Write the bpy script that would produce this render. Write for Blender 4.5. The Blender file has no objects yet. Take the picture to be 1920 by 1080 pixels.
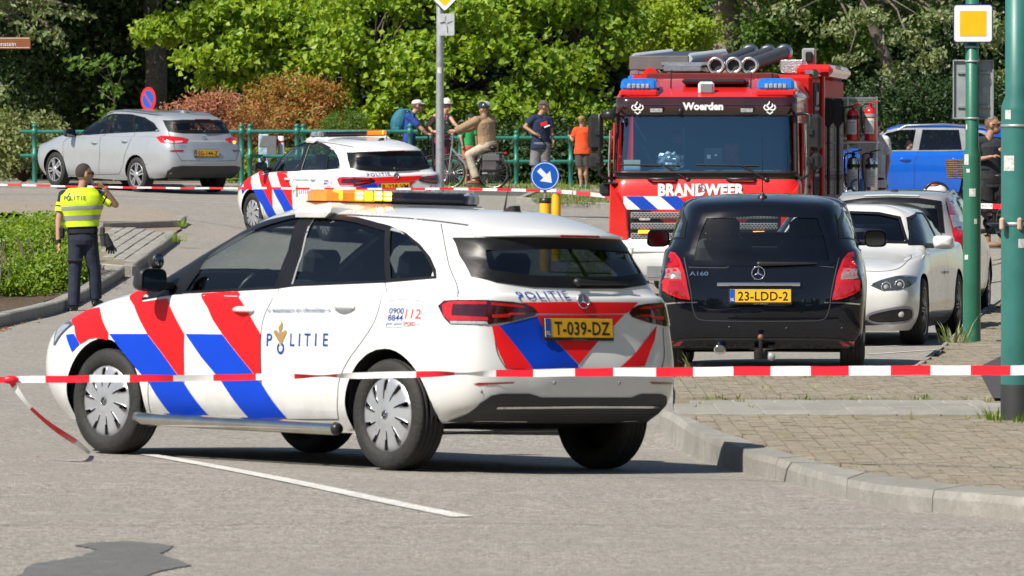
import bpy,bmesh,math,random
import numpy as np
from mathutils import Vector,Matrix
from mathutils.bvhtree import BVHTree
from mathutils.geometry import tessellate_polygon
SC=bpy.context.scene
COL=SC.collection
rad=math.radians
# ---------------------------------------------------------------- camera, light, exposure
FOC=12000.0            # focal length in pixels of a 1920 px wide picture
CAMZ=1.87
PITCH=math.atan((540-291)/FOC)
cam=bpy.data.cameras.new('camera')
cam.sensor_width=36; cam.lens=FOC/1920*36
cam.clip_start=1; cam.clip_end=3000
cam.dof.use_dof=True; cam.dof.focus_distance=62; cam.dof.aperture_fstop=13
CAM=bpy.data.objects.new('camera',cam); COL.objects.link(CAM)
CAM.location=(0,0,CAMZ); CAM.rotation_euler=(math.pi/2-PITCH,0,0)
SC.camera=CAM
SUN_DIR=Vector((0.70,0.62,-1.0)).normalized()          # the way the light travels
world=bpy.data.worlds.new('World'); SC.world=world; world.use_nodes=True
wn=world.node_tree.nodes; wn.clear()
sky=wn.new('ShaderNodeTexSky'); sky.sky_type='NISHITA'; sky.sun_disc=False
sky.sun_elevation=math.asin(-SUN_DIR.z)
sky.sun_rotation=math.atan2(-SUN_DIR.x,-SUN_DIR.y)
sky.air_density=1.0; sky.dust_density=0.6; sky.ozone_density=1.0
bg=wn.new('ShaderNodeBackground'); bg.inputs[1].default_value=0.07
wo=wn.new('ShaderNodeOutputWorld')
world.node_tree.links.new(sky.outputs[0],bg.inputs[0]); world.node_tree.links.new(bg.outputs[0],wo.inputs[0])
sun=bpy.data.lights.new('sun','SUN'); sun.energy=5.0; sun.angle=rad(0.53); sun.color=(1.0,0.945,0.85)
SUN=bpy.data.objects.new('sun',sun); COL.objects.link(SUN)
SUN.rotation_euler=SUN_DIR.to_track_quat('-Z','Y').to_euler(); SUN.location=(-40,10,60)
SC.view_settings.view_transform='Standard'; SC.view_settings.look='None'
SC.view_settings.exposure=0.42; SC.view_settings.gamma=1.0; SC.view_settings.use_curve_mapping=False
SC.cycles.use_denoising=True
SC.cycles.max_bounces=8; SC.cycles.transparent_max_bounces=16; SC.cycles.caustics_reflective=False; SC.cycles.caustics_refractive=False

def ray(px,py):
 u=(px-960)/FOC; v=(540-py)/FOC
 c,s=math.cos(PITCH),math.sin(PITCH)
 return Vector((u,c+v*s,-s+v*c))
def P(px,py,Y):
 d=ray(px,py); t=Y/d.y
 return Vector((d.x*t,Y,CAMZ+d.z*t))
# ---------------------------------------------------------------- materials
MATS={}
def nodemat(name):
 m=bpy.data.materials.new(name); m.use_nodes=True
 nt=m.node_tree
 return m,nt,nt.nodes['Principled BSDF'],nt.nodes['Material Output']
def srgb(*c):
 c=[x/255 for x in c]
 return tuple(x/12.92 if x <= .04045 else ((x+.055)/1.055) ** 2.4 for x in c)
def mat(name,col=(.5,.5,.5),rough=.5,metal=0.,coat=0.,var=.08,scale=6.,emit=None,es=0.,bump=0.,bscale=60.,spec=.5,trans=0.):
 """plain procedural surface: base colour with soft uneven noise, optional fine relief"""
 if name in MATS: return MATS[name]
 m,nt,b,out=nodemat(name); N,L=nt.nodes,nt.links
 tc=N.new('ShaderNodeTexCoord')
 if var>0:
  no=N.new('ShaderNodeTexNoise'); no.inputs['Scale'].default_value=scale; no.inputs['Detail'].default_value=5; no.inputs['Roughness'].default_value=.65
  L.new(tc.outputs['Object'],no.inputs['Vector'])
  mx=N.new('ShaderNodeMix'); mx.data_type='RGBA'
  a=[max(0,x*(1-var*1.6)) for x in col]; c=[min(1,x*(1+var*1.1)) for x in col]
  mx.inputs[6].default_value=(*a,1); mx.inputs[7].default_value=(*c,1)
  rp=N.new('ShaderNodeMapRange'); rp.inputs[1].default_value=.3; rp.inputs[2].default_value=.7
  L.new(no.outputs[0],rp.inputs[0]); L.new(rp.outputs[0],mx.inputs[0]); L.new(mx.outputs[2],b.inputs['Base Color'])
  rr=N.new('ShaderNodeMapRange'); rr.inputs[3].default_value=max(.02,rough*.85); rr.inputs[4].default_value=min(1,rough*1.15)
  L.new(no.outputs[0],rr.inputs[0]); L.new(rr.outputs[0],b.inputs['Roughness'])
 else:
  b.inputs['Base Color'].default_value=(*col,1); b.inputs['Roughness'].default_value=rough
 b.inputs['Metallic'].default_value=metal
 b.inputs['Specular IOR Level'].default_value=spec
 if coat: b.inputs['Coat Weight'].default_value=coat; b.inputs['Coat Roughness'].default_value=.03
 if emit: b.inputs['Emission Color'].default_value=(*emit,1); b.inputs['Emission Strength'].default_value=es
 if bump:
  n2=N.new('ShaderNodeTexNoise'); n2.inputs['Scale'].default_value=bscale; n2.inputs['Detail'].default_value=4
  L.new(tc.outputs['Object'],n2.inputs['Vector'])
  bp=N.new('ShaderNodeBump'); bp.inputs['Strength'].default_value=bump; bp.inputs['Distance'].default_value=.02
  L.new(n2.outputs[0],bp.inputs['Height']); L.new(bp.outputs[0],b.inputs['Normal'])
 MATS[name]=m
 return m
def glass(name,tint=(.3,.36,.36),fr=1.5,rough=.0,refl=1.0):
 if name in MATS: return MATS[name]
 m,nt,b,out=nodemat(name); N,L=nt.nodes,nt.links; N.remove(b)
 tr=N.new('ShaderNodeBsdfTransparent'); gl=N.new('ShaderNodeBsdfGlossy'); gl.inputs['Roughness'].default_value=.015+rough
 tc=N.new('ShaderNodeTexCoord'); no=N.new('ShaderNodeTexNoise'); no.inputs['Scale'].default_value=3
 L.new(tc.outputs['Object'],no.inputs['Vector'])
 mx=N.new('ShaderNodeMix'); mx.data_type='RGBA'; mx.inputs[6].default_value=(*[t*.85 for t in tint],1); mx.inputs[7].default_value=(*tint,1)
 L.new(no.outputs[0],mx.inputs[0]); L.new(mx.outputs[2],tr.inputs[0])
 gl.inputs['Color'].default_value=(*refl,1) if isinstance(refl,tuple) else (refl,refl,refl,1)
 f=N.new('ShaderNodeLayerWeight'); f.inputs[0].default_value=.5
 pw=N.new('ShaderNodeMath'); pw.operation='POWER'; pw.inputs[1].default_value=4.5; L.new(f.outputs['Facing'],pw.inputs[0])
 r0=((fr-1)/(fr+1)) ** 2*1.6
 ma=N.new('ShaderNodeMath'); ma.operation='MULTIPLY_ADD'; ma.inputs[1].default_value=1-r0; ma.inputs[2].default_value=r0; L.new(pw.outputs[0],ma.inputs[0])
 ms=N.new('ShaderNodeMixShader'); L.new(ma.outputs[0],ms.inputs[0]); L.new(tr.outputs[0],ms.inputs[1]); L.new(gl.outputs[0],ms.inputs[2])
 L.new(ms.outputs[0],out.inputs[0]); MATS[name]=m
 return m
# ---------------------------------------------------------------- objects
def tag(o,label=None,cat=None,group=None,kind=None):
 if label: o['label']=label
 if cat: o['category']=cat
 if group: o['group']=group
 if kind: o['kind']=kind
 return o
def empty(name,M=None,parent=None,label=None,cat=None,group=None):
 o=bpy.data.objects.new(name,None); COL.objects.link(o); o.empty_display_size=.2
 if parent: o.parent=parent
 if M is not None: o.matrix_local=M if isinstance(M,Matrix) else Matrix.Translation(M)
 return tag(o,label,cat,group)
def link(name,me,m=None,parent=None,M=None):
 if m is not None and len(me.materials) == 0:
  for k in (m if isinstance(m,(list,tuple)) else [m]): me.materials.append(k)
 o=bpy.data.objects.new(name,me); COL.objects.link(o)
 if parent: o.parent=parent
 if M is not None: o.matrix_local=M if isinstance(M,Matrix) else Matrix.Translation(M)
 return o
def copy_tree(o,parent=None,swap=None):
 c=o.copy(); COL.objects.link(c); c.parent=parent
 if parent is not None: c.matrix_local=o.matrix_local.copy()
 for ch in list(o.children):
  if swap and swap(ch): continue
  copy_tree(ch,c,swap)
 return c
class MB:
 """collects shapes into one mesh"""
 def __init__(s): s.v=[]; s.f=[]; s.mi=[]; s.sm=[]
 def add(s,V,F,mi=0,smooth=True,M=None):
  n=len(s.v)
  for p in V:
   p=Vector(p); s.v.append(tuple(M @ p) if M is not None else tuple(p))
  for f in F: s.f.append([i+n for i in f]); s.mi.append(mi); s.sm.append(smooth)
  return s
 def box(s,c,d,b=.0,M=None,mi=0,rot=None,taper=None):
  hx,hy,hz=d[0]/2,d[1]/2,d[2]/2
  b=min(b,hx*.9,hy*.9,hz*.9)
  V=[]; F=[]
  T=Matrix.Translation(c)
  if rot is not None: T=T @ rot.to_4x4()
  if M is not None: T=M @ T
  if b <= 0:
   for x in (-hx,hx):
    for y in (-hy,hy):
     for z in (-hz,hz): V.append([x,y,z])
   F=[(0,1,3,2),(4,6,7,5),(0,4,5,1),(2,3,7,6),(0,2,6,4),(1,5,7,3)]
  else:
   idx={}
   for sx in (-1,1):
    for sy in (-1,1):
     for sz in (-1,1):
      for a in range(3):
       h=[hx-b,hy-b,hz-b]; h[a] += b
       idx[sx,sy,sz,a]=len(V); V.append([sx*h[0],sy*h[1],sz*h[2]])
   def face(l):
    p=[Vector(V[i]) for i in l]; n=(p[1]-p[0]).cross(p[2]-p[0]); c_=sum(p,Vector())/len(p)
    F.append(tuple(l) if n.dot(c_)>0 else tuple(reversed(l)))
   for a in range(3):
    o1,o2=[i for i in range(3) if i != a]
    for sg in (-1,1):
     l=[]
     for q in ((-1,-1),(1,-1),(1,1),(-1,1)):
      k=[0,0,0]; k[a]=sg; k[o1],k[o2]=q; l.append(idx[(*k,a)])
     face(l)
   for a in range(3):
    o1,o2=[i for i in range(3) if i != a]
    for q in ((-1,-1),(1,-1),(1,1),(-1,1)):
     l=[]
     for sg,ax in ((-1,o1),(1,o1),(1,o2),(-1,o2)):
      k=[0,0,0]; k[a]=sg; k[o1],k[o2]=q; l.append(idx[(*k,ax)])
     face(l)
   for sx in (-1,1):
    for sy in (-1,1):
     for sz in (-1,1): face([idx[sx,sy,sz,a] for a in range(3)])
  if taper:
   for p in V:
    t=(p[2]+hz)/(2*hz); p[0] *= 1+(taper[0]-1)*t; p[1] *= 1+(taper[1]-1)*t
  return s.add(V,F,mi,False,T)
 def cyl(s,p0,p1,r0,r1=None,n=12,caps=True,mi=0,M=None):
  return s.tube([p0,p1],[r0,r0 if r1 is None else r1],n,caps,mi,M)
 def tube(s,pts,r,n=8,caps=True,mi=0,M=None,flat=1.0,side=None):
  """tube along points; r number or list; flat scales the second cross axis"""
  pts=[Vector(p) for p in pts]; K=len(pts)
  rs=r if isinstance(r,(list,tuple)) else [r]*K
  V=[]; F=[]
  up=None
  for i in range(K):
   t=(pts[min(i+1,K-1)]-pts[max(i-1,0)])
   if t.length<1e-9: t=Vector((0,0,1))
   t.normalize()
   if up is None:
    up=Vector(side) if side is not None else (Vector((0,0,1)) if abs(t.z)<.9 else Vector((1,0,0)))
   a=(up-t*up.dot(t))
   if a.length<1e-6: a=t.orthogonal()
   a.normalize(); up=a; b_=t.cross(a)
   for k in range(n):
    w=2*math.pi*k/n
    V.append(pts[i]+a*(rs[i]*math.cos(w))+b_*(rs[i]*math.sin(w)*flat))
  for i in range(K-1):
   for k in range(n):
    k2=(k+1) % n
    F.append((i*n+k,i*n+k2,(i+1)*n+k2,(i+1)*n+k))
  s.add(V,F,mi,True,M)
  if caps:
   s.add(V[:n],[tuple(range(n))[::-1]],mi,False,M); s.add(V[-n:],[tuple(range(n))],mi,False,M)
  return s
 def lathe(s,prof,n=24,axis='z',c=(0,0,0),mi=0,M=None,smooth=True,closed=False):
  """prof: list of (radius, height)"""
  V=[]; F=[]; K=len(prof)
  for (r,h) in prof:
   for k in range(n):
    w=2*math.pi*k/n; a,b_=r*math.cos(w),r*math.sin(w)
    p={'z': (a,b_,h),'y': (a,h,-b_),'x': (h,a,b_)}[axis]
    V.append((p[0]+c[0],p[1]+c[1],p[2]+c[2]))
  for i in range(K-1):
   for k in range(n):
    k2=(k+1) % n; F.append((i*n+k,i*n+k2,(i+1)*n+k2,(i+1)*n+k))
  return s.add(V,F,mi,smooth,M)
 def ell(s,c,r,n=12,m=8,mi=0,M=None,rot=None):
  V=[]; F=[]
  T=Matrix.Translation(c)
  if rot is not None: T=T @ rot.to_4x4()
  if M is not None: T=M @ T
  for i in range(m+1):
   th=math.pi*i/m
   for k in range(n):
    w=2*math.pi*k/n
    V.append((r[0]*math.sin(th)*math.cos(w),r[1]*math.sin(th)*math.sin(w),r[2]*math.cos(th)))
  for i in range(m):
   for k in range(n):
    k2=(k+1) % n; F.append((i*n+k,(i+1)*n+k,(i+1)*n+k2,i*n+k2))
  return s.add(V,F,mi,True,T)
 def prism(s,poly,h0,h1,axis='z',mi=0,M=None,smooth=False,bev=0.):
  """extrude a 2D polygon (with optional small inset at the h1 end)"""
  def p3(a,b_,h): return {'z': (a,b_,h),'y': (a,h,b_),'x': (h,a,b_)}[axis]
  n=len(poly); layers=[(poly,h0)]
  if bev>0:
   ins=inset2(poly,bev); sg=1 if h1>h0 else -1
   layers += [(poly,h1-sg*bev),(ins,h1)]
  else: layers.append((poly,h1))
  V=[p3(a,b_,h) for pl,h in layers for a,b_ in pl]; F=[]
  for i in range(len(layers)-1):
   for k in range(n):
    k2=(k+1) % n; F.append((i*n+k,i*n+k2,(i+1)*n+k2,(i+1)*n+k))
  s.add(V,F,mi,smooth,M)
  for pl,h in (layers[0],layers[-1]):
   tri=tessellate_polygon([[Vector((a,b_,0)) for a,b_ in pl]])
   s.add([p3(a,b_,h) for a,b_ in pl],[tuple(t) for t in tri],mi,False,M)
  return s
 def mesh(s,name,fixn=False):
  me=bpy.data.meshes.new(name); me.from_pydata(s.v,[],s.f)
  me.polygons.foreach_set('material_index',s.mi); me.polygons.foreach_set('use_smooth',s.sm)
  if fixn:
   b=bmesh.new(); b.from_mesh(me); bmesh.ops.remove_doubles(b,verts=b.verts,dist=1e-5); bmesh.ops.recalc_face_normals(b,faces=b.faces); bmesh.ops.delete(b,geom=[v for v in b.verts if not v.link_faces],context='VERTS'); b.to_mesh(me); b.free()
  me.update(); return me
 def obj(s,name,m,parent=None,M=None,fixn=False):
  return link(name,s.mesh(name,fixn),m,parent,M)
def inset2(poly,d):
 n=len(poly); A=sum(poly[i][0]*poly[(i+1) % n][1]-poly[(i+1) % n][0]*poly[i][1] for i in range(n))
 sg=1 if A>0 else -1; out=[]
 for i in range(n):
  a,b,c=Vector(poly[i-1]),Vector(poly[i]),Vector(poly[(i+1) % n])
  e1=(b-a); e2=(c-b)
  if e1.length<1e-9 or e2.length<1e-9: out.append(tuple(b)); continue
  e1.normalize(); e2.normalize()
  n1=Vector((-e1.y,e1.x))*sg; n2=Vector((-e2.y,e2.x))*sg
  m=n1+n2; k=max(.35,1+n1.dot(n2))
  out.append(tuple(b+m*(d/k)))
 return out
def smoothpoly(pts,closed=True,sub=4):
 """Catmull-Rom through 2D/3D points"""
 pts=[Vector(p) for p in pts]; n=len(pts); out=[]
 for i in range(n if closed else n-1):
  g=(lambda j: pts[j % n]) if closed else (lambda j: pts[max(0,min(n-1,j))])
  p0,p1,p2,p3=g(i-1),g(i),g(i+1),g(i+2)
  for k in range(sub):
   t=k/sub
   out.append(.5*((2*p1)+(p2-p0)*t+(2*p0-5*p1+4*p2-p3)*t*t+(3*p1-p0-3*p2+p3)*t ** 3))
 if not closed: out.append(pts[-1])
 return [tuple(p) for p in out]
TEXTS={}
def text2d(body,bold=0.0,space=1.0,shear=0.0):
 """flat triangles of a line of lettering, height of capitals = 1, starting at x = 0"""
 key=(body,bold,space,shear)
 if key in TEXTS: return TEXTS[key]
 cu=bpy.data.curves.new('lettering','FONT'); cu.body=body; cu.size=1; cu.offset=bold; cu.space_character=space; cu.shear=shear; cu.resolution_u=3
 o=bpy.data.objects.new('lettering',cu); COL.objects.link(o)
 dg=bpy.context.evaluated_depsgraph_get(); me=bpy.data.meshes.new_from_object(o.evaluated_get(dg))
 b=bmesh.new(); b.from_mesh(me); bmesh.ops.triangulate(b,faces=b.faces)
 V=[(v.co.x,v.co.y) for v in b.verts]; b.verts.index_update(); F=[[v.index for v in f.verts] for f in b.faces]
 b.free(); bpy.data.objects.remove(o); bpy.data.curves.remove(cu); bpy.data.meshes.remove(me)
 cap=.729
 x0=min(v[0] for v in V); V=[((x-x0)/cap,y/cap) for x,y in V]
 TEXTS[key]=(V,F,max(v[0] for v in V)); return TEXTS[key]
def textmb(mb,body,M,h,w=None,mi=0,bold=0.,space=1.,shear=0.,centre=True):
 """lettering in the local xy plane of M, cap height h, stretched to width w"""
 V,F,W=text2d(body,bold,space,shear)
 sx=(w/W) if w else h
 off=-W*sx/2 if centre else 0
 mb.add([(x*sx+off,y*h,0) for x,y in V],F,mi,False,M); return mb
def frame3(origin,xdir,ydir):
 x=Vector(xdir).normalized(); y=Vector(ydir); y=(y-x*y.dot(x)).normalized(); z=x.cross(y)
 M=Matrix((x,y,z)).transposed().to_4x4(); M.translation=Vector(origin); return M
# ---------------------------------------------------------------- vehicle bodies
def hermite(A,n,pre,post):
 """A: K x ... control points, chord-parametrised Catmull-Rom with phantoms, n samples per span"""
 K=len(A); E=np.concatenate([[pre],A,[post]])
 d=np.sqrt(((E[1:]-E[:-1]) ** 2).sum(-1)); d=d.reshape(len(d),-1).mean(1)+1e-6
 out=[]
 for i in range(K-1):
  h0,h1,h2=d[i],d[i+1],d[i+2]
  p0,p1,p2,p3=E[i],E[i+1],E[i+2],E[i+3]
  m1=((p1-p0)/h0*h1+(p2-p1)/h1*h0)/(h0+h1)
  m2=((p2-p1)/h1*h2+(p3-p2)/h2*h1)/(h1+h2)
  for k in range(n):
   t=k/n
   out.append((2*t ** 3-3*t*t+1)*p1+(t ** 3-2*t*t+t)*h1*m1+(-2*t ** 3+3*t*t)*p2+(t ** 3-t*t)*h1*m2)
 out.append(A[-1]); return np.array(out)
def inpoly(pt,poly):
 x,y=pt; c=False; n=len(poly); j=n-1
 for i in range(n):
  xi,yi=poly[i]; xj,yj=poly[j]
  if (yi>y) != (yj>y) and x<(xj-xi)*(y-yi)/(yj-yi)+xi: c= not c
  j=i
 return c
def nearest_on(pt,poly):
 p=Vector(pt); best=None; n=len(poly)
 for i in range(n):
  a,b=Vector(poly[i]),Vector(poly[(i+1) % n]); ab=b-a
  t=0 if ab.length<1e-9 else max(0,min(1,(p-a).dot(ab)/ab.length_squared)); q=a+ab*t
  d=(q-p).length
  if best is None or d<best[0]: best=(d,q)
 return best[1]
class Frame:
 """outward direction in the horizontal plane (degrees, 0 = forward, 90 = left, 180 = rear); or 'top'"""
 def __init__(s,a):
  if a == 'top': s.d=Vector((0,0,1)); s.u=Vector((0,-1,0)); s.v=Vector((1,0,0))
  else:
   s.d=Vector((math.cos(rad(a)),math.sin(rad(a)),0)); s.u=Vector((-s.d.y,s.d.x,0)); s.v=Vector((0,0,1))
 def to2(s,p): p=Vector(p); return (p.dot(s.u),p.dot(s.v))
 def p3(s,q,h=0): return s.u*q[0]+s.v*q[1]+s.d*h
class Body:
 def __init__(s,rings,M,ns=6,nr=6):
  """rings: R x K x 3 control points, half body, bottom to roof centre line; M: pose in the world"""
  s.M=M; s.Mi=M.inverted()
  R=np.array(rings,float); fl=np.array([1,-1,1.])
  A=np.swapaxes(R,0,1)                       # K x R x 3
  A=hermite(A,ns,A[1]*fl,A[-2]*fl)      # along the ring
  B=np.swapaxes(A,0,1)
  B=hermite(B,nr,2*B[0]-B[1],B[-2]*fl)
  B[:,0,1]=0; B[:,-1,1]=0; B[-1,:,1]=0; B[:,:,1]=np.maximum(B[:,:,1],0)
  s.G=B; nR,nK=B.shape[:2]; s.nR,s.nK=nR,nK
  n=2*(nK-1); s.n=n
  V=[]; ID={}
  for r in range(nR):
   for k in range(n):
    kk=k if k<nK else n-k
    if k >= nK and r == nR-1: ID[r,k]=ID[r,kk]; continue
    p=B[r,kk].copy()
    if k >= nK: p[1]=-p[1]
    ID[r,k]=len(V); V.append(p)
  s.V=[Vector(p) for p in V]; s.F=[]
  for r in range(nR-1):
   for k in range(n):
    f=[ID[r,k],ID[r,(k+1) % n],ID[r+1,(k+1) % n],ID[r+1,k]]
    s.F.append(f)
  s.mirror={}
  for (r,k),i in ID.items(): s.mirror[i]=ID[r,(n-k) % n]
  # bottom plate
  bf=[ID[0,k] for k in range(n)]
  s.bottom=bf
  s.bvh=BVHTree.FromPolygons(s.V,s.F)
  s.dead=set(); s.V0=[v.copy() for v in s.V]
  me=bpy.data.meshes.new('t'); me.from_pydata(s.V,[],s.F); me.update()
  s.N=[v.normal.copy() for v in me.vertices]
  if sum(1 for v,q in zip(s.V,s.N) if q.dot(v-Vector((0,0,.7)))>0)<len(s.V)/2:
   s.F=[f[::-1] for f in s.F]; s.N=[-q for q in s.N]
  bpy.data.meshes.remove(me)
 # pixel -> surface
 def hit(s,px,py):
  o=s.Mi @ Vector((0,0,CAMZ)); d=(s.Mi.to_3x3() @ ray(px,py)).normalized()
  p,nrm,i,dist=s.bvh.ray_cast(o,d)
  if p is None:
   best=None; L0=(s.M.translation-Vector((0,0,CAMZ))).length
   for k in range(-30,31):
    q=o+d*(L0+k*.1); r=s.bvh.find_nearest(q)
    if r[0] is not None and (best is None or r[3]<best[1]): best=(r[0],r[3])
   p=best[0]
  return p
 def px2(s,pts,fr): return [fr.to2(s.hit(*q)) for q in pts]
 def cast(s,q,fr,off=0.0):
  o=fr.p3(q,6); p,nrm,i,d=s.bvh.ray_cast(o,-fr.d)
  if p is None:
   best=None
   for k in range(0,60):
    r=s.bvh.find_nearest(fr.p3(q,-3+k*.1))
    if best is None or r[3]<best[3]: best=r
   p,nrm=best[0],best[1]
  if nrm.dot(fr.d)<0: nrm=-nrm
  return p+nrm*off
 def cut(s,poly,fr,both=True,depth=None):
  """open the body inside a 2D polygon: whole faces go, border vertices slide on to the outline"""
  inside=set()
  xs=[q[0] for q in poly]; ys=[q[1] for q in poly]; x0,x1,y0,y1=min(xs),max(xs),min(ys),max(ys)
  for i,v in enumerate(s.V0):
   if s.N[i].dot(fr.d)<.05: continue
   q=fr.to2(v)
   if x0 <= q[0] <= x1 and y0 <= q[1] <= y1 and inpoly(q,poly):
    if (s.cast(q,fr)-v).length<.05: inside.add(i)
  moved=set(); 
  for fi,f in enumerate(s.F):
   if fi in s.dead: continue
   k=sum(1 for i in f if i in inside)
   if k == len(f):
    s.dead.add(fi)
   elif k: moved |= {i for i in f if i in inside}
  for i in moved:
   q=nearest_on(fr.to2(s.V0[i]),poly); s.V[i]=s.cast(q,fr)
  if both:
   mi={s.mirror[i] for i in inside}
   for fi,f in enumerate(s.F):
    if all(i in mi for i in f): s.dead.add(fi)
   for i in moved:
    v=s.V[i]; s.V[s.mirror[i]]=Vector((v.x,-v.y,v.z))
 def arch(s,cx,cz,R,both=True):
  ins=set()
  for i,v in enumerate(s.V0):
   if v.y>.35 and math.hypot(v.x-cx,v.z-cz)<R: ins.add(i)
  moved=set()
  for fi,f in enumerate(s.F):
   k=sum(1 for i in f if i in ins)
   if k == 4: s.dead.add(fi)
   elif k: moved |= {i for i in f if i in ins}
  fr=Frame(90)
  for i in moved:
   v=s.V0[i]; a=math.atan2(v.z-cz,v.x-cx)
   x,z=cx+R*math.cos(a),cz+R*math.sin(a)
   y=s.cast((-x,z),fr).y if z>s.G[0,:,2].min() else v.y
   s.V[i]=Vector((x,y,z))
  mi={s.mirror[i] for i in ins}
  for fi,f in enumerate(s.F):
   if all(i in mi for i in f): s.dead.add(fi)
  for i in moved: v=s.V[i]; s.V[s.mirror[i]]=Vector((v.x,-v.y,v.z))
 def build(s,name,m,parent,dark=None,dark_test=None):
  F=[f for i,f in enumerate(s.F) if i not in s.dead]
  mb=MB(); mb.add(s.V,F,0,True)
  if dark_test: mb.mi=[1 if dark_test(sum((s.V0[i] for i in f),Vector())/len(f)) else 0 for f in F]
  me=mb.mesh(name); b=bmesh.new(); b.from_mesh(me)
  bmesh.ops.delete(b,geom=[v for v in b.verts if not v.link_faces],context='VERTS'); b.to_mesh(me); b.free()
  return link(name,me,[m,dark] if dark else m,parent)
 def liner(s,parent,m,zmin=.45,off=.03):
  V=[v-n_*off for v,n_ in zip(s.V,s.N)]
  F=[f[::-1] for i,f in enumerate(s.F) if i not in s.dead and all(s.V0[k].z>zmin for k in f)]
  mb=MB(); mb.add(V,F,0,True); me=mb.mesh('interior_lining'); b=bmesh.new(); b.from_mesh(me)
  bmesh.ops.delete(b,geom=[v for v in b.verts if not v.link_faces],context='VERTS'); b.to_mesh(me); b.free()
  return link('interior_lining',me,m,parent)
 def under(s,mb,y=None):
  bf=s.bottom; V=[s.V0[i] for i in bf]; n=len(V); F=[]
  for k in range(n // 2): F.append((k,(k+1) % n,(n-k-1) % n,(n-k) % n)) if k and k != n // 2-1 else None
  mb.add(V,[f for f in F if f],0,False)
 def patch(s,mb,loops,fr,off=.003,grid=.05,mi=0,mirror=False,only=None):
  """a sheet lying on the body, cut from 2D loops (first outer, rest holes)"""
  tri=tessellate_polygon([[Vector((a,b_,0)) for a,b_ in lp] for lp in loops])
  pts=[q for lp in loops for q in lp]
  b=bmesh.new(); vs=[b.verts.new((q[0],q[1],0)) for q in pts]
  for t in tri:
   try: b.faces.new([vs[i] for i in t])
   except ValueError: pass
  xs=[q[0] for q in pts]; ys=[q[1] for q in pts]
  for ax,lo,hi in ((0,min(xs),max(xs)),(1,min(ys),max(ys))):
   k=math.floor(lo/grid)+1
   while k*grid<hi:
    co=[0,0,0]; no=[0,0,0]; co[ax]=k*grid; no[ax]=1
    bmesh.ops.bisect_plane(b,geom=b.verts[:]+b.edges[:]+b.faces[:],plane_co=co,plane_no=no,dist=1e-6); k += 1
  b.verts.index_update()
  V=[s.cast((v.co.x,v.co.y),fr,off) for v in b.verts]; F=[[v.index for v in f.verts] for f in b.faces]
  b.free()
  # outward facing
  out=[]
  for f in F:
   n_=(V[f[1]]-V[f[0]]).cross(V[f[2]]-V[f[0]])
   out.append(f if n_.dot(fr.d)>0 else f[::-1])
  mb.add(V,out,mi,True)
  if mirror: mb.add([(v.x,-v.y,v.z) for v in V],[f[::-1] for f in out],mi,True)
  return mb
 def line(s,mb,pts2,fr,w=.006,off=.0025,mirror=False,mi=0,sub=6,smooth=True,closed=False):
  """thin strip along a path on the body (door gaps, trims)"""
  if smooth and len(pts2)>2: pts2=smoothpoly(pts2,closed,sub)
  if closed: pts2=list(pts2)+[pts2[0]]
  q=[Vector(p) for p in pts2]; fine=[q[0]]
  for a,b_ in zip(q,q[1:]):
   k=max(1,int((b_-a).length/.05))
   for i in range(1,k+1): fine.append(a.lerp(b_,i/k))
  V=[]; F=[]
  ws=w if callable(w) else (lambda t: w)
  for i,p in enumerate(fine):
   t=(fine[min(i+1,len(fine)-1)]-fine[max(0,i-1)]); t=t.normalized() if t.length>1e-9 else Vector((1,0)); n_=Vector((-t.y,t.x))*ws(i/max(1,len(fine)-1))/2
   V += [s.cast(tuple(p+n_),fr,off),s.cast(tuple(p-n_),fr,off)]
  for i in range(len(fine)-1): F.append((2*i,2*i+1,2*i+3,2*i+2))
  n0=(V[1]-V[0]).cross(V[2]-V[0])
  if n0.dot(fr.d)<0: F=[f[::-1] for f in F]
  mb.add(V,F,mi,True)
  if mirror: mb.add([(v.x,-v.y,v.z) for v in V],[f[::-1] for f in F],mi,True)
  return mb
 def window(s,parent,poly,fr,gm,fm,both=True,fw=.03,name='window',cutin=.012,pane_off=-.004,trim=None):
  """opening with a dark rubber frame (part) and its pane (sub-part)"""
  inner=inset2(poly,fw); s.cut(inset2(poly,cutin),fr,both)
  objs=[]
  for side in ((1,-1) if both else (1,)):
   mb=MB(); s.patch(mb,[poly,inner],fr,.005,.03)
   mp=MB(); s.patch(mp,[inset2(poly,fw*.6)],fr,pane_off,.06)
   if side<0:
    for q in (mb,mp): q.v=[(a,-b_,c) for a,b_,c in q.v]; q.f=[f[::-1] for f in q.f]
   w=mb.obj(name,fm,parent); mp.obj('pane',gm,w); objs.append(w)
  return objs
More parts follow.
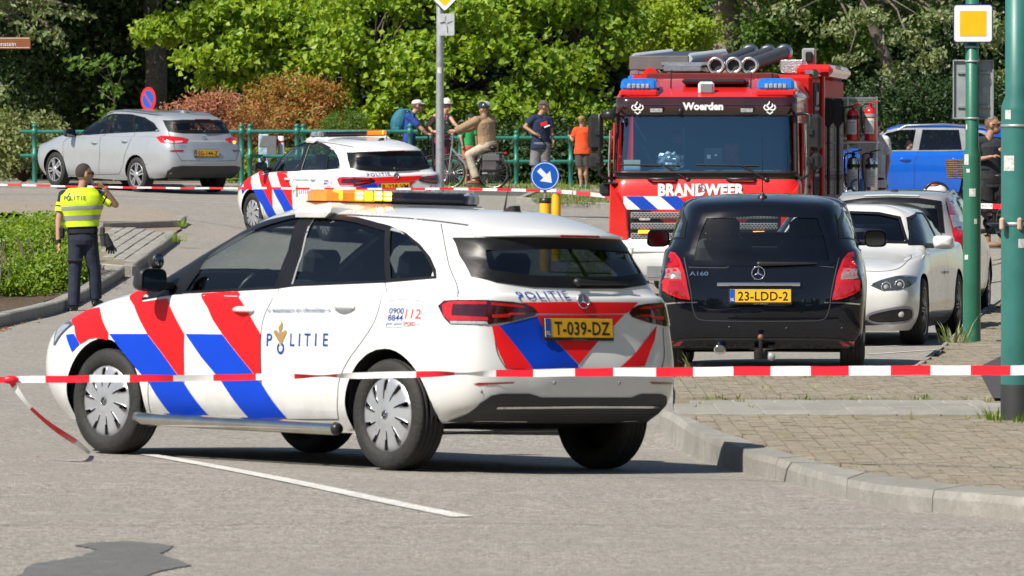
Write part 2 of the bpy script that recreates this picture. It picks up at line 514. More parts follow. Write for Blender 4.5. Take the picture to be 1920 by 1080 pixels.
def car_rings(p):
 """control net of a passenger car from its main dimensions (metres, x forward, 0 = between the axles)"""
 g=dict(hw=.9,xf=2.28,xr=-2.17,ax=1.365,zb=.2,zlip=.34,zmid=.56,zlow=.75,xh=2.10,zh=.84,xc=1.30,zc=1.08,
             zs=.955,zbelt=1.02,ybelt=.82,xw=.28,zw=1.50,yr=.61,zr=1.47,xrt=-1.87,zrt=1.41,xrb=-2.05,zrb=1.06,zmax=1.55,
             round=.0,xm=None,rsl=0.,tum=0.,dz=0.)
 g.update(p); G=lambda k: g[k]
 hw,xf,xr,ax=g['hw'],g['xf'],g['xr'],g['ax']
 s=hw/.898; xd=xf-2.29; xe=xr+2.17
 def F(*a): return [v+xd for v in a]
 def Rr(*a): return [v+xe for v in a]
 def S(*a): return [v*s for v in a]
 af=ax+.0; ab=-ax; md=[ax*.55,0,-ax*.55]
 zb,zl,zm,zo=g['zb'],g['zlip'],g['zmid'],g['zlow']
 X=[F(2.14,2.11,1.98,1.80)+[af]+md+[ab]+Rr(-1.72,-1.92,-2.02,-2.04),
         F(2.25,2.21,2.06,1.84)+[af]+md+[ab]+Rr(-1.74,-2.01,-2.11,-2.13),
         F(2.29,2.25,2.09,1.86)+[af]+md+[ab]+Rr(-1.76,-2.05,-2.15,-2.17),
         F(2.24,2.20,2.04,1.82)+[af]+md+[ab]+Rr(-1.77,-2.03,-2.11,-2.13)]
 Y=[S(0,.42,.70,.80,.82,.80,.80,.80,.82,.80,.66,.38,0),
         S(0,.46,.77,.865,.885,.865,.86,.865,.885,.855,.73,.40,0),
         S(0,.48,.80,.88,.898,.885,.88,.888,.898,.875,.76,.42,0),
         S(0,.46,.76,.845,.89,.884,.882,.888,.893,.872,.745,.42,0)]
 rz=g.get('rb',.30)
 Z=[[zb]*8+[zb+.03,rz-.02,rz,rz,rz],[zl]*8+[zl+.02]+[zl+.05]*4,[zm]*8+[zm+.02]*5,[zo-.02,zo-.02,zo,zo]+[zo+.02]*5+[zo+.05]*2+[zo+.04]*2]
 if g.get('sq'):
  for r in range(4): Y[r][10] *= 1+.11*g['sq']; Y[r][9] *= 1+.02*g['sq']; X[r][10] -= .045*g['sq']; X[r][9] -= .04*g['sq']; Y[r][11] *= 1.1
  Y[0]=[v*1.04 for v in Y[0]]; X[0][10:]=[v-.05 for v in X[0][10:]]
 xh,zh,zs,xc,zc=g['xh'],g['zh'],g['zs'],g['xc'],g['zc']
 xrb,zrb,zbt,yb=g['xrb'],g['zrb'],g['zbelt'],g['ybelt']
 X.append([xh,xh-.05,xh-.22,xh-.38,max(af-.035,xc+.03)]+md+[ab]+[xr+.36,xrb+.05-.0,xrb-.02,xrb-.04])
 Y.append(S(0,.42,.66,.75,.835,.86,.865,.865,.862,.825,.70,.40,0))
 zt=zrb-.07
 Z.append([zh,zh,zh+.01,zh+.04,zs-.03,zs-.005,zs,zs+.01,zs+.02,max(zs+.02,zt),zt,zt,zt])
 X.append([xc,xc-.05,xc-.14,xc-.20,xc-.30,(xc-.3)*.55+.16,0,md[2],ab,xrb+.27,xrb+.08,xrb+.02,xrb])
 y5=[0,.40,.66,.73,.78,.815,.82,.815,.795,.75,.64,.38,0]; k5=yb/.82
 Y.append([v*k5 for v in y5])
 Z.append([zc,zc-.005,zc-.03,zc-.04,zbt,zbt-.01,zbt-.005,zbt+.01,zbt+.03,zbt+.04,zrb,zrb-.005,zrb-.01])
 xw,zw,yr,zr,xrt,zrt=g['xw'],g['zw'],g['yr'],g['zr'],g['xrt'],g['zrt']
 X7=[xw,xw-.02,xw-.06,xw-.09,xw-.13,xw-.25,-.25 if g['xm'] is None else g['xm'],min(md[2],-.5),xrt+.62,xrt+.36,xrt+.14,xrt+.03,xrt]
 Y7=[0,.35,.50,.545,.575,.605,.615,.61,.59,.56,.50,.32,0]; k7=yr/.615; Y7=[v*k7 for v in Y7]
 Z7=[zw,zw-.01,zw-.025,zw-.035,zw-.04,zr-.005,zr+.005,zr,zr-.02-g['rsl']*.4,zrt+.02,zrt,zrt,zrt+.01]
 X6=[a*.5+b*.5 for a,b in zip(X[5],X7)]; bow=[0,0,.012,.02,.02,.03,.03,.03,.03,.02,.01,0,0]
 Y6=[a*.5+b*.5+c for a,b,c in zip(Y[5],Y7,bow)]; Z6=[a*.52+b*.48 for a,b in zip(Z[5],Z7)]
 X6=[x+(.03 if i<3 else (-.03 if i>9 else 0)) for i,x in enumerate(X6)]
 X += [X6,X7]; Y += [Y6,Y7]; Z += [Z6,Z7]
 zx=g['zmax']
 X8=[a+(0-a)*.18-(.06 if i<5 else -.0) for i,a in enumerate(X7)]
 Y8=[v*.68 for v in Y7]
 Z8=[min(zx-.01,z_+(zx-z_)*.72) for z_ in Z7]
 xa,xb=X7[0]-.28,xrt+.36
 X9=[xa+(xb-xa)*i/12 for i in range(13)]
 Z9=[zx-.012+.012*math.sin(math.pi*min(1,i/8))-(max(0,i-6)/6) ** 2*max(0,zx-zrt-.03)*.55 for i in range(13)]
 X += [X8,X9]; Y += [Y8,[0]*13]; Z += [Z8,Z9]
 return [[(X[r][k],Y[r][k],Z[r][k]+g['dz']) for k in range(13)] for r in range(len(X))]
def pose(X,Y,Z,yaw,roll=0.,pitch=0.):
 return Matrix.Translation((X,Y,Z)) @ Matrix.Rotation(rad(yaw),4,'Z') @ Matrix.Rotation(rad(pitch),4,'Y') @ Matrix.Rotation(rad(roll),4,'X')
def smooth(t): t=max(0.,min(1.,t)); return t*t*(3-2*t)
RAMP=[(-50,0),(83,0),(90,.22),(102,.62),(112,.92),(120,1.12),(126,1.24),(132,1.27),(150,1.29),(400,1.29)]
RAMPR=[(-50,0),(79,0),(88,.5),(92,.56),(120,.86),(140,1.0),(400,1.29)]
def pl(t,T):
 for (a,za),(b,zb) in zip(T,T[1:]):
  if a <= t <= b: return za+(zb-za)*(t-a)/(b-a)
 return T[-1][1]
def gz(x,y):
 """height of the ground"""
 r=y-1.5*(x if abs(x)<12 else math.copysign(12,x))
 z=(pl(r-1.2,RAMP)+pl(r,RAMP)+pl(r+1.2,RAMP))/3
 if x>4.2:
  t=smooth((x-4.2)/1.8); z=z*(1-t)+t*pl(y,RAMPR)
 z *= 1-smooth(1.6-math.hypot((x-3)/3.2,(y-87)/7)*1.0)
 # the road falls to the gutter under the near police car
 d=math.hypot((x+.6)/3.2,(y-38.9)/3.6); w=smooth((1.9-d)/1.1)
 return z+w*(.014-.0253*((x+.952)*.76+(y-38.81)*.65))
def G(px,py,h=0.):
 """the point of the ground (raised by h) seen at a pixel"""
 d=ray(px,py); y=25.; 
 while y<400:
  t=y/d.y; x,z=d.x*t,CAMZ+d.z*t
  if z <= gz(x,y)+h: break
  y += .25
 lo,hi=y-.25,y
 for _ in range(20):
  m=(lo+hi)/2; t=m/d.y
  if CAMZ+d.z*t <= gz(d.x*t,m)+h: hi=m
  else: lo=m
 t=hi/d.y; return Vector((d.x*t,hi,gz(d.x*t,hi)+h))
# ---------------------------------------------------------------- ground materials
def mixc(nt,a,b,f):
 m=nt.nodes.new('ShaderNodeMix'); m.data_type='RGBA'
 for i,s in ((6,a),(7,b)):
  if isinstance(s,tuple): m.inputs[i].default_value=(*s,1)
  else: nt.links.new(s,m.inputs[i])
 if isinstance(f,(int,float)): m.inputs[0].default_value=f
 else: nt.links.new(f,m.inputs[0])
 return m.outputs[2]
def ramp(nt,f,a,b,lo=0.,hi=1.):
 r=nt.nodes.new('ShaderNodeMapRange'); nt.links.new(f,r.inputs[0]); r.inputs[1].default_value=a; r.inputs[2].default_value=b; r.inputs[3].default_value=lo; r.inputs[4].default_value=hi; return r.outputs[0]
def noise(nt,v,s,d=4,r=.6):
 n=nt.nodes.new('ShaderNodeTexNoise'); n.inputs['Scale'].default_value=s; n.inputs['Detail'].default_value=d; n.inputs['Roughness'].default_value=r; nt.links.new(v,n.inputs['Vector']); return n.outputs[0]
def voro(nt,v,s,feat='F1',out='Color'):
 n=nt.nodes.new('ShaderNodeTexVoronoi'); n.feature=feat; n.inputs['Scale'].default_value=s; nt.links.new(v,n.inputs['Vector']); return n.outputs[out]
def stonemat(name,base,spread=.3,chip=95.,stain=.25,rough=.85,bump=.5,dark=(.05,.05,.05),moss=None,streak=None):
 """aggregate surface: stone chips of uneven colour in a darker binder, broad stains"""
 if name in MATS: return MATS[name]
 m,nt,b,out=nodemat(name); L=nt.links
 tc=nt.nodes.new('ShaderNodeTexCoord'); v=tc.outputs['Object']
 c1=voro(nt,v,chip); sep=nt.nodes.new('ShaderNodeSeparateColor'); L.new(c1,sep.inputs[0])
 lo=tuple(x*(1-spread) for x in base); hi=tuple(min(1,x*(1+spread)) for x in base)
 col=mixc(nt,lo,hi,ramp(nt,sep.outputs[0],0,1))
 warm=tuple(x*y for x,y in zip(base,(1.25,1.0,.78)))
 col=mixc(nt,col,warm,ramp(nt,sep.outputs[1],.7,1,0,.6))
 d=voro(nt,v,chip,'DISTANCE_TO_EDGE','Distance'); col=mixc(nt,tuple(x*.38 for x in base),col,ramp(nt,d,.0,.09))
 big=noise(nt,v,.55,5,.65); col=mixc(nt,col,tuple(x*.72 for x in base),ramp(nt,big,.42,.72,0,stain*2))
 mid=noise(nt,v,5.5,6,.7); col=mixc(nt,col,tuple(min(1,x*1.28) for x in base),ramp(nt,mid,.5,.75,0,.7))
 g2=noise(nt,v,15,4,.75); col=mixc(nt,col,tuple(x*.6 for x in base),ramp(nt,g2,.52,.72,0,.6))
 fine=noise(nt,v,38,3,.7); col=mixc(nt,col,tuple(x*.5 for x in base),ramp(nt,fine,.55,.8,0,.55))
 if name == 'worn asphalt':
  st=noise(nt,v,1.7,3,.55); col=mixc(nt,col,tuple(x*.55 for x in base),ramp(nt,st,.66,.74,0,.6))
  mp=nt.nodes.new('ShaderNodeMapping'); mp.inputs['Scale'].default_value=(.16,1.6,1); mp.inputs['Rotation'].default_value=(0,0,.5); L.new(v,mp.inputs['Vector']); tr=noise(nt,mp.outputs[0],.9,3,.5); col=mixc(nt,col,tuple(x*.78 for x in base),ramp(nt,tr,.5,.66,0,.5))
 if moss: col=mixc(nt,col,moss,ramp(nt,noise(nt,v,2.2,6,.75),.52,.72,0,.8))
 L.new(col,b.inputs['Base Color']); b.inputs['Roughness'].default_value=rough; b.inputs['Specular IOR Level'].default_value=.25
 bp=nt.nodes.new('ShaderNodeBump'); bp.inputs['Strength'].default_value=bump; bp.inputs['Distance'].default_value=.006
 L.new(ramp(nt,d,0,.25),bp.inputs['Height']); L.new(bp.outputs[0],b.inputs['Normal'])
 MATS[name]=m; return m
ASPH=stonemat('worn asphalt',(.328,.307,.274),.55,54,.3)
BRICK=[stonemat('paving brick %d' % i,c,.28,90,.25,moss=(.24,.21,.10)) for i,c in enumerate(((.34,.30,.235),(.36,.32,.25),(.32,.285,.225),(.35,.305,.24)))]
TILE=[stonemat('concrete tile %d' % i,c,.10,200,.25) for i,c in enumerate(((.40,.385,.345),(.43,.41,.365),(.37,.355,.32)))]
KERB=[stonemat('concrete kerb %d' % i,c,.12,160,.5) for i,c in enumerate(((.37,.36,.325),(.39,.38,.345),(.35,.34,.31)))]
JOINT=stonemat('sand and moss joint',(.29,.25,.175),.4,60,.4,moss=(.15,.16,.05))
SOIL=stonemat('dry soil with leaf litter',(.12,.085,.055),.55,28,.3)
SANDY=stonemat('sandy path',(.36,.31,.25),.25,60,.25)
PINKT=stonemat('pinkish paving',(.33,.26,.22),.2,90,.25)
DARKA=stonemat('dark asphalt patch',(.085,.08,.085),.4,90,.2)
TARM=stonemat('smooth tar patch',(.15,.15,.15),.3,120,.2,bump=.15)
ROADP=stonemat('worn road paint',(.66,.66,.63),.22,60,.2,bump=.2)
VERGE=stonemat('dry grassy verge',(.17,.165,.07),.4,40,.3,moss=(.09,.13,.03))
# ---------------------------------------------------------------- the road sheet
def axis(a,b,fine,lo,hi,k=1.28):
 xs=list(np.arange(a,b+1e-6,fine)); st=fine
 while xs[-1]<hi: st *= k; xs.append(xs[-1]+st)
 st=fine
 while xs[0]>lo: st *= k; xs.insert(0,xs[0]-st)
 return xs
def road():
 xs=axis(-16,16,.5,-900,900); ys=axis(24,140,.5,-300,1800)
 V=[(x,y,gz(x,y)) for y in ys for x in xs]; n=len(xs)
 F=[(j*n+i,j*n+i+1,(j+1)*n+i+1,(j+1)*n+i) for j in range(len(ys)-1) for i in range(n-1)]
 mb=MB(); mb.add(V,F); o=mb.obj('road',ASPH); tag(o,kind='structure',label='grey worn asphalt road'); return o
ROAD=road()
def sheet(name,px,m,h=.004,label=None,kind='structure',grid=.5,parent=None,rough=False):
 """flat sheet over the ground, outline given as seen points projected on to the ground"""
 pts=[G(*q) for q in px]
 if rough:
  rr=random.Random(8); fine=[]
  for a,b_ in zip(pts,pts[1:]+pts[:1]):
   for k in range(10): q=a.lerp(b_,k/10); w=.022 if k else .0; fine.append(Vector((q.x+rr.uniform(-w,w)*.5,q.y+rr.uniform(-w,w)*1.2,0)))
  pts=fine
 tri=tessellate_polygon([[Vector((p.x,p.y,0)) for p in pts]]); b=bmesh.new(); vs=[b.verts.new((p.x,p.y,0)) for p in pts]
 for t in tri:
  try: b.faces.new([vs[i] for i in t])
  except ValueError: pass
 for ax in (0,1):
  lo,hi=min(p[ax] for p in pts),max(p[ax] for p in pts); k=math.floor(lo/grid)+1
  while k*grid<hi:
   co=[0,0,0]; no=[0,0,0]; co[ax]=k*grid; no[ax]=1; bmesh.ops.bisect_plane(b,geom=b.verts[:]+b.edges[:]+b.faces[:],plane_co=co,plane_no=no,dist=1e-6); k += 1
 for v in b.verts: v.co.z=gz(v.co.x,v.co.y)+h
 bmesh.ops.recalc_face_normals(b,faces=b.faces)
 if sum(f.normal.z for f in b.faces)<0: bmesh.ops.reverse_faces(b,faces=b.faces)
 me=bpy.data.meshes.new(name); b.to_mesh(me); b.free(); o=link(name,me,m,parent)
 if kind and not parent: tag(o,label,kind=kind)
 return o
def strip(name,px,w,m,h=.005,parent=None):
 pts=[G(*q) for q in smoothpoly(px,False,6)]; V=[]; F=[]
 for i,p in enumerate(pts):
  t=pts[min(i+1,len(pts)-1)]-pts[max(0,i-1)]; t.z=0; t.normalize(); n_=Vector((-t.y,t.x,0))*w/2
  for sg in (1,-1): q=p+n_*sg; V.append((q.x,q.y,gz(q.x,q.y)+h))
 F=[(2*i,2*i+1,2*i+3,2*i+2) for i in range(len(pts)-1)]
 mb=MB(); mb.add(V,F); o=mb.obj(name,m,parent,fixn=True)
 if not parent: tag(o,kind='structure')
 return o
strip('road_marking',[(272,852),(400,875),(560,906),(720,940),(868,970)],.12,ROADP)
strip('road_marking',[(205,371),(300,375),(452,382)],.10,ROADP)
strip('road_marking',[(1628,665),(1700,660),(1762,656)],.07,ROADP)
strip('road_marking',[(1640,651),(1700,648)],.05,ROADP)
strip('road_marking',[(1070,408),(1105,411)],.12,ROADP); strip('road_marking',[(1075,421),(1110,422)],.12,ROADP)
strip('road_joint',[(-20,985),(300,987),(700,981),(1100,985),(1500,992),(1950,997)],.012,DARKA)
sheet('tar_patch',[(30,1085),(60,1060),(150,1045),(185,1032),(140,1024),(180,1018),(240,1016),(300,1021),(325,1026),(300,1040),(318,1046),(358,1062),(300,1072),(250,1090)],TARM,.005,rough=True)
# ---------------------------------------------------------------- right-hand pavement
def gk(px,py,h=.12): return G(px,py,h)
KO=[(1243,700),(1240,740),(1238,775),(1252,786),(1296,820),(1397,849),(1469,863),(1580,892),(1685,911),(1800,922),(1920,932),(2080,946)]
KI=[(1262,700),(1262,740),(1263,776),(1276,786),(1324,818),(1421,842),(1517,862),(1613,881),(1758,901),(1850,911),(1920,918),(2080,931)]
FAR=[(1640,699),(1662,698),(1724,683),(1767,651),(1782,640),(1806,618),(1846,584),(1878,560),(1900,547),(2020,547),(2400,600)]
def pavement():
 out=[gk(*q) for q in KI]+[gk(2700,931),gk(2700,600)]+[gk(*q) for q in FAR[::-1]]
 o=MB(); o.prism([(p.x,p.y) for p in out],-.15,.100); me=o.mesh('pavement',True); pv=link('pavement',me,JOINT); tag(pv,kind='structure',label='raised pavement at the street corner')
 # kerb stones
 def stones(co,ci,h=.12,top=None,L=1.2,nm='kerb_stone'):
  a=[gk(*q,h) for q in smoothpoly(co,False,8)]; b=[gk(*q,h) for q in smoothpoly(ci,False,8)]
  la=[0.]
  for i in range(1,len(a)): la.append(la[-1]+(a[i]-a[i-1]).length)
  def at(pl_,s):
   for i in range(1,len(la)):
    if s <= la[i]+1e-9: t=(s-la[i-1])/max(1e-9,la[i]-la[i-1]); return pl_[i-1].lerp(pl_[i],t)
   return pl_[-1]
  k=0; s=0.
  while s<la[-1]-.05:
   e=min(s+L,la[-1]); g_=.003; sub=6; mb=MB(); V=[]; zt=random.uniform(-.003,.003)
   for j in range(sub+1):
    p,q=at(a,s+g_+(e-s-2*g_)*j/sub),at(b,s+g_+(e-s-2*g_)*j/sub); ch=(q-p).normalized()*.03; zz=h+zt
    V += [(p.x-ch.x*.5,p.y-ch.y*.5,-.15),(p.x,p.y,zz-.04),(p.x+ch.x,p.y+ch.y,zz),(q.x,q.y,zz),(q.x,q.y,-.15)]
   F=[(5*j+i,5*j+i+1,5*j+i+6,5*j+i+5) for j in range(sub) for i in range(4)]+[(0,1,2,3,4),tuple(5*sub+i for i in (4,3,2,1,0))]
   mb.add(V,F,0,False); mb.obj(nm,KERB[k % 3],pv,fixn=True); s=e; k += 1
 stones(KO,KI)
 f2=FAR; fo=[(x-14,y) if y<690 else (x,y-6) for x,y in f2[:9]]; 
 stones(fo,f2[:9])
 # bricks: one mesh of real bricks, laid in two fields
 mb=MB(); rnd=random.Random(5)
 def infield(p,poly): return inpoly((p[0],p[1]),poly)
 def field(pxs,ang,L=.21,W=.105,zt=.118):
  pl_=[gk(*q) for q in pxs]; poly=[(p.x,p.y) for p in pl_]; ca,sa=math.cos(ang),math.sin(ang)
  rx=[p[0]*ca+p[1]*sa for p in poly]; ry=[-p[0]*sa+p[1]*ca for p in poly]
  j=0; y=min(ry)
  while y<max(ry):
   x=min(rx)+(L/2 if j % 2 else 0)
   while x<max(rx):
    c=(x*ca-y*sa,x*sa+y*ca)
    if infield(c,poly):
     dz=rnd.uniform(-.004,.004); dx,dy=L/2-.004,W/2-.004; rr=rnd.uniform(-.02,.02); c2,s2=math.cos(ang+rr),math.sin(ang+rr)
     V=[]; tl1,tl2=rnd.uniform(-.002,.002),rnd.uniform(-.002,.002)
     for z,k in ((.09,1),(zt+dz,.97)):
      for sx,sy in ((-1,-1),(1,-1),(1,1),(-1,1)):
       u,v=sx*dx*k,sy*dy*k; V.append((c[0]+u*c2-v*s2,c[1]+u*s2+v*c2,z+(tl1*sx+tl2*sy if z>.1 else 0)))
     mb.add(V,[(4,5,6,7),(0,1,5,4),(1,2,6,5),(2,3,7,6),(3,0,4,7)],rnd.randrange(4),False)
    x += L
   y += W; j += 1
 A_=KI[3:]+[(2500,931),(2500,792),(1880,792),(1283,790)]
 field(A_,rad(90))
 field([(1262,743),(1262,702),(1640,702),(1728,686),(1786,642),(1850,592),(1880,570),(2300,570),(2400,666),(1878,666),(1834,690),(1858,746),(2400,748),(2400,790),(1890,790),(1886,748)],rad(90))
 o=mb.obj('brick_paving',BRICK,pv); o['kind']='stuff'
 # concrete tiles, each its own
 cols=12; me={}
 for k in range(3):
  t=MB(); t.box((0,0,0),(.295,.592,.06),.006); me[k]=t.mesh('paving_tile'); me[k].materials.append(TILE[k])
 y0,y1=gk(1400,787).y,gk(1400,747).y; i=0
 x0=gk(1262,770).x; poly=[(gk(*q).x,gk(*q).y) for q in ((1266,788),(1262,746),(1860,745),(1885,780),(1885,789))]
 nr=int((y1-y0)/.6)
 for r in range(nr+1):
  for c in range(24):
   x=x0+.15+c*.30+(.15 if r >= nr // 2+1 else 0); y=y0+.3+r*.6
   if not inpoly((x,y),poly) or y+.3>y1+.05: continue
   o=bpy.data.objects.new('paving_tile',me[rnd.randrange(3)]); COL.objects.link(o); o.parent=pv
   o.location=(x,y,.089+rnd.uniform(-.003,.003)); o.rotation_euler=(rnd.uniform(-.006,.006),rnd.uniform(-.008,.008),rnd.uniform(-.008,.008))
 q=[gk(*q) for q in ((1832,690),(1876,668),(2100,668),(2100,745),(1862,747))]
 t=MB(); t.add([(p.x,p.y,.1215) for p in q],[(0,1,2,3,4)]); t.obj('asphalt_patch',DARKA,pv,fixn=True)
 return pv
PAVEMENT=pavement()
# ---------------------------------------------------------------- left-hand kerbs, island and path
def kerb_run(parent,pts,w,h,L=1.0,base=-.2):
 """kerb stones along ground points (outer edge), body to the left of the path"""
 a=[Vector((p.x,p.y,0)) for p in pts]; out=[]
 for i in range(len(a)-1):
  d=a[i+1]-a[i]; n=max(1,round(d.length/L)); d_=d/n; t=d.normalized(); nn=Vector((-t.y,t.x,0))*w
  for k in range(n):
   p,q=a[i]+d_*k+t*.005,a[i]+d_*(k+1)-t*.005; zz=random.uniform(-.006,.006)
   V=[]
   for e in (p,q):
    g_=gz(e.x,e.y); f=e+nn
    V += [(e.x,e.y,g_+base),(e.x,e.y,g_+h-.015+zz),(e.x+nn.x*.12,e.y+nn.y*.12,g_+h+zz),(f.x,f.y,g_+h+zz),(f.x,f.y,g_+base)]
   mb=MB(); mb.add(V,[(0,1,6,5),(1,2,7,6),(2,3,8,7),(3,4,9,8),(4,3,2,1,0),(5,6,7,8,9)],0,False); out.append(mb.obj('kerb_stone',KERB[random.randrange(3)],parent,fixn=True))
 return out
def left_side():
 bed=sheet('planting_bed',[(-60,600),(0,592),(60,580),(120,561),(180,533),(222,506),(205,498),(170,490),(120,440),(60,418),(-80,412)],SOIL,.05)
 kerb_run(bed,[G(*q) for q in ((-60,628),(0,614),(60,599),(125,581),(180,553),(234,519))],.15,.13)
 isl=[(184,506),(246,512),(327,452),(318,445),(204,437),(150,437),(150,490)]
 pv=sheet('traffic_island',isl,JOINT,.09,grid=.3)
 kerb_run(pv,[G(*q) for q in ((170,509),(190,512),(248,517),(328,456),(322,449))],.14,.13,.8)
 # bricks of the island in lanes
 g0,g1,g2,g3=G(196,499),G(246,504),G(322,450),G(210,440); poly=[(p.x,p.y) for p in (g0,g1,g2,g3)]
 u=(g1-g2); u.z=0; u.normalize(); v=Vector((-u.y,u.x,0)); rnd=random.Random(3)
 meshes=[]
 for k in range(3):
  t=MB(); t.box((0,0,0),(.62,.155,.06),.006); me=t.mesh('paving_brick'); me.materials.append(TILE[k] if k != 1 else KERB[0]); meshes.append(me)
 cx=sum(p[0] for p in poly)/4; cy=sum(p[1] for p in poly)/4
 for i in range(-18,19):
  for j in range(-40,41):
   c=Vector((cx,cy,0))+u*((i+(.5 if j % 2 else 0))*.63)+v*(j*.162)
   if not inpoly((c.x,c.y),poly): continue
   o=bpy.data.objects.new('paving_brick',meshes[rnd.randrange(3)]); COL.objects.link(o); o.parent=pv
   o.location=(c.x,c.y,gz(c.x,c.y)+.095+rnd.uniform(-.004,.004)); sl=(gz(c.x+u.x*.4,c.y+u.y*.4)-gz(c.x-u.x*.4,c.y-u.y*.4))/.8
   o.rotation_euler=(0,-math.atan(sl),math.atan2(u.y,u.x))
 sheet('pink_paving',[(150,436),(205,436),(318,444),(340,432),(336,428),(195,430),(150,430)],PINKT,.03)
 p2=sheet('path',[(-80,388),(0,388),(100,388),(190,396),(300,405),(346,419),(338,426),(193,428),(100,418),(0,410),(-80,408)],SANDY,.10,grid=.6)
 kerb_run(p2,[G(*q) for q in ((40,417),(100,424),(193,434),(285,431),(338,429),(350,420))],.14,.13,1.2)
 # far side of the bridge road
 vg=sheet('verge',[(-120,349),(200,351),(450,353),(640,357),(890,363),(1000,366),(1146,367),(1300,366),(1300,338),(1000,341),(800,336),(450,330),(-120,326)],SANDY,.05,grid=1.)
 kerb_run(vg,[G(*q) for q in ((-120,352),(200,354),(450,356),(640,360),(890,366),(1000,368))],.14,.10,1.5)
 gr=sheet('grass_island',[(984,377),(1003,366),(1146,367),(1160,388),(1012,381)],VERGE,.08,grid=.4)
 kerb_run(gr,[G(*q) for q in ((1002,366),(968,381),(1012,385),(1160,393))],.12,.11,1.2)
left_side()
# ---------------------------------------------------------------- plants
def leafmat(name,col,alt,dark=None,trans=.45,rough=.45):
 """leaf: colour uneven from leaf to leaf, light passing through"""
 if name in MATS: return MATS[name]
 m,nt,b,out=nodemat(name); L=nt.links
 g=nt.nodes.new('ShaderNodeNewGeometry'); r=g.outputs['Random Per Island']
 tc=nt.nodes.new('ShaderNodeTexCoord')
 c=mixc(nt,col,alt,ramp(nt,r,.0,1.))
 if dark: c=mixc(nt,c,dark,ramp(nt,noise(nt,tc.outputs['Object'],.9,3),.48,.66))
 L.new(c,b.inputs['Base Color']); b.inputs['Roughness'].default_value=rough; b.inputs['Specular IOR Level'].default_value=.35
 t=nt.nodes.new('ShaderNodeBsdfTranslucent'); c2=nt.nodes.new('ShaderNodeMix'); c2.data_type='RGBA'; c2.blend_type='MULTIPLY'; c2.inputs[0].default_value=1; L.new(c,c2.inputs[6]); c2.inputs[7].default_value=(1.5,1.35,.5,1); L.new(c2.outputs[2],t.inputs[0])
 ms=nt.nodes.new('ShaderNodeMixShader'); ms.inputs[0].default_value=trans; L.new(b.outputs[0],ms.inputs[1]); L.new(t.outputs[0],ms.inputs[2]); L.new(ms.outputs[0],out.inputs[0])
 MATS[name]=m; return m
BARK=stonemat('grey bark',(.16,.14,.115),.4,22,.5,bump=1.)
BARKL=stonemat('pale lichened bark',(.26,.235,.18),.4,18,.4,bump=1.,moss=(.2,.17,.05))
TWIG=mat('brown twig',(.10,.075,.05),.8,var=.3)
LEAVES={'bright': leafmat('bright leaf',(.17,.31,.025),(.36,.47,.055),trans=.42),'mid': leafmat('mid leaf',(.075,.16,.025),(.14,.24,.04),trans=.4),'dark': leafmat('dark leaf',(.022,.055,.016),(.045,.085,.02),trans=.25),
          'grey': leafmat('grey green leaf',(.13,.20,.07),(.33,.37,.20),trans=.35),'red': leafmat('red bush leaf',(.44,.13,.06),(.30,.31,.07),trans=.35),'pinkish': leafmat('pinkish bush leaf',(.52,.27,.19),(.36,.15,.08),trans=.35),
          'rust': leafmat('rust brown leaf',(.36,.15,.05),(.24,.11,.04),trans=.3),'cream': leafmat('cream variegated leaf',(.34,.36,.17),(.12,.18,.05),trans=.35),'hedge': leafmat('hedge leaf',(.12,.24,.022),(.28,.38,.04),trans=.4),'lime': leafmat('lime leaf',(.24,.36,.03),(.34,.44,.05),trans=.45)}
RNG=np.random.default_rng(11)
def leaves_np(C,N,size,asp=.62,fold=.25,var=.35):
 """leaf blades: centres C, normals N -> vertices and quads (two halves folded on the midrib)"""
 n=len(C); up=RNG.normal(size=(n,3)); t=np.cross(N,up); t/=np.linalg.norm(t,axis=1)[:,None]+1e-9; s=np.cross(N,t)
 sz=size*(1+var*RNG.uniform(-1,1,n))[:,None]; h=sz/2; w=h*asp
 A=C-t*h; B=C+t*h-N*sz*.12; M1=C+s*w+N*(fold*w)+t*h*.1; M2=C-s*w+N*(fold*w)+t*h*.1
 V=np.stack([A,M1,B,M2],1).reshape(-1,3); i=np.arange(n)*4
 F=np.concatenate([np.stack([i,i+1,i+2],1),np.stack([i,i+2,i+3],1)]).reshape(-1,3); F=np.stack([F[:n],F[n:]],1).reshape(-1,3)
 return V,F
def np_mesh(name,V,F,m):
 me=bpy.data.meshes.new(name); n=len(F); me.vertices.add(len(V)); me.vertices.foreach_set('co',np.ascontiguousarray(V,np.float32).ravel())
 me.loops.add(n*3); me.loops.foreach_set('vertex_index',np.ascontiguousarray(F,np.int32).ravel()); me.polygons.add(n); me.polygons.foreach_set('loop_start',np.arange(n,dtype=np.int32)*3)
 me.polygons.foreach_set('use_smooth',np.zeros(n,bool)); me.update(calc_edges=True); me.materials.append(m); return me
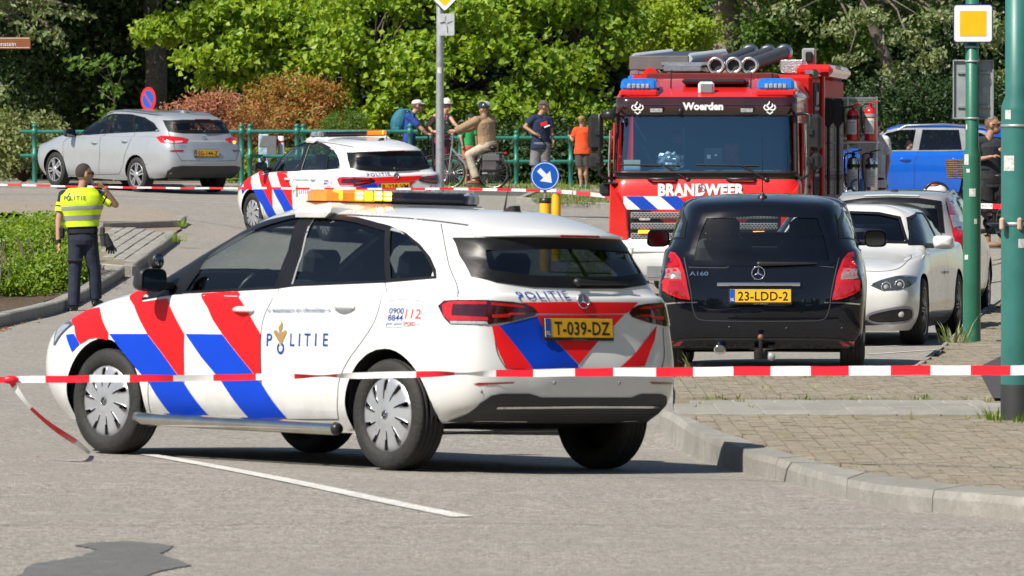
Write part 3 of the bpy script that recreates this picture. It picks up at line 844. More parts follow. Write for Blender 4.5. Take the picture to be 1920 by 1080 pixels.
def clumps(lumps,per,size,clump=.35,shell=.55,droop=.2,front=None):
 """leaves gathered in twig clumps through the volume of ellipsoid lumps [(centre, radii, weight)]"""
 Cs,Ns=[],[]
 for (c,r,n) in lumps:
  c=np.array(c); r=np.array(r)
  k=max(3,int(n)); d=RNG.normal(size=(k,3)); d/=np.linalg.norm(d,axis=1)[:,None]
  if front is not None: d[:,1]=np.where(RNG.random(k)<front,-np.abs(d[:,1]),d[:,1])
  rr=(shell+(1-shell)*RNG.random(k) ** .6)*np.where(RNG.random(k)<.16,RNG.uniform(1.05,1.4,k),1)
  tip=c+d*r*rr[:,None]
  q=np.repeat(tip,per,0)+RNG.normal(size=(k*per,3))*np.array([clump,clump,clump*.75])*.5
  dn=np.repeat(d,per,0); nn=dn*.45+np.array([-.15,-.25,.5])+RNG.normal(size=dn.shape)*.75; nn/=np.linalg.norm(nn,axis=1)[:,None]
  q[:,2] -= droop*RNG.random(len(q))*size
  Cs.append(q); Ns.append(nn)
 return np.concatenate(Cs),np.concatenate(Ns)
def limbs(mb,base,tips,r0,bend=.3):
 b=Vector(base)
 for t in tips:
  t=Vector(t); m1=b.lerp(t,.35)+Vector((random.uniform(-1,1),random.uniform(-.5,.5),random.uniform(.2,1)))*bend; m2=b.lerp(t,.7)+Vector((random.uniform(-1,1),random.uniform(-.5,.5),random.uniform(0,.6)))*bend*.6
  mb.tube([b,m1,m2,t],[r0,r0*.7,r0*.42,r0*.15],7)
def plant(nm,label,cat,base,lumps,kind,per=26,size=.12,clump=.35,shell=.5,trunk=None,group=None,front=None,droop=.3,asp=.62,bark=None,ntip=9,kindpart='crown'):
 root=empty(nm,Vector(base),None,label,cat,group); inv=Vector(base)
 C,N=clumps(lumps,per,size,clump,shell,droop,front); V,F=leaves_np(C,N,size,asp)
 me=np_mesh(kindpart,V-np.array(inv),F,LEAVES[kind]); o=link(kindpart,me,None,root); o['kind']='stuff'
 mb=MB()
 if trunk:
  pts,rs=trunk; pts=[Vector(p)-inv for p in pts]; mb.tube(smoothpoly(pts,False,4),list(np.interp(np.linspace(0,1,(len(pts)-1)*4+1),np.linspace(0,1,len(rs)),rs)),12)
  top=pts[-1]; r0=rs[-1]*.7
 else: top=Vector((0,0,.1)); r0=.05
 tips=[]
 for (c,r,n) in lumps:
  for k in range(max(1,int(ntip/len(lumps))+1)):
   d=Vector(RNG.normal(size=3)).normalized(); tips.append(Vector(c)-inv+Vector((d.x*r[0],d.y*r[1],d.z*r[2]))*.8)
 limbs(mb,top,tips,r0,.4)
 mb.obj('trunk',bark or (BARK if trunk else TWIG),root)
 return root
def PX(px,py,Y): p=P(px,py,Y); return (p.x,p.y,p.z)
def lump(px,py,Y,rx,ry,rz,n): return (PX(px,py,Y),(rx,ry,rz),n)
def gbase(px,Y): x=(px-960)/FOC*Y; return (x,Y,gz(x,Y))
# dark wood on the left, seen through the gap under the crowns
plant('dark_tree','big dark shaded tree behind the silver estate car','tree',gbase(289,136),[lump(70,130,138,2.2,1.4,2.0,190),lump(180,60,137,1.9,1.4,1.6,170),lump(60,20,137,2.2,1.4,1.6,170),lump(330,130,139,1.5,1.3,1.7,130),lump(260,260,140,1.8,1.0,1.0,110),lump(120,270,140,1.8,1.0,.9,120),lump(420,190,140,1.4,1,1.2,100),lump(200,-120,137,3.6,2.,1.8,260),lump(-60,-230,132,3.2,3.,.9,300),lump(130,-230,132,3.2,3.,.9,300),lump(300,-250,133,2.2,2.6,.8,180),lump(-200,-150,131,2.5,3,.9,200)],'dark',26,.15,.55,.35,  # lumps above the frame are an unseen canopy added to shade this tree
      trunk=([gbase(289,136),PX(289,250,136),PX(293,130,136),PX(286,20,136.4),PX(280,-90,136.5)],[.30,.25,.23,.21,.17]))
plant('weeping_tree','tree with drooping dusty grey green leaves in the top left corner','tree',gbase(-150,127),[lump(20,10,125,.42,.4,.26,11),lump(95,12,125,.42,.4,.22,10),lump(60,55,125,.40,.35,.14,6),lump(112,68,125,.22,.3,.13,4),lump(20,-60,125,1.6,1.0,.5,60),lump(140,22,125,.25,.3,.14,4),lump(8,165,125,.12,.2,.1,2)],'grey',10,.15,.22,.3,
      trunk=([gbase(-150,127),PX(-140,150,127),PX(-120,-30,126.6)],[.22,.18,.14]))
plant('hanging_branch_tree','young tree with loose pale leaves hanging before the dark trunk','tree',gbase(215,131),[lump(165,118,128.5,.40,.3,.14,6),lump(205,165,128.5,.25,.3,.22,5),lump(200,210,128.5,.2,.3,.22,5),lump(235,110,128.5,.3,.3,.14,4)],'mid',9,.15,.22,.1,trunk=([gbase(215,131),PX(212,260,131),PX(216,170,130.6)],[.03,.025,.015]),ntip=0)
plant('variegated_shrub','cream and green shrub behind the railing at the left edge','shrub',gbase(45,127),[lump(20,240,126,.6,.6,.38,32),lump(75,235,126,.4,.5,.30,20),lump(40,285,126,.75,.6,.42,42),lump(-60,270,126,.7,.6,.5,30),lump(110,290,126.4,.45,.5,.3,18)],'cream',22,.10,.26,.4)
# bright maple-like tree
plant('maple_tree','bright green tree with layered palmate leaves above the red bush','tree',gbase(420,134),[lump(300,60,131,.55,.6,.20,26),lump(360,40,131,.7,.6,.32,40),lump(440,70,131,.9,.7,.34,55),lump(400,105,130.5,.8,.6,.22,36),lump(520,60,131,.9,.8,.45,60),lump(470,20,131,1.2,.8,.4,70),lump(600,40,131,.8,.8,.5,55),lump(560,110,131,.7,.6,.35,40),lump(420,150,131,.5,.5,.22,20),lump(500,-60,132,2.4,1.4,.8,150),lump(480,140,131,.5,.5,.3,24)],'bright',18,.15,.24,.25,
      trunk=([gbase(420,134),PX(418,250,134),PX(425,120,133.5),PX(440,0,133)],[.13,.11,.09,.06]),asp=.75)
plant('red_leaved_bush','low bush with pinkish red young leaves behind the silver estate car','shrub',gbase(385,129),[lump(360,200,128,.42,.5,.26,26),lump(410,195,128,.5,.5,.26,30),lump(385,235,128,.75,.6,.45,52),lump(330,215,128,.3,.4,.2,12)],'pinkish',26,.085,.2,.4,asp=.42)
plant('red_leaved_bush','large red and olive bush below the bright maple','shrub',gbase(545,131),[lump(500,185,129.5,.55,.5,.40,40),lump(560,170,129.5,.55,.6,.38,42),lump(610,185,129.5,.45,.5,.40,34),lump(540,225,129,.95,.6,.4,62),lump(470,215,129.5,.5,.5,.42,36)],'red',26,.095,.22,.35,asp=.42)
plant('rust_brown_bush','feathery rust brown bush between the red bushes','shrub',gbase(460,128.5),[lump(462,235,128,.42,.4,.40,44),lump(450,275,128,.5,.4,.45,50),lump(490,262,128,.4,.4,.36,34)],'rust',34,.055,.2,.3,asp=.35)
plant('round_shrub','clipped round dark green shrub behind the second police car','shrub',gbase(648,127),[lump(648,236,127,.40,.4,.26,110),lump(648,270,127,.46,.45,.4,120)],'mid',30,.045,.12,.75,asp=.5)
plant('yellow_green_shrub','yellow green ground shrub between railing posts and bins','shrub',gbase(480,126),[lump(430,320,125,.35,.3,.22,16),lump(478,310,125.5,.4,.3,.32,22),lump(560,300,126,.5,.3,.3,26),lump(600,285,126,.4,.3,.3,20)],'hedge',20,.085,.2,.4)
# hazel with big leaves: three shrubs side by side
def hazel(px,seed,label,w=1.):
 Y=131; L_=[]
 rnd=random.Random(seed)
 for i in range(int(19*w)):
  x=px+rnd.uniform(-115,115)*w; y=rnd.uniform(-70,238); L_.append(lump(x,y,Y-1.2+rnd.uniform(-.5,.6)+max(0,(60-y))*.004,rnd.uniform(.5,.85),.5,rnd.uniform(.28,.48),rnd.uniform(15,24)))
 return plant('hazel_shrub',label,'shrub',gbase(px,Y+1.2),L_,'bright' if seed != 3 else 'hedge',13,.145,.26,.30,trunk=([gbase(px,Y+1.2),PX(px+5,250,Y+.9),PX(px-10,170,Y+.5)],[.10,.08,.05]),asp=.86,ntip=40,group='big leaved shrubs behind the people')
hazel(700,1,'tall large leaved shrub left of the grey lamp post'); hazel(880,2,'tall large leaved shrub right of the grey lamp post',1.1); hazel(1075,3,'tall large leaved shrub behind the boy and the fire engine',1.1)
plant('ivy_hedge','dark ivy covered hedge below the railing behind the people','hedge',gbase(930,129),[lump(800+55*k,300+(k % 2)*18,128.4,.62,.45,.62,62) for k in range(8)]+[lump(830+60*k,262,129,.6,.45,.35,26) for k in range(7)],'dark',22,.11,.3,.5)
plant('bright_tree','lime green tree left of the thick ivy trunk','tree',gbase(1250,137),[lump(1255,20,134,.6,.6,.4,42),lump(1300,60,134,.5,.6,.35,36),lump(1225,75,134.5,.6,.6,.35,36),lump(1290,110,134.5,.6,.6,.3,30),lump(1260,-60,135,1.3,1.,.7,80),lump(1200,30,134.5,.45,.5,.4,26)],'lime',24,.125,.3,.3,trunk=([gbase(1250,137),PX(1255,200,137),PX(1262,60,136.4)],[.1,.09,.06]))
plant('thick_trunk_tree','large tree with thick pale trunk above the fire engine hoses','tree',gbase(1362,140),[lump(1440,60,137.5,.6,.5,.5,50),lump(1500,20,137.5,.9,.8,.5,80),lump(1560,80,137.5,.6,.5,.4,40),lump(1620,50,137,.6,.5,.4,36),lump(1480,110,137.5,.5,.5,.3,30),lump(1720,20,137,.7,.5,.4,36),lump(1380,-80,139,1.8,1.4,.9,110),lump(1420,130,140,.8,.6,.5,40)],'mid',22,.13,.36,.3,trunk=([gbase(1362,140),PX(1362,150,140),PX(1362,30,140),PX(1366,-90,140)],[.36,.32,.30,.27]),bark=BARKL)
plant('dusty_tree','tree with dark gaps and dusty grey green leaves on the right','tree',gbase(1640,134),[lump(1560,50,132,.6,.5,.16,12),lump(1640,30,131.5,.7,.5,.18,18),lump(1700,70,131.5,.5,.5,.16,14),lump(1745,110,131.5,.4,.4,.26,13),lump(1760,30,131.5,.6,.5,.2,17),lump(1680,135,132,.35,.4,.16,8),lump(1860,60,131.5,.7,.6,.4,26),lump(1640,-60,133,2.8,1.2,.5,90),lump(1590,110,132.5,.35,.4,.14,7),lump(1900,150,132,.5,.5,.4,16),lump(1480,20,132,.4,.4,.16,8)],'grey',11,.135,.2,.2,
      trunk=([gbase(1640,134),PX(1648,220,134),PX(1668,140,134),PX(1640,60,134),PX(1600,-40,134)],[.17,.15,.13,.11,.07]))
plant('dark_tree','dark leaved tree mass behind the dusty tree on the right','tree',gbase(1720,141),[lump(1500,120,140,1.2,1.,.9,110),lump(1620,120,141,1.4,1.,1.1,120),lump(1750,90,141,1.5,1.,1.0,90),lump(1560,20,141,1.4,1.,.9,110),lump(1900,40,142,1.5,1.,.9,70),lump(1700,-60,142,3.4,1.6,1.1,170),lump(1900,130,142,1.2,.9,.7,55),lump(1400,-230,136,2.6,2.,.7,190),lump(1650,-230,136,2.6,2.,.7,190),lump(1880,-230,137,2.6,2.,.7,160)],'dark',24,.14,.45,.3,trunk=([gbase(1720,141),PX(1715,150,141),PX(1740,20,141)],[.2,.18,.14]))  # highest lumps: out-of-view crown added to cast shade on the leaves below
plant('dark_bush','dark evergreen bush behind the blue people carrier','shrub',gbase(1690,130),[lump(1640+45*k,195+(k % 2)*20,129,.6,.5,.55,60) for k in range(7)]+[lump(1500+60*k,230,131,.6,.5,.6,50) for k in range(3)],'dark',24,.085,.28,.5)
# wood behind everything
def wood():
 L_=[]
 for k in range(30):
  px=-250+k*82
  for py,n in ((300,60),(190,60),(60,60),(-90,60)):
   if 1560<px and py in (60,-90) and k % 2: continue
   L_.append(lump(px+random.uniform(-30,30),py+random.uniform(-40,40),150+random.uniform(-2,4),1.3,1.2,1.1,n))
 C,N=clumps(L_,20,.2,.7,.2,.2,.8); V,F=leaves_np(C,N,.24)
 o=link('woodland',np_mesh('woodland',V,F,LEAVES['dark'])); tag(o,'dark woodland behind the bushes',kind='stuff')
wood()
# clipped hedge at the kerb, left
def hedge():
 b=G(40,560); root=empty('hedge',b,None,'knee high sunlit green hedge beside the officer','hedge'); L_=[]
 for (px,py,Y,n) in ((-60,470,80,60),(-20,460,80,60),(25,455,80.5,66),(60,440,81.5,66),(95,435,82.5,60),(115,445,82.5,50),(-30,520,78,70),(10,515,78.2,70),(50,500,79.3,70),(90,485,80.4,66),(112,480,81.2,50),(10,425,83,40),(60,420,84,40),(100,418,85,36),(-40,430,83,40),(40,540,78.4,40),(90,525,79.6,36),(118,500,80.8,26)): L_.append(lump(px,py+18,Y,.36,.8,.24,n*2.1))
 C,N=clumps(L_,22,.06,.16,.5,.2); V,F=leaves_np(C,N,.062,.6)
 o=link('foliage',np_mesh('foliage',V-np.array(b),F,LEAVES['hedge']),None,root); o['kind']='stuff'
 mb=MB()
 for k in range(26):
  p=G(-40+k*6.2,575-k*1.6); p=p-b; mb.tube([p,p+Vector((random.uniform(-.1,.1),.2,.35)),p+Vector((random.uniform(-.2,.2),.4,.7))],[.014,.01,.006],5)
 mb.obj('stem',TWIG,root)
hedge()
# grasses and weeds
def blades(px_list,n,h,m,spread):
 V=[]; F=[]
 for (px,py,hh) in px_list:
  c=G(px,py,hh)
  for k in range(n):
   a=random.uniform(0,6.28); r=random.uniform(0,spread); b=c+Vector((math.cos(a)*r,math.sin(a)*r,-.01)); l=h*random.uniform(.4,1.1); t=b+Vector((math.cos(a)*l*random.uniform(.2,.9),math.sin(a)*l*.5,l*random.uniform(.5,1)))
   s=Vector((-math.sin(a),math.cos(a),0))*random.uniform(.003,.007); m1=b.lerp(t,.55)+Vector((0,0,l*.12)); i=len(V); V += [b-s,b+s,m1+s*.8,m1-s*.8,t]; F += [(i,i+1,i+2,i+3),(i+3,i+2,i+4)]
 return V,F
def tuft(label,px,py,hh,n,h,kind,spread):
 V,F=blades([(px,py,hh)],n,h,None,spread); c=G(px,py,hh); mb=MB(); mb.add([v-c for v in V],F,0,False)
 tag(mb.obj('grass_tuft',LEAVES[kind],None,c),label,'weed','weeds along the pavement')
tuft('green grass tuft left of the near thick green pole foot',1862,796,.12,60,.16,'hedge',.10); tuft('green grass growing at the foot of the near thick green pole',1905,800,.12,70,.14,'hedge',.22)
tuft('dry weeds left of the farther green pole foot',1790,642,.12,60,.26,'cream',.16); tuft('dry seeding grass between the near police car and the black hatchback',1297,700,.12,14,.22,'cream',.03); tuft('small weed on the brick paving near the concrete tiles',1708,800,.12,12,.13,'hedge',.03); tuft('grass growing at the end of the left island kerb',340,424,.12,50,.16,'hedge',.12); tuft('green weed at the tip of the brick island',330,452,.10,50,.2,'hedge',.2)
def joint_weeds():
 pts=[]
 for k in range(150):
  a=random.random()
  if a<.35: pts.append((random.uniform(1270,1640),random.gauss(704,2.5),.12))
  elif a<.55: pts.append((random.uniform(1280,1860),random.gauss(791,2),.12))
  elif a<.7: pts.append((random.uniform(1270,1860),random.gauss(746,2),.12))
  else: pts.append((random.uniform(1300,1850),random.uniform(706,860) if random.random()<.6 else random.uniform(795,850),.12))
 V,F=blades([q for q in pts if q[1]<790 or q[0]>1300+(q[1]-790)*2.5],7,.05,None,.06); mb=MB(); mb.add(V,F,0,False); tag(mb.obj('joint_weeds',LEAVES['cream']),'thin weeds in the paving joints',kind='stuff')
 V=[]; F=[]
 pts=[]
 for k in range(1500):
  u=random.random(); v=random.random(); pts.append((995+u*160,367.5+v*15,.08))
 V,F=blades([q for q in pts if q[0]>984+(q[1]-366)*1.6],4,.10,None,.1); mb=MB(); mb.add(V,F,0,False); tag(mb.obj('dry_grass',LEAVES['cream']),'dry grass on the small island',kind='stuff')
 pts=[(random.uniform(780,1150),random.uniform(347,358),.05) for k in range(500)]
 V,F=blades(pts,4,.14,None,.15); mb=MB(); mb.add(V,F,0,False); tag(mb.obj('verge_grass',LEAVES['hedge']),'grass along the foot of the railing',kind='stuff')
joint_weeds()
def litter():
 rr=random.Random(6); C=[]
 for k in range(420):
  a=rr.random()
  if a<.6: px=rr.uniform(-20,240); p=G(px,622-(px+20)*.42+rr.gauss(0,8),.012)
  else: continue
  C.append(tuple(p))
 C=np.array(C); N=np.tile(np.array([0,0,1.]),(len(C),1))+RNG.normal(size=(len(C),3))*.35; N/=np.linalg.norm(N,axis=1)[:,None]; V,F=leaves_np(C,N,.045)
 tag(link('leaf_litter',np_mesh('leaf_litter',V,F,LEAVES['rust'])),'dry leaves lying along the kerbs',kind='stuff')
litter()
# ---------------------------------------------------------------- invented trees and houses out of view, added to darken reflections in paint and glass
def behind():
 rnd=random.Random(9); L_=[]
 for (x,y,h) in ((-24,6,15),(-15,0,16),(-33,-6,16),(-7,-14,15),(6,-14,15),(14,-4,16),(13,10,14),(22,8,15),(24,24,14),(30,-2,16),(19,38,12),(21,54,12),(23,72,12),(-40,10,15)):
  for k in range(9): L_.append(((x+rnd.uniform(-3,3),y+rnd.uniform(-3,3),h*rnd.uniform(.28,.85)),(2.4,2.4,1.9),46))
 C,N=clumps(L_,8,.5,1.3,.3,.2); V,F=leaves_np(C,N,.75); o=link('unseen_street_trees',np_mesh('unseen_street_trees',V,F,LEAVES['mid'])); tag(o,'unseen street trees added to darken reflections',kind='stuff')
 BR=stonemat('red house brick',(.26,.12,.085),.25,14,.3); TILE_R=stonemat('dark roof tile',(.07,.055,.05),.3,8,.3); PANE=mat('house window pane',(.03,.035,.04),.05,var=.1)
 for k,(x,y,rz) in enumerate(((-26,-32,0),(-13,-32,0),(0,-32,0),(13,-32,0),(26,-32,0),(32,36,90),(33,52,90),(34,68,90))):
  h=empty('unseen_brick_house',Matrix.Translation((x,y,0)) @ Matrix.Rotation(rad(rz),4,'Z'),None,'unseen added brick house with dark tiled roof, house %s of the row' % ('one','two','three','four','five','six','seven','eight')[k],'house','unseen brick houses added for reflections')
  mb=MB(); mb.box((0,0,3),(12.6,8,6.2),.02); mb.obj('wall',BR,h); mb=MB(); mb.prism([(-4.4,6.05),(4.4,6.05),(0,10.2)],-6.4,6.4,'x'); mb.obj('roof',TILE_R,h)
  for i in range(4):
   for z in (1.6,4.4):
    w=MB(); w.box((-4.5+i*3,4.03,z),(1.5,.1,1.6),.02); f=w.obj('window',WHT,h); p=MB(); p.box((-4.5+i*3,4.06,z),(1.3,.08,1.4),.01); p.obj('pane',PANE,f)
# ---------------------------------------------------------------- shared car pieces
RUB=mat('black rubber trim',(.010,.010,.011),.35,spec=.3,var=.2)
BLK=mat('black plastic',(.018,.018,.019),.38,var=.2)
TYR=mat('tyre rubber',(.022,.021,.02),.75,var=.3,scale=9,bump=.3,bscale=40)
DRK=mat('dark interior',(.02,.021,.023),.8,var=.2)
SEAT=mat('seat cloth',(.028,.028,.03),.9,var=.2,scale=40)
GREYT=mat('grey trim',(.3,.31,.32),.35,var=.1)
CHR=mat('chrome',(.75,.76,.78),.12,1.,var=.05)
ALU=mat('brushed aluminium',(.62,.63,.65),.32,1.,var=.1,scale=20)
SILV=mat('silver wheel paint',(.46,.47,.49),.35,.55,var=.08)
WHT=mat('white plastic',(.78,.78,.77),.4,var=.05)
YEL=mat('yellow number plate',(.82,.44,.012),.4,var=.07,scale=15)
NBLU=mat('plate blue',(.01,.08,.42),.4,var=.05)
INK=mat('black ink',(.008,.008,.008),.5,var=.1)
DISC=mat('dark wheel well',(.012,.012,.012),.7,var=.3)
LRED=mat('red lamp plastic',(.38,.004,.008),.08,coat=1,var=.2,scale=25)
LRED2=mat('bright red lamp plastic',(.52,.008,.012),.12,coat=1,var=.12,scale=30)
LDK=mat('dark smoked lamp plastic',(.05,.004,.008),.06,coat=1,var=.3,scale=25)
LCLR=mat('clear lamp plastic',(.55,.55,.56),.12,.3,coat=1,var=.3,scale=30)
GL_SIDE=glass('side window glass',(.88,.95,.94),1.5)
GL_TINT=glass('tinted window glass',(.42,.48,.52),1.52)
GL_DARK=glass('dark privacy glass',(.14,.165,.19),1.55)
GL_LAMP=glass('lamp cover glass',(.75,.8,.85),1.45)
MIRG=mat('mirror glass',(.20,.23,.25),.03,1.,var=.0)

def tyre_mesh(R=.325,w=.205,rim=.215,name='tyre'):
 mb=MB(); h=w/2
 prof=[(rim,-h*.86),(rim+.012,-h*.97),((R+rim)/2-.01,-h*1.04),(R-.03,-h*.98),(R-.010,-h*.86),(R-.001,-h*.70)]
 for k in range(4):
  a=-h*.62+k*h*.33; prof += [(R,a),(R,a+h*.22),(R-.007,a+h*.235),(R-.007,a+h*.30)]
 prof += [(R-.001,h*.70),(R-.010,h*.86),(R-.03,h*.98),((R+rim)/2-.01,h*1.04),(rim+.012,h*.97),(rim,h*.86),(rim-.02,h*.5),(rim-.02,-h*.5),(rim,-h*.86)]
 mb.lathe(prof,48,'y')
 return mb.mesh(name)
def hubcap_mb(R=.215,n=10,y=.0):
 """ten-slot wheel cover in the xz plane, outer face towards +y"""
 mb=MB(); nr=11; na=n*8
 rr=[.0,.03,.05,.07,.09,.115,.14,.165,.183,.198,.210,R]; rr=[r*R/.215 for r in rr]
 def hgt(r): t=r/R; return y+.018*(1-t ** 2.2)-.012*max(0,t-.9)*10+(.004 if .16<t<.30 else 0)
 V=[(0,hgt(0),0)]; F=[]
 for r in rr[1:]:
  for k in range(na):
   a=2*math.pi*k/na+.22*(r/R); V.append((r*math.cos(a),hgt(r),r*math.sin(a)))
 def slot(ri,k):
  if not (4 <= ri <= 8): return False
  wd={4: 1,5: 1,6: 2,7: 2,8: 2}[ri]; kk=k % 8
  return kk<wd
 for k in range(na): F.append((0,1+(k+1) % na,1+k))
 for ri in range(len(rr)-2):
  for k in range(na):
   a=1+ri*na+k; b=1+ri*na+(k+1) % na
   if slot(ri+1,k):
    # recessed pocket wall sheets
    V += [(V[a][0],V[a][1]-.022,V[a][2]),(V[a+na][0],V[a+na][1]-.022,V[a+na][2]),(V[b][0],V[b][1]-.022,V[b][2]),(V[b+na][0],V[b+na][1]-.022,V[b+na][2])]
    q=len(V)-4
    if not slot(ri+1,k-1): F.append((a,a+na,q+1,q))
    if not slot(ri+1,k+1): F.append((b,q+2,q+3,b+na))
    if not slot(ri,k): F.append((a,q,q+2,b))
    if not slot(ri+2,k): F.append((a+na,b+na,q+3,q+1))
    continue
   F.append((a,b,b+na,a+na))
 mb.add(V,F,0,True)
 mb.lathe([(R,hgt(R)),(R+.006,hgt(R)-.006),(R+.004,hgt(R)-.02)],60,'y')
 return mb
def alloy_mb(R=.215,n=5,split=.17,w=.03,depth=.02):
 mb=MB()
 mb.lathe([(R-.012,.0),(R,.006),(R+.006,.0),(R+.004,-.03),(R-.02,-.10),(R-.026,-.10),(R-.016,-.02)],48,'y')
 for k in range(n):
  for sg in (-1,1):
   a0=2*math.pi*k/n+math.pi/2; a1=a0+sg*split
   p0=Vector((.045*math.cos(a0+sg*.35),.016,.045*math.sin(a0+sg*.35))); p1=Vector((R*.97*math.cos(a1),.0,R*.97*math.sin(a1)))
   d=(p1-p0).normalized(); s_=Vector((-d.z,0,d.x))*w/2; dn=Vector((0,-depth,0))
   V=[p0-s_,p0+s_,p1+s_*.8,p1-s_*.8]; V += [v+dn for v in V]
   mb.add(V,[(0,1,2,3),(4,7,6,5),(0,4,5,1),(1,5,6,2),(2,6,7,3),(3,7,4,0)],0,False)
 mb.lathe([(0,.024),(.03,.023),(.058,.016),(.062,-.01)],20,'y')
 return mb
def star_mb(r,M,t=.006,ring=True):
 """three-pointed star in a ring, in the xy plane of M"""
 mb=MB()
 for k in range(3):
  a=math.pi/2+k*2*math.pi/3; d=Vector((math.cos(a),math.sin(a),0)); s=Vector((-d.y,d.x,0))
  c=Vector((0,0,t)); tip=d*r*.95
  mb.add([c,tip,s*r*.17+d*.05*r,-s*r*.17+d*.05*r],[(0,1,2),(0,3,1)],0,False,M)
 if ring:
  pts=[(r*math.cos(2*math.pi*k/24),r*math.sin(2*math.pi*k/24),t*.5) for k in range(25)]
  mb.tube(pts,r*.11,6,False,0,M)
 return mb
class WheelSet:
 def __init__(s,R,w,rim,cap,badge=None,rimmat=None,dark=True):
  s.R,s.w,s.rim=R,w,rim
  s.tyre=tyre_mesh(R,w,rim); s.tyre.materials.append(TYR)
  s.cap=cap.mesh('wheel_cover'); s.cap.materials.append(rimmat or SILV)
  mb=MB(); mb.lathe([(0,w*.18),(rim*.99,w*.18)],24,'y',smooth=False); mb.lathe([(rim*.3,w*.19),(rim*.62,w*.19),(rim*.62,w*.15)],24,'y')
  s.well=mb.mesh('brake_disc'); s.well.materials.append(DISC)
  s.badge=badge
 def put(s,parent,x,y,side,z=None,steer=0.,name='rim'):
  z=s.R if z is None else z
  w=empty('wheel',Matrix.Translation((x,y,z)) @ Matrix.Rotation((0 if side>0 else math.pi)+rad(steer),4,'Z') @ Matrix.Rotation(random.uniform(0,6.28),4,'Y'),parent)
  link('tyre',s.tyre,None,w); link(name,s.cap,None,w,Matrix.Translation((0,s.w*.5-.012,0))); link('brake_disc',s.well,None,w)
  if s.badge: link('wheel_badge',s.badge,None,w,Matrix.Translation((0,s.w*.5+.008,0)))
  return w
def arch_liners(parent,wheels,R=.39,y0=.45,y1=.86):
 for (x,z) in wheels:
  for sg in (1,-1):
   mb=MB()
   V=[]; F=[]; n=16
   for k in range(n+1):
    a=math.pi*(-.0+1.0*k/n)
    for y in (y0,y1): V.append((x+R*math.cos(a),sg*y,z+R*math.sin(a)))
   for k in range(n): F.append((2*k,2*k+1,2*k+3,2*k+2))
   mb.add(V,F,0,True)
   mb.add([(x,sg*y0,z)]+[V[2*k] for k in range(n+1)],[(0,k+1,k+2) for k in range(n)],0,False)
   mb.obj('wheel_arch',DISC,parent)
def plate(parent,M,text,frame=True,country='NL',wd=.52):
 """yellow plate in the xy plane of M (x along the lettering, facing +z)"""
 mb=MB(); mb.box((0,0,-.006),(wd+.022,.135,.012),.004)
 pl=mb.obj('number_plate',BLK,parent,M)
 m2=MB(); m2.box((0,.006,.002),(wd,.11,.006),.0015); m2.obj('plate_face',YEL,pl)
 m3=MB(); m3.box((-wd/2+.022,.006,.0045),(.043,.108,.004),.001); m3.obj('country_band',NBLU,pl)
 m4=MB(); textmb(m4,country,Matrix.Translation((-wd/2+.022,-.036,.0072)),.024,.03,bold=.01); m4.obj('country_lettering',WHT,pl)
 m5=MB(); textmb(m5,text,Matrix.Translation((.022,-.033,.0058)),.078,wd*.82,bold=.018,space=1.05); m5.obj('plate_lettering',INK,pl)
 m6=MB(); textmb(m6,'AUTO SERVICE',Matrix.Translation((0,-.0655,.0008)),.009,.12); m6.obj('frame_lettering',GREYT,pl)
 return pl
def seats(parent,xs,ys,z=.45,m=SEAT):
 for x in xs:
  for y in ys:
   s=empty('seat',(x,y,z),parent)
   mb=MB(); mb.box((.12,0,.0),(.5,.48,.16),.05); mb.obj('cushion',m,s)
   mb=MB(); mb.box((0,0,.32),(.14,.48,.58),.05,M=Matrix.Rotation(rad(-14),4,'Y')); mb.obj('backrest',m,s)
   mb=MB(); mb.box((0,0,.71),(.10,.27,.17),.04,M=Matrix.Rotation(rad(-12),4,'Y'))
   for q in (-.06,.06): mb.cyl((-.13,q,.58),(-.14,q,.68),.008,n=6)
   mb.obj('headrest',m,s)
def steering(parent,c,r=.18,tilt=25):
 M=Matrix.Translation(c) @ Matrix.Rotation(rad(90-tilt),4,'Y')
 mb=MB(); pts=[(r*math.cos(2*math.pi*k/20),r*math.sin(2*math.pi*k/20),0) for k in range(21)]
 mb.tube(pts,.015,6,False,0,M); mb.box((0,0,0),(.1,.12,.04),.01,M=M); mb.box((0,0,-.005),(.03,2*r,.02),.005,M=M)
 return mb.obj('steering_wheel',BLK,parent)
def dash(parent,x,z=.85,w=1.4,l=.5):
 mb=MB(); mb.box((x,0,z),(l,w,.22),.06); mb.box((x-.3,0,z-.25),(.5,.28,.3),.05)
 return mb.obj('dashboard',DRK,parent)
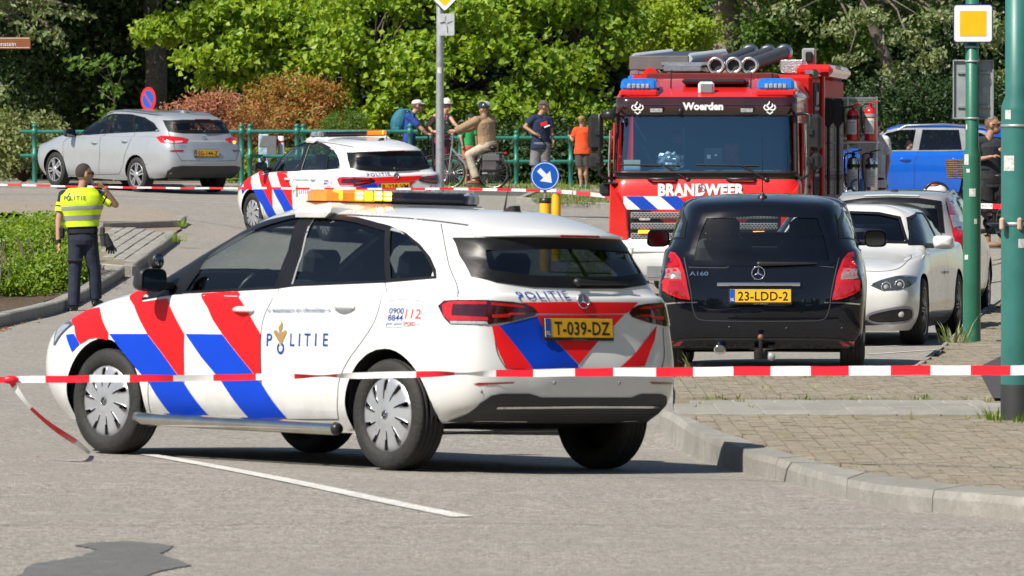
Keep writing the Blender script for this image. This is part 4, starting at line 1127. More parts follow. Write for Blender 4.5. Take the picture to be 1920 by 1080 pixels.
def mirror_pair(parent,c,d=(.13,.22,.16),m=None,stalk=.10,both=True,scale2=True):
 """door mirrors; c: centre of the left housing"""
 out=[]
 for sg in ((1,-1) if both else (1,)):
  mb=MB(); x,y,z=c; n_=24; V=[]; F=[]
  for j,(dx,k_) in enumerate(((-.34,.93),(-.30,1.),(-.05,1.),(.25,.9),(.48,.66),(.6,.3),(.62,.02))):
   for i in range(n_): t=2*math.pi*i/n_; V.append((x+d[0]*dx,sg*y+d[1]*.5*k_*math.copysign(abs(math.cos(t)) ** .5,math.cos(t))+(d[1]*.03*sg if math.sin(t)<0 else 0),z+d[2]*.5*k_*math.copysign(abs(math.sin(t)) ** .55,math.sin(t))))
  F=[(j*n_+i,j*n_+(i+1) % n_,(j+1)*n_+(i+1) % n_,(j+1)*n_+i) for j in range(6) for i in range(n_)]+[tuple(range(n_))]; mb.add(V,F)
  o=mb.obj('door_mirror',m or BLK,parent)
  mg=MB(); pts=[(math.copysign(abs(math.cos(t)) ** .5,math.cos(t))*d[1]*.42,math.copysign(abs(math.sin(t)) ** .55,math.sin(t))*d[2]*.41) for t in [2*math.pi*k/20 for k in range(20)]]
  mg.prism([(sg*y+a,z+b) for a,b in pts],x-d[0]*.345,x-d[0]*.37,'x'); mg.obj('mirror_glass',MIRG,o)
  ms=MB(); ms.box((x+.01,sg*(y-d[1]*.5-stalk*.3),z-d[2]*.25),(.07,stalk*1.2,.05),.015); ms.obj('mirror_foot',BLK,o)
  out.append(o)
 return out
def handle(parent,body,px,m,L=.20,h=.03,mirror=True,fr=None):
 fr=fr or Frame(90); c=body.hit(*px)
 for sg in ((1,-1) if mirror else (1,)):
  mb=MB(); n_=10; V=[]
  pts=[(c.x+L/2-L*k/n_,c.y+.012+.026*math.sin(math.pi*k/n_),c.z+.004*math.sin(math.pi*k/n_)) for k in range(n_+1)]
  mb.tube(pts,[h*.35+h*.18*math.sin(math.pi*k/n_) for k in range(n_+1)],8,True,flat=.6)
  mb.v=[(a,sg*b,e) for a,b,e in mb.v]
  if sg<0: mb.f=[f[::-1] for f in mb.f]
  o=mb.obj('door_handle',m,parent)
  mr=MB(); pl=[(fr.to2(c)[0]+L*.42*math.cos(t),fr.to2(c)[1]-.004+h*1.15*math.sin(t)) for t in [2*math.pi*k/20 for k in range(20)]]
  body.patch(mr,[pl],fr,.002,.1)
  mr.v=[(a,sg*b,e) for a,b,e in mr.v]
  if sg<0: mr.f=[f[::-1] for f in mr.f]
  mr.obj('handle_recess',m,o)
def wiper(parent,body,pxa,pxb,m=BLK,fr=None,r=.012):
 a=body.hit(*pxa); b=body.hit(*pxb); d=(fr or Frame(180)).d
 mb=MB(); mb.ell(a+d*.012,(.03,.03,.026),10,6); mb.tube([a+d*.03,(a*.5+b*.5)+d*.035,b+d*.018],[r*1.5,r*1.1,r*.5],8,True,flat=.5)
 mb.tube([a+(b-a)*.12+d*.012,b+(b-a)*.04+d*.010],r*.45,6)
 return mb.obj('wiper',m,parent)
def side_text(body,mb,s,bl,br,h,fr,bold=.0,space=1.,shear=0.,off=.003,mi=0):
 """lettering on the body: baseline from pixel bl to br, cap height h in metres"""
 A=Vector(body.px2([bl],fr)[0]); B=Vector(body.px2([br],fr)[0]); V,F,W=text2d(s,bold,space,shear)
 e=(B-A); n_=Vector((-e.y,e.x)).normalized(); 
 if n_.y<0: n_=-n_
 mb.add([body.cast(tuple(A+e*(x/W)+n_*(y*h)),fr,off) for x,y in V],F,mi,False)
 return mb
# ---------------------------------------------------------------- police cars
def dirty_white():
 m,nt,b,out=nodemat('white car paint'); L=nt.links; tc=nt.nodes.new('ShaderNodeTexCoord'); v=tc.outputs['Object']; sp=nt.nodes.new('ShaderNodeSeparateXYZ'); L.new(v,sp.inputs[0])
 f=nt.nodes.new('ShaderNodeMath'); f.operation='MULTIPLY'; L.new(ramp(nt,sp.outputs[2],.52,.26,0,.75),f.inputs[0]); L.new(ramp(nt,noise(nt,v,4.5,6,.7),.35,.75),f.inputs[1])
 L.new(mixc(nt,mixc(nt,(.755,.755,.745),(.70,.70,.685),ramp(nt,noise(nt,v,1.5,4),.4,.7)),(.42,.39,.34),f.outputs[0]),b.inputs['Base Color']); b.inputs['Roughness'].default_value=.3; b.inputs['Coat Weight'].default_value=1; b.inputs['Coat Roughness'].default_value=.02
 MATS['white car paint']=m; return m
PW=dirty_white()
PRED=mat('fluorescent red striping',(.86,.010,.014),.5,spec=.25,var=.03)
PBLU=mat('blue striping',(.0015,.05,.52),.5,spec=.25,var=.03)
DBLU=mat('dark blue lettering',(.006,.05,.26),.4,var=.05)
GOLD=mat('gold emblem',(.36,.22,.08),.4,var=.1)
REFL=mat('pale grey reflective tape',(.55,.57,.58),.4,var=.05)
GAP=mat('panel gap',(.03,.03,.032),.7,var=.1)
AMB=mat('lit amber lamp',(.9,.35,.02),.3,emit=(1.,.27,.008),es=3.8,var=.0)
AMBH=mat('lit amber lamp core',(1.,.6,.1),.3,emit=(1.,.62,.16),es=16.,var=.0)
AMBD=mat('glowing amber lens',(.35,.15,.03),.12,coat=1,var=.2,emit=(1.,.3,.02),es=.5)
BARD=mat('smoked light bar cover',(.03,.034,.04),.08,coat=1,var=.2)
BARC=mat('clear light bar cover',(.22,.25,.28),.12,coat=1,var=.4,scale=30)
CARP=(-.952,38.81,.014,130.4,1.45)
def build_police():
 M=pose(*CARP[:4],roll=CARP[4])
 root=empty('police_car',M)
 rings=car_rings(dict(xf=2.29,xr=-2.15))
 B=Body(rings,M,8,8)
 S,Rr,Q=Frame(90),Frame(180),Frame(135)
 # --- windows
 g1=[(349,546),(360,529),(372,513),(393,481),(420,461),(449,444),(504,422),(540,412),(564,408),(541,470),(516,537),(430,542)]
 g2=[(552,531),(562,500),(590,410),(640,413),(671,419),(723,434),(724,526)]
 g3=[(734,430),(753,435),(775,452),(798,480),(811,504),(814,518),(734,523)]
 out=[(266,563),(290,539),(320,510),(352,486),(385,467),(444,437),(500,414),(563,401),(600,399),(671,408),(730,423),(762,437),(788,458),(808,483),(818,506),(819,522),(724,530),(552,537),(516,542),(345,551),(300,557)]
 G=[B.px2(g,S) for g in (g1,g2,g3)]; O=B.px2(out,S)
 B.cut(inset2(O,.010),S)
 for sg in (1,-1):
  mb=MB(); B.patch(mb,[O]+G,S,.004,.03)
  if sg<0: mb.v=[(a,-b,c) for a,b,c in mb.v]; mb.f=[f[::-1] for f in mb.f]
  mb.obj('window_trim',RUB,root)
  for g,gm in zip(G,(GL_SIDE,GL_TINT,GL_TINT)):
   mp=MB(); B.patch(mp,[inset2(g,-.008)],S,-.003,.06)
   if sg<0: mp.v=[(a,-b,c) for a,b,c in mp.v]; mp.f=[f[::-1] for f in mp.f]
   w=mp.obj('window',gm,root)
   if gm is GL_TINT:
    ms=MB(); e=sorted(g,key=lambda q: q[0])
    B.line(ms,[e[0],e[1]] if g is not G[1] else B.px2([(549,533),(566,480),(590,409)],S),S,.014,.005,smooth=False)
    if sg<0: ms.v=[(a,-b,c) for a,b,c in ms.v]; ms.f=[f[::-1] for f in ms.f]
    ms.obj('window_strip',GREYT,w)
 rw=[(848,446),(862,480),(883,519),(930,530),(997,539),(1080,541)]
 h=B.px2(rw,Rr); half=[(u if u<0 else u,v) for u,v in h]
 # rear window from its left half, mirrored over the centre line
 hl=[(abs(u),v) for u,v in h[:5]]; zt=max(v for u,v in h)
 poly=[(-u,v) for u,v in hl]+[(0,hl[-1][1]-.004)]+[(u,v) for u,v in reversed(hl)]+[(hl[0][0]*.5,zt+.012),(0,zt+.018),(-hl[0][0]*.5,zt+.012)]
 B.window(root,poly,Rr,GL_DARK,RUB,both=False,fw=.07,cutin=.02)
 wsp=[(-.63,1.09),(-.3,1.115),(0,1.12),(.3,1.115),(.63,1.09),(.53,1.40),(.3,1.455),(0,1.465),(-.3,1.455),(-.53,1.40)]
 B.window(root,wsp,Frame(0),GL_SIDE,RUB,both=False,fw=.03,name='windscreen')
 for x in (1.365,-1.365): B.arch(x,.325,.385)
 # --- body split into panels
 dl1=B.px2([(313,540),(293,569),(278,608),(277,641),(278,719),(285,783)],S)
 dl2=B.px2([(524,535),(511,560),(494,598),(489,642),(491,736),(498,783)],S)
 dl3=B.px2([(722,530),(715,560),(703,601),(681,637),(653,676),(637,711),(633,749),(635,785)],S)
 dt=[Q_ for Q_ in B.px2([(563,401),(600,399),(671,408),(724,424)],S)]
 F1=dl1+dl2[::-1]+[B.px2([(578,402)],S)[0],B.px2([(505,415)],S)[0],B.px2([(388,470)],S)[0]]
 F2=dl2+dl3[::-1]+[B.px2([(724,424)],S)[0],B.px2([(671,410)],S)[0],B.px2([(600,402)],S)[0],B.px2([(578,402)],S)[0]]
 tl=B.px2([(827,420),(831,441),(842,497),(857,535),(860,563),(925,612),(932,660),(948,690)],Rr)
 tpoly=[(-abs(u),v) for u,v in tl]+[(abs(u),v) for u,v in tl[::-1]]
 hood=lambda c: c.x>1.18 and abs(c.y)<.70 and c.z>.83+.02 and c.x<2.02
 def which(c):
  p=(-c.x,c.z)
  if abs(c.y)>.5:
   if inpoly(p,F1): return 'door'+('1' if c.y>0 else '2')
   if inpoly(p,F2): return 'door'+('3' if c.y>0 else '4')
  if c.x<-1.3 and inpoly((c.y,c.z),tpoly) and abs(c.y)<.82: return 'tailgate'
  if hood(c): return 'bonnet'
  return 'body'
 groups={}
 for i,f in enumerate(B.F):
  if i in B.dead: continue
  groups.setdefault(which(sum((B.V0[k] for k in f),Vector())/len(f)),[]).append(f)
 doors={}
 full=bpy.data.meshes.new('t'); full.from_pydata(B.V,[],B.F); full.update(); NN=[v.normal.copy() for v in full.vertices]; bpy.data.meshes.remove(full)
 for nm,F in groups.items():
  used=sorted({i for f in F for i in f}); ix={i: k for k,i in enumerate(used)}
  me=bpy.data.meshes.new(nm.rstrip('1234')); me.from_pydata([B.V[i] for i in used],[],[[ix[i] for i in f] for f in F])
  me.polygons.foreach_set('use_smooth',[True]*len(F)); me.normals_split_custom_set_from_vertices([NN[i] for i in used]); me.update()
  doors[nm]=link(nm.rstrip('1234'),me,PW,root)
 body=doors['body']
 B.liner(root,DRK,.42)
 ub=MB(); B.under(ub); ub.v=[(a,b*.97,c+.02) for a,b,c in ub.v]; ub.obj('underbody',DISC,root)
 arch_liners(root,[(1.365,.325),(-1.365,.325)],.388)
 # --- gaps
 gp=MB()
 for l in (dl1,dl2,dl3): B.line(gp,l,S,.0045,mirror=True)
 B.line(gp,B.px2([(285,783),(400,786),(520,786),(635,786)],S),S,.005,mirror=True)
 B.line(gp,B.px2([(827,420),(831,441),(842,497),(857,535),(859,560)],Q),Q,.006,mirror=True)
 B.line(gp,B.px2([(925,612),(932,660),(948,690)],Q),Q,.005,mirror=True)
 bz=tl[-1][1]; B.line(gp,[(-abs(tl[-1][0]),bz),(-.3,bz-.02),(0,bz-.025),(.3,bz-.02),(abs(tl[-1][0]),bz)],Rr,.009)
 T=Frame('top')
 B.line(gp,[(-.60,-.15),(-.585,-.5),(-.575,-.9),(-.55,-1.3),(-.50,-1.62)],T,.014,mirror=True)
 ff=MB(); B.line(ff,B.px2([(735,563),(790,564),(793,572),(788,600),(783,609),(722,613),(728,580)],S),S,.0035,closed=True,sub=3); ff.obj('fuel_flap_gap',GREYT,root)
 B.line(gp,[(-.70,1.05),(-.74,1.4),(-.70,1.9),(-.5,2.06),(0,2.12)],T,.008,mirror=True)
 gp.obj('panel_gap',GAP,root)
 # --- striping
 red=MB(); blu=MB()
 r1=[(137,589),(162,583),(188,577),(190,588),(195,605),(204,623),(203,638),(192,635),(180,633),(168,635),(151,645),(145,634),(141,613),(137,598)]
 r2=[(298,519),(280,528),(248,553),(253,574),(263,599),(277,625),(303,659),(331,698),(346,717),(346,625),(328,592),(314,560),(268,566),(267,560),(289,536),(298,528)]
 r3=[(382,551),(448,547),(455,566),(470,592),(489,625),(490,716),(471,693),(445,661),(418,626),(400,599),(390,576)]
 b0=[(125,628),(140,626),(145,635),(150,645),(136,660),(131,648)]
 b1=[(206,626),(277,626),(303,660),(331,699),(346,718),(396,782),(327,782),(282,720),(254,688)]
 b2=[(349,626),(418,627),(445,662),(471,694),(490,717),(539,783),(468,783),(415,713),(379,670)]
 def stripe(mb,p_,fr,off,m,mir):
  mb=MB(); B.patch(mb,[B.px2(p_,fr)],fr,off,.025)
  for sg in ((1,-1) if mir else (1,)):
   k=MB(); k.v=[(a,sg*b,c_) for a,b,c_ in mb.v]; k.f=[f if sg>0 else f[::-1] for f in mb.f]; k.mi=mb.mi; k.sm=mb.sm
   k.obj('stripe',m,root)
 for p_ in (r1,r2,r3): stripe(red,p_,S,.007,PRED,True)
 for p_ in (b0,b1,b2): stripe(blu,p_,S,.006,PBLU,True)
 for p_ in ([(976,567),(1079,566),(1196,567),(1180,584),(1172,588),(1090,589),(1006,588),(990,575)],[(1006,591),(1170,590),(1149,612),(1122,639),(1085,683),(1041,638),(1016,612)],
               [(922,611),(934,610),(952,631),(972,656),(999,692),(949,691),(936,664),(927,637)],[(1231,610),(1227,637),(1208,687),(1162,689),(1191,662),(1213,634)]):
  stripe(red,p_,Rr,.004,PRED,False)
 stripe(blu,[(934,611),(1008,593),(1016,614),(1041,639),(1084,684),(1083,691),(999,692),(972,656),(952,631)],Rr,.0035,PBLU,False)
 dsh=MB()
 roofp=smoothpoly([(545,395),(590,392.5),(640,394),(700,399),(760,407),(822,420)],False,8)
 for i in range(0,len(roofp)-1):
  a,b=Vector(roofp[i]),Vector(roofp[i+1]); b=a.lerp(b,.84)
  B.patch(dsh,[B.px2([(a.x,a.y),(b.x,b.y),(b.x-2,b.y+6),(a.x-2,a.y+6)],S)],S,.0025,.2,mirror=True)
 for i in range(6):
  x=191+i*9; y=581-i*3
  B.patch(dsh,[B.px2([(x,y),(x+8,y-3),(x+7,y-6),(x-0.5,y-2.5)],S)],S,.0025,.2,mirror=True)
 dsh.obj('reflective_strip',REFL,root)
 # --- lettering and emblem on the side and the tail
 tx=MB(); HC=.078
 for ch,x0,x1 in (('P',500,510.5),('L',544,552.5),('I',560,562.8),('T',570.5,582),('I',590.5,593.3),('E',605.5,615)):
  side_text(B,tx,ch,(x0,648.5),(x1,648.5+(x1-x0)*.03),HC,S,bold=.012)
 tx.obj('lettering',DBLU,root); tx=MB()
 side_text(B,tx,'POLITIE',(972,561.5),(1067.5,559),.042,Rr,bold=.014,space=1.25,off=.006)
 tx.obj('lettering',DBLU,root); tx=MB()
 side_text(B,tx,'0900',(729.5,588),(757,588.5),.036,S,bold=.008); side_text(B,tx,'8844',(727,601),(755,601.5),.036,S,bold=.008)
 side_text(B,tx,'geen spoed',(724,609),(753,609.5),.018,S)
 tx.obj('lettering',DBLU,root); tx=MB()
 rc=S.to2(B.hit(526.5,653)); ring=[(rc[0]+.028*math.cos(a),rc[1]+.028*math.sin(a)) for a in [rad(62-304*k/18) for k in range(19)]]
 B.line(tx,ring,S,.016,.003,smooth=False)
 tx.obj('emblem_ring',DBLU,root)
 t2=MB(); side_text(B,t2,'« waakzaam en dienstbaar »',(504,585),(621,584),.026,S,bold=.02,shear=.25,off=.010); t2.obj('motto_lettering',mat('grey blue lettering',(.16,.2,.32),.5),root)
 t3=MB(); side_text(B,t3,'112',(759.5,597),(788,597.5),.058,S,bold=.004); side_text(B,t3,'SPOED',(756,610),(778,610.5),.022,S,bold=.01)
 t3.obj('red_lettering',mat('red lettering',(.62,.06,.06),.5),root)
 em=MB()
 for pl in ([(513,622),(518,618),(526,626),(536,618),(539,622),(527.5,648)],[(524,623),(523,614),(528,606),(527,598),(531,607),(530,616),(527,624)]):
  B.patch(em,[B.px2(pl,S)],S,.0042,.1)
 em.obj('emblem',GOLD,root)
 c=B.hit(1092,564); star=star_mb(.043,frame3(c+Vector((-.006,0,0)),(0,-1,0),(.12,0,1))); star.obj('star_badge',CHR,root)
 bk=MB(); bk.prism([(.04*math.cos(a),.04*math.sin(a)) for a in [2*math.pi*k/24 for k in range(24)]],-.002,.004,M=frame3(c,(0,-1,0),(.12,0,1))); bk.obj('badge_backing',GREYT,root)
 # --- lamps
 lt=[(822,574),(833,564),(860,562),(913,563),(960,566),(985,570),(1000,577),(1007,585),(1002,592),(980,598),(958,603),(919,608),(844,607),(833,596)]
 L2=B.px2(lt,Q)
 def both(mb,nm,m,par,keep=None):
  o=None
  for sg in (1,-1):
   k=MB(); k.v=[(a,sg*b,c_) for a,b,c_ in mb.v]; k.f=[f if sg>0 else f[::-1] for f in mb.f]; k.mi=mb.mi; k.sm=mb.sm
   o=k.obj(nm,m,par if not isinstance(par,dict) else par[sg])
   if keep is not None: keep[sg]=o
  return o
 LT={}
 mb=MB(); B.patch(mb,[L2],Q,.007,.04); B.patch(mb,[L2,inset2(L2,.004)],Q,.002,.04); both(mb,'tail_light',LDK,root,LT)
 mb=MB()
 for pl in ([(830,572),(842,566),(858,565),(850,572),(848,588),(852,601),(842,601),(833,592)],[(858,565),(912,566),(912,571),(852,571)],[(850,592),(914,595),(914,601),(850,601)],
               [(919,567),(975,572),(985,577),(970,577),(919,572)],[(922,590),(950,589),(956,586),(984,587),(982,590),(958,591),(952,595),(922,596)]):
  B.patch(mb,[B.px2(pl,Q)],Q,.0095,.06)
 both(mb,'lamp_element',LRED2,LT)
 mb=MB(); B.patch(mb,[B.px2([(844,602),(912,603),(914,608),(846,607)],Q)],Q,.0095,.06); both(mb,'reversing_lamp',LCLR,LT)
 hd=[(137,603),(128,602),(111,613),(103,630),(101,647),(104,648),(115,630),(130,615),(138,609)]
 H=Frame(50); mb=MB(); h2=B.px2(hd,H); B.patch(mb,[h2],H,.004,.05)
 HL={}; both(mb,'headlight',mat('dark lamp housing',(.06,.065,.07),.1,coat=1),root,HL)
 mb=MB(); B.patch(mb,[inset2(h2,.02)],H,.006,.05); both(mb,'lamp_element',LCLR,HL)
 gm=MB(); B.patch(gm,[[(-.45,.5),(.45,.5),(.5,.7),(.42,.78),(-.42,.78),(-.5,.7)]],Frame(0),.003,.08); gm.obj('grille',BLK,root)
 # --- bumper details
 df=[(812,797),(845,787),(875,776),(900,756),(920,742),(940,738),(992,738),(1003,741),(1015,745),(1085,745)]
 dz=B.px2(df,Rr); dl=[(-abs(u),v) for u,v in dz[:-1]]; lo=[(-.80,.27),(-.5,.26),(0,.26)]
 pd=dl+[(-u,v) for u,v in dl[::-1]]+[(.80,.27),(.5,.262),(0,.262),(-.5,.262),(-.80,.27)]
 mb=MB(); B.patch(mb,[pd],Rr,.006,.05); mb.obj('diffuser',mat('grey black plastic',(.035,.036,.038),.55,var=.15),root)
 mb=MB(); B.line(mb,B.px2([(931,763.5),(1000,763),(1085,762),(1160,762),(1236,762)],Rr),Rr,.011,.010); mb.obj('bumper_strip',CHR,root)
 for pl in ([(887,720),(897,717.5),(965,716),(961,719),(897,722)],[(1218,716),(1260,717),(1259,720.5),(1222,720)]):
  mb=MB(); B.patch(mb,[B.px2(pl,Q if pl[0][0]<1000 else Rr)],Q if pl[0][0]<1000 else Rr,.005,.08); mb.obj('reflector',LRED,root)
 for q in ((903,734),(1039,718),(1161,718)):
  mb=MB(); p_=B.hit(*q); mb.lathe([(.0,-.0035),(.011,-.003),(.012,0)],12,'x',(p_.x-.001,p_.y,p_.z)); mb.obj('parking_sensor',GREYT,root)
 c=B.hit(1082,617); plate(root,frame3(c+Vector((-.016,0,0)),(0,-1,0),(.10,0,1)),'T-039-DZ')
 wiper(root,B,(1080,529),(1170,533))
 # spoiler lip over the rear window, third brake lamp
 sp=MB(); n_=14; V=[]; F=[]
 for k in range(n_+1):
  y=-.56+1.12*k/n_; t=1-(abs(y)/.56) ** 2.5
  p_=B.cast((y,zt+.030+.012*t),Rr); q=p_+Vector((-.07-.05*t,0,-.022)); V += [p_+Vector((.12,0,.035)),q+Vector((0,0,.012)),q,p_+Vector((.0,0,-.03))]
 for k in range(n_):
  for j in range(3): F.append((4*k+j,4*k+j+1,4*k+5+j,4*k+4+j))
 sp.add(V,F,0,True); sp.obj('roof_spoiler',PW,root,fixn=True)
 mb=MB(); V=[]
 p_=B.cast((0,zt+.036),Rr); mb.box((p_.x-.126,0,p_.z-.013),(.012,.30,.014),.002); mb.obj('brake_lamp',LRED,root)
 # --- handles, mirrors, tube
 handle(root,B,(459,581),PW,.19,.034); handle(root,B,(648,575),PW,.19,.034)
 mirror_pair(root,(.80,.985,1.075),(.15,.20,.145),BLK)
 mb=MB(); mb.ell((.80,.93,1.19),(.07,.045,.05),14,8); mb.v=[(max(a,.775),b,c_) for a,b,c_ in mb.v]; o=mb.obj('extra_mirror',BLK,root)
 mg=MB(); mg.lathe([(0,0),(.034,0),(.035,.003)],16,'x',(.771,.93,1.19)); mg.obj('mirror_glass',MIRG,o)
 for sg in (1,-1):
  tb=MB(); tb.tube([(1.03,sg*.84,.25),(.98,sg*.91,.235),(.9,sg*.925,.23),(-.9,sg*.925,.23),(-.955,sg*.925,.23)],.040,14); o=tb.obj('side_tube',mat('polished steel tube',(.62,.6,.55),.2,1.,var=.15,scale=3),root)
  tc_=MB(); tc_.lathe([(0,-.99),(.028,-.99),(.036,-.975),(.039,-.955)],14,'x',(0,sg*.925,.23)); tc_.obj('tube_cap',BLK,o)
  br=MB()
  for x in (.6,-.5): br.box((x,sg*.86,.25),(.05,.12,.03),.005)
  br.obj('tube_bracket',BLK,o)
 # --- wheels
 cap=hubcap_mb(.222); ws=WheelSet(.325,.205,.222,cap,badge=None)
 bm_=star_mb(.022,Matrix.Rotation(-math.pi/2,4,'X'),.004); bm_.lathe([(0,.0),(.026,-.001),(.03,-.006)],20,'y',mi=1)
 ws.badge=bm_.mesh('wheel_badge'); ws.badge.materials.append(CHR); ws.badge.materials.append(BLK)
 for x in (1.365,-1.365):
  for sg in (1,-1): ws.put(root,x,sg*.785,sg,steer=3 if x>0 else 0,name='wheel_cover')
 # --- inside
 seats(root,(.05,-.85),(.37,-.37),.50); dash(root,.82,.90); steering(root,(.50,.37,.98))
 mb=MB(); mb.box((.62,.05,1.08),(.05,.14,.10),.015); mb.cyl((.7,.05,.98),(.63,.05,1.05),.02); mb.obj('dash_terminal',BLK,root)
 mb=MB(); mb.box((-1.30,0,.85),(.03,1.2,.5),.01); mb.obj('cargo_partition',DRK,root)
 # --- roof equipment
 lb=empty('light_bar',(-.33,0,1.54),root)
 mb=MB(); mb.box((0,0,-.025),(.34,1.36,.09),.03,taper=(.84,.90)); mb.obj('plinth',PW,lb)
 mb=MB(); mb.box((.02,0,.024),(.22,1.16,.012),.004); mb.obj('bar_base',BLK,lb)
 mb=MB(); mb.box((0,-.10,.066),(.26,.72,.070),.02); mb.obj('bar_cover',BARD,lb)
 mb=MB(); mb.box((0,-.10,.096),(.262,.724,.014),.006); mb.obj('bar_top',BARC,lb)
 for m_,pl in ((AMBD,[(-.13,.262),(.13,.262),(.13,.50),(.09,.60),(.0,.635),(-.09,.60),(-.13,.50)]),(BARC,[(-.13,-.47),(.13,-.47),(.13,-.52),(.08,-.60),(0,-.625),(-.08,-.60),(-.13,-.52)])):
  mb=MB(); mb.prism(pl,.030,.098,bev=.02); mb.obj('lamp_end',m_,lb)
 for k in range(6):
  y=.165+k*.073
  if k == 4: continue
  x=-.134+max(0,(y-.50))*.8
  R_=Matrix.Rotation(rad(-40 if y>.5 else 0),4,'Z')
  mb=MB(); mb.box((0,0,0),(.010,.058,.056),.003,M=Matrix.Translation((x,y,.066)) @ R_)
  o=mb.obj('amber_lamp',AMB,lb)
  mh=MB()
  if k in (0,1,3):
   for j in (-1,1): mh.box((-.006,0,j*.013),(.004,.046,.013),.002,M=Matrix.Translation((x,y,.066)) @ R_)
   mh.obj('lamp_core',AMBH,o)
 mb=MB(); mb.box((-.132,-.20,.066),(.006,.48,.03),.002); mb.obj('message_panel',mat('dark blue panel',(.008,.02,.05),.2),lb)
 mb=MB(); mb.tube([(-.93,-.36,1.50),(-.93,-.36,1.53)],[.028,.018],12); mb.tube([(-.93,-.36,1.53),(-.95,-.36,1.62),(-.98,-.36,1.72)],[.008,.004,.0025],6); mb.obj('aerial',BLK,root)
 mb=MB(); mb.prism([(-.08,0),(.09,0),(-.02,.055),(-.065,.06)],-.028,.028,'y',M=Matrix.Translation((-1.28,-.10,1.50)),bev=.01); mb.obj('shark_fin_aerial',BLK,root)
 return root
POLICE=build_police()
tag(POLICE,'white police car striped red and blue with lit amber light bar, nearest to the camera','police car','striped police cars')
# ---------------------------------------------------------------- the other cars
def flipped(mb,sg):
 k=MB(); k.v=[(a,sg*b,c_) for a,b,c_ in mb.v]; k.f=[f if sg>0 else f[::-1] for f in mb.f]; k.mi=list(mb.mi); k.sm=list(mb.sm); return k
def pair(mb,name,m,parent):
 out={}
 for sg in (1,-1): out[sg]=flipped(mb,sg).obj(name,m,parent if not isinstance(parent,dict) else parent[sg])
 return out
def panels(B,root,paint,tests):
 """body sheet divided into its panels; tests: [(name, function of the face centre)]"""
 full=bpy.data.meshes.new('t'); full.from_pydata(B.V,[],B.F); full.update(); NN=[v.normal.copy() for v in full.vertices]; bpy.data.meshes.remove(full)
 groups={}
 for i,f in enumerate(B.F):
  if i in B.dead: continue
  c=sum((B.V0[k] for k in f),Vector())/len(f); nm='body'
  for n_,t in tests:
   if t(c): nm=n_; break
  groups.setdefault(nm,[]).append(f)
 for nm,F in groups.items():
  used=sorted({i for f in F for i in f}); ix={i: k for k,i in enumerate(used)}; n0=nm.rstrip('1234')
  me=bpy.data.meshes.new(n0); me.from_pydata([B.V[i] for i in used],[],[[ix[i] for i in f] for f in F])
  me.polygons.foreach_set('use_smooth',[True]*len(F)); me.normals_split_custom_set_from_vertices([NN[i] for i in used]); me.update(); link(n0,me,paint,root)
def side_glass(B,root,O,Gs,mats,fr=None,trim=RUB,sides=(1,-1)):
 S=fr or Frame(90); B.cut(inset2(O,.008),S)
 for sg in sides:
  mb=MB(); B.patch(mb,[O]+Gs,S,.004,.03); flipped(mb,sg).obj('window_trim',trim,root)
  for g,gm in zip(Gs,mats):
   mp=MB(); B.patch(mp,[inset2(g,-.008)],S,-.003,.06); flipped(mp,sg).obj('window',gm,root)
def base_car(nm,M,rd,paint,ax,R,ws,arch=.375,ns=6,nr=6,lab=None,group=None,track=.78):
 root=empty(nm,M); B=Body(car_rings(rd),M,ns,nr); tag(root,lab,'car',group)
 for x in (ax,-ax): B.arch(x,R,arch)
 return root,B
def finish_car(root,B,paint,tests,ax,R,ws,arch,track,seatx=(.0,-.85),dashx=.8,seatm=SEAT,dz=0.,y0=.45):
 panels(B,root,paint,tests); B.liner(root,DRK,.42+dz)
 ub=MB(); B.under(ub); ub.v=[(a,b*.97,c+.02) for a,b,c in ub.v]; ub.obj('underbody',DISC,root)
 arch_liners(root,[(ax,R),(-ax,R)],arch+.004,y1=.83)
 for x in (ax,-ax):
  for sg in (1,-1): ws.put(root,x,sg*track,sg)
 seats(root,seatx,(.36,-.36),.46+dz,seatm); dash(root,dashx,.86+dz); steering(root,(dashx-.3,.36,.94+dz))
def cardoors(S,lines):
 """door tests from successive gap lines (2D, front to rear) closed over the roof edge"""
 T=[]
 for i in range(len(lines)-1):
  P_=list(lines[i])+list(lines[i+1])[::-1]
  T.append(('door%d' % (2*i+1),lambda c,P_=P_: c.y>.4 and inpoly((-c.x,c.z),P_)))
  T.append(('door%d' % (2*i+2),lambda c,P_=P_: c.y<-.4 and inpoly((-c.x,c.z),P_)))
 return T
S90,R180,F0,TOP=Frame(90),Frame(180),Frame(0),Frame('top')
SILP=mat('silver car paint',(.42,.44,.465),.30,.35,coat=1.,var=.03)
BLKP=mat('black car paint',(.004,.005,.009),.25,coat=1.,var=.2,scale=2,spec=.03)
WPEARL=mat('pearl white car paint',(.74,.73,.70),.26,coat=1.,var=.03)
SILP2=mat('warm silver car paint',(.52,.50,.47),.28,.4,coat=1.,var=.03)
BLUP=mat('bright blue car paint',(.004,.12,.62),.25,.1,coat=1.,var=.05)
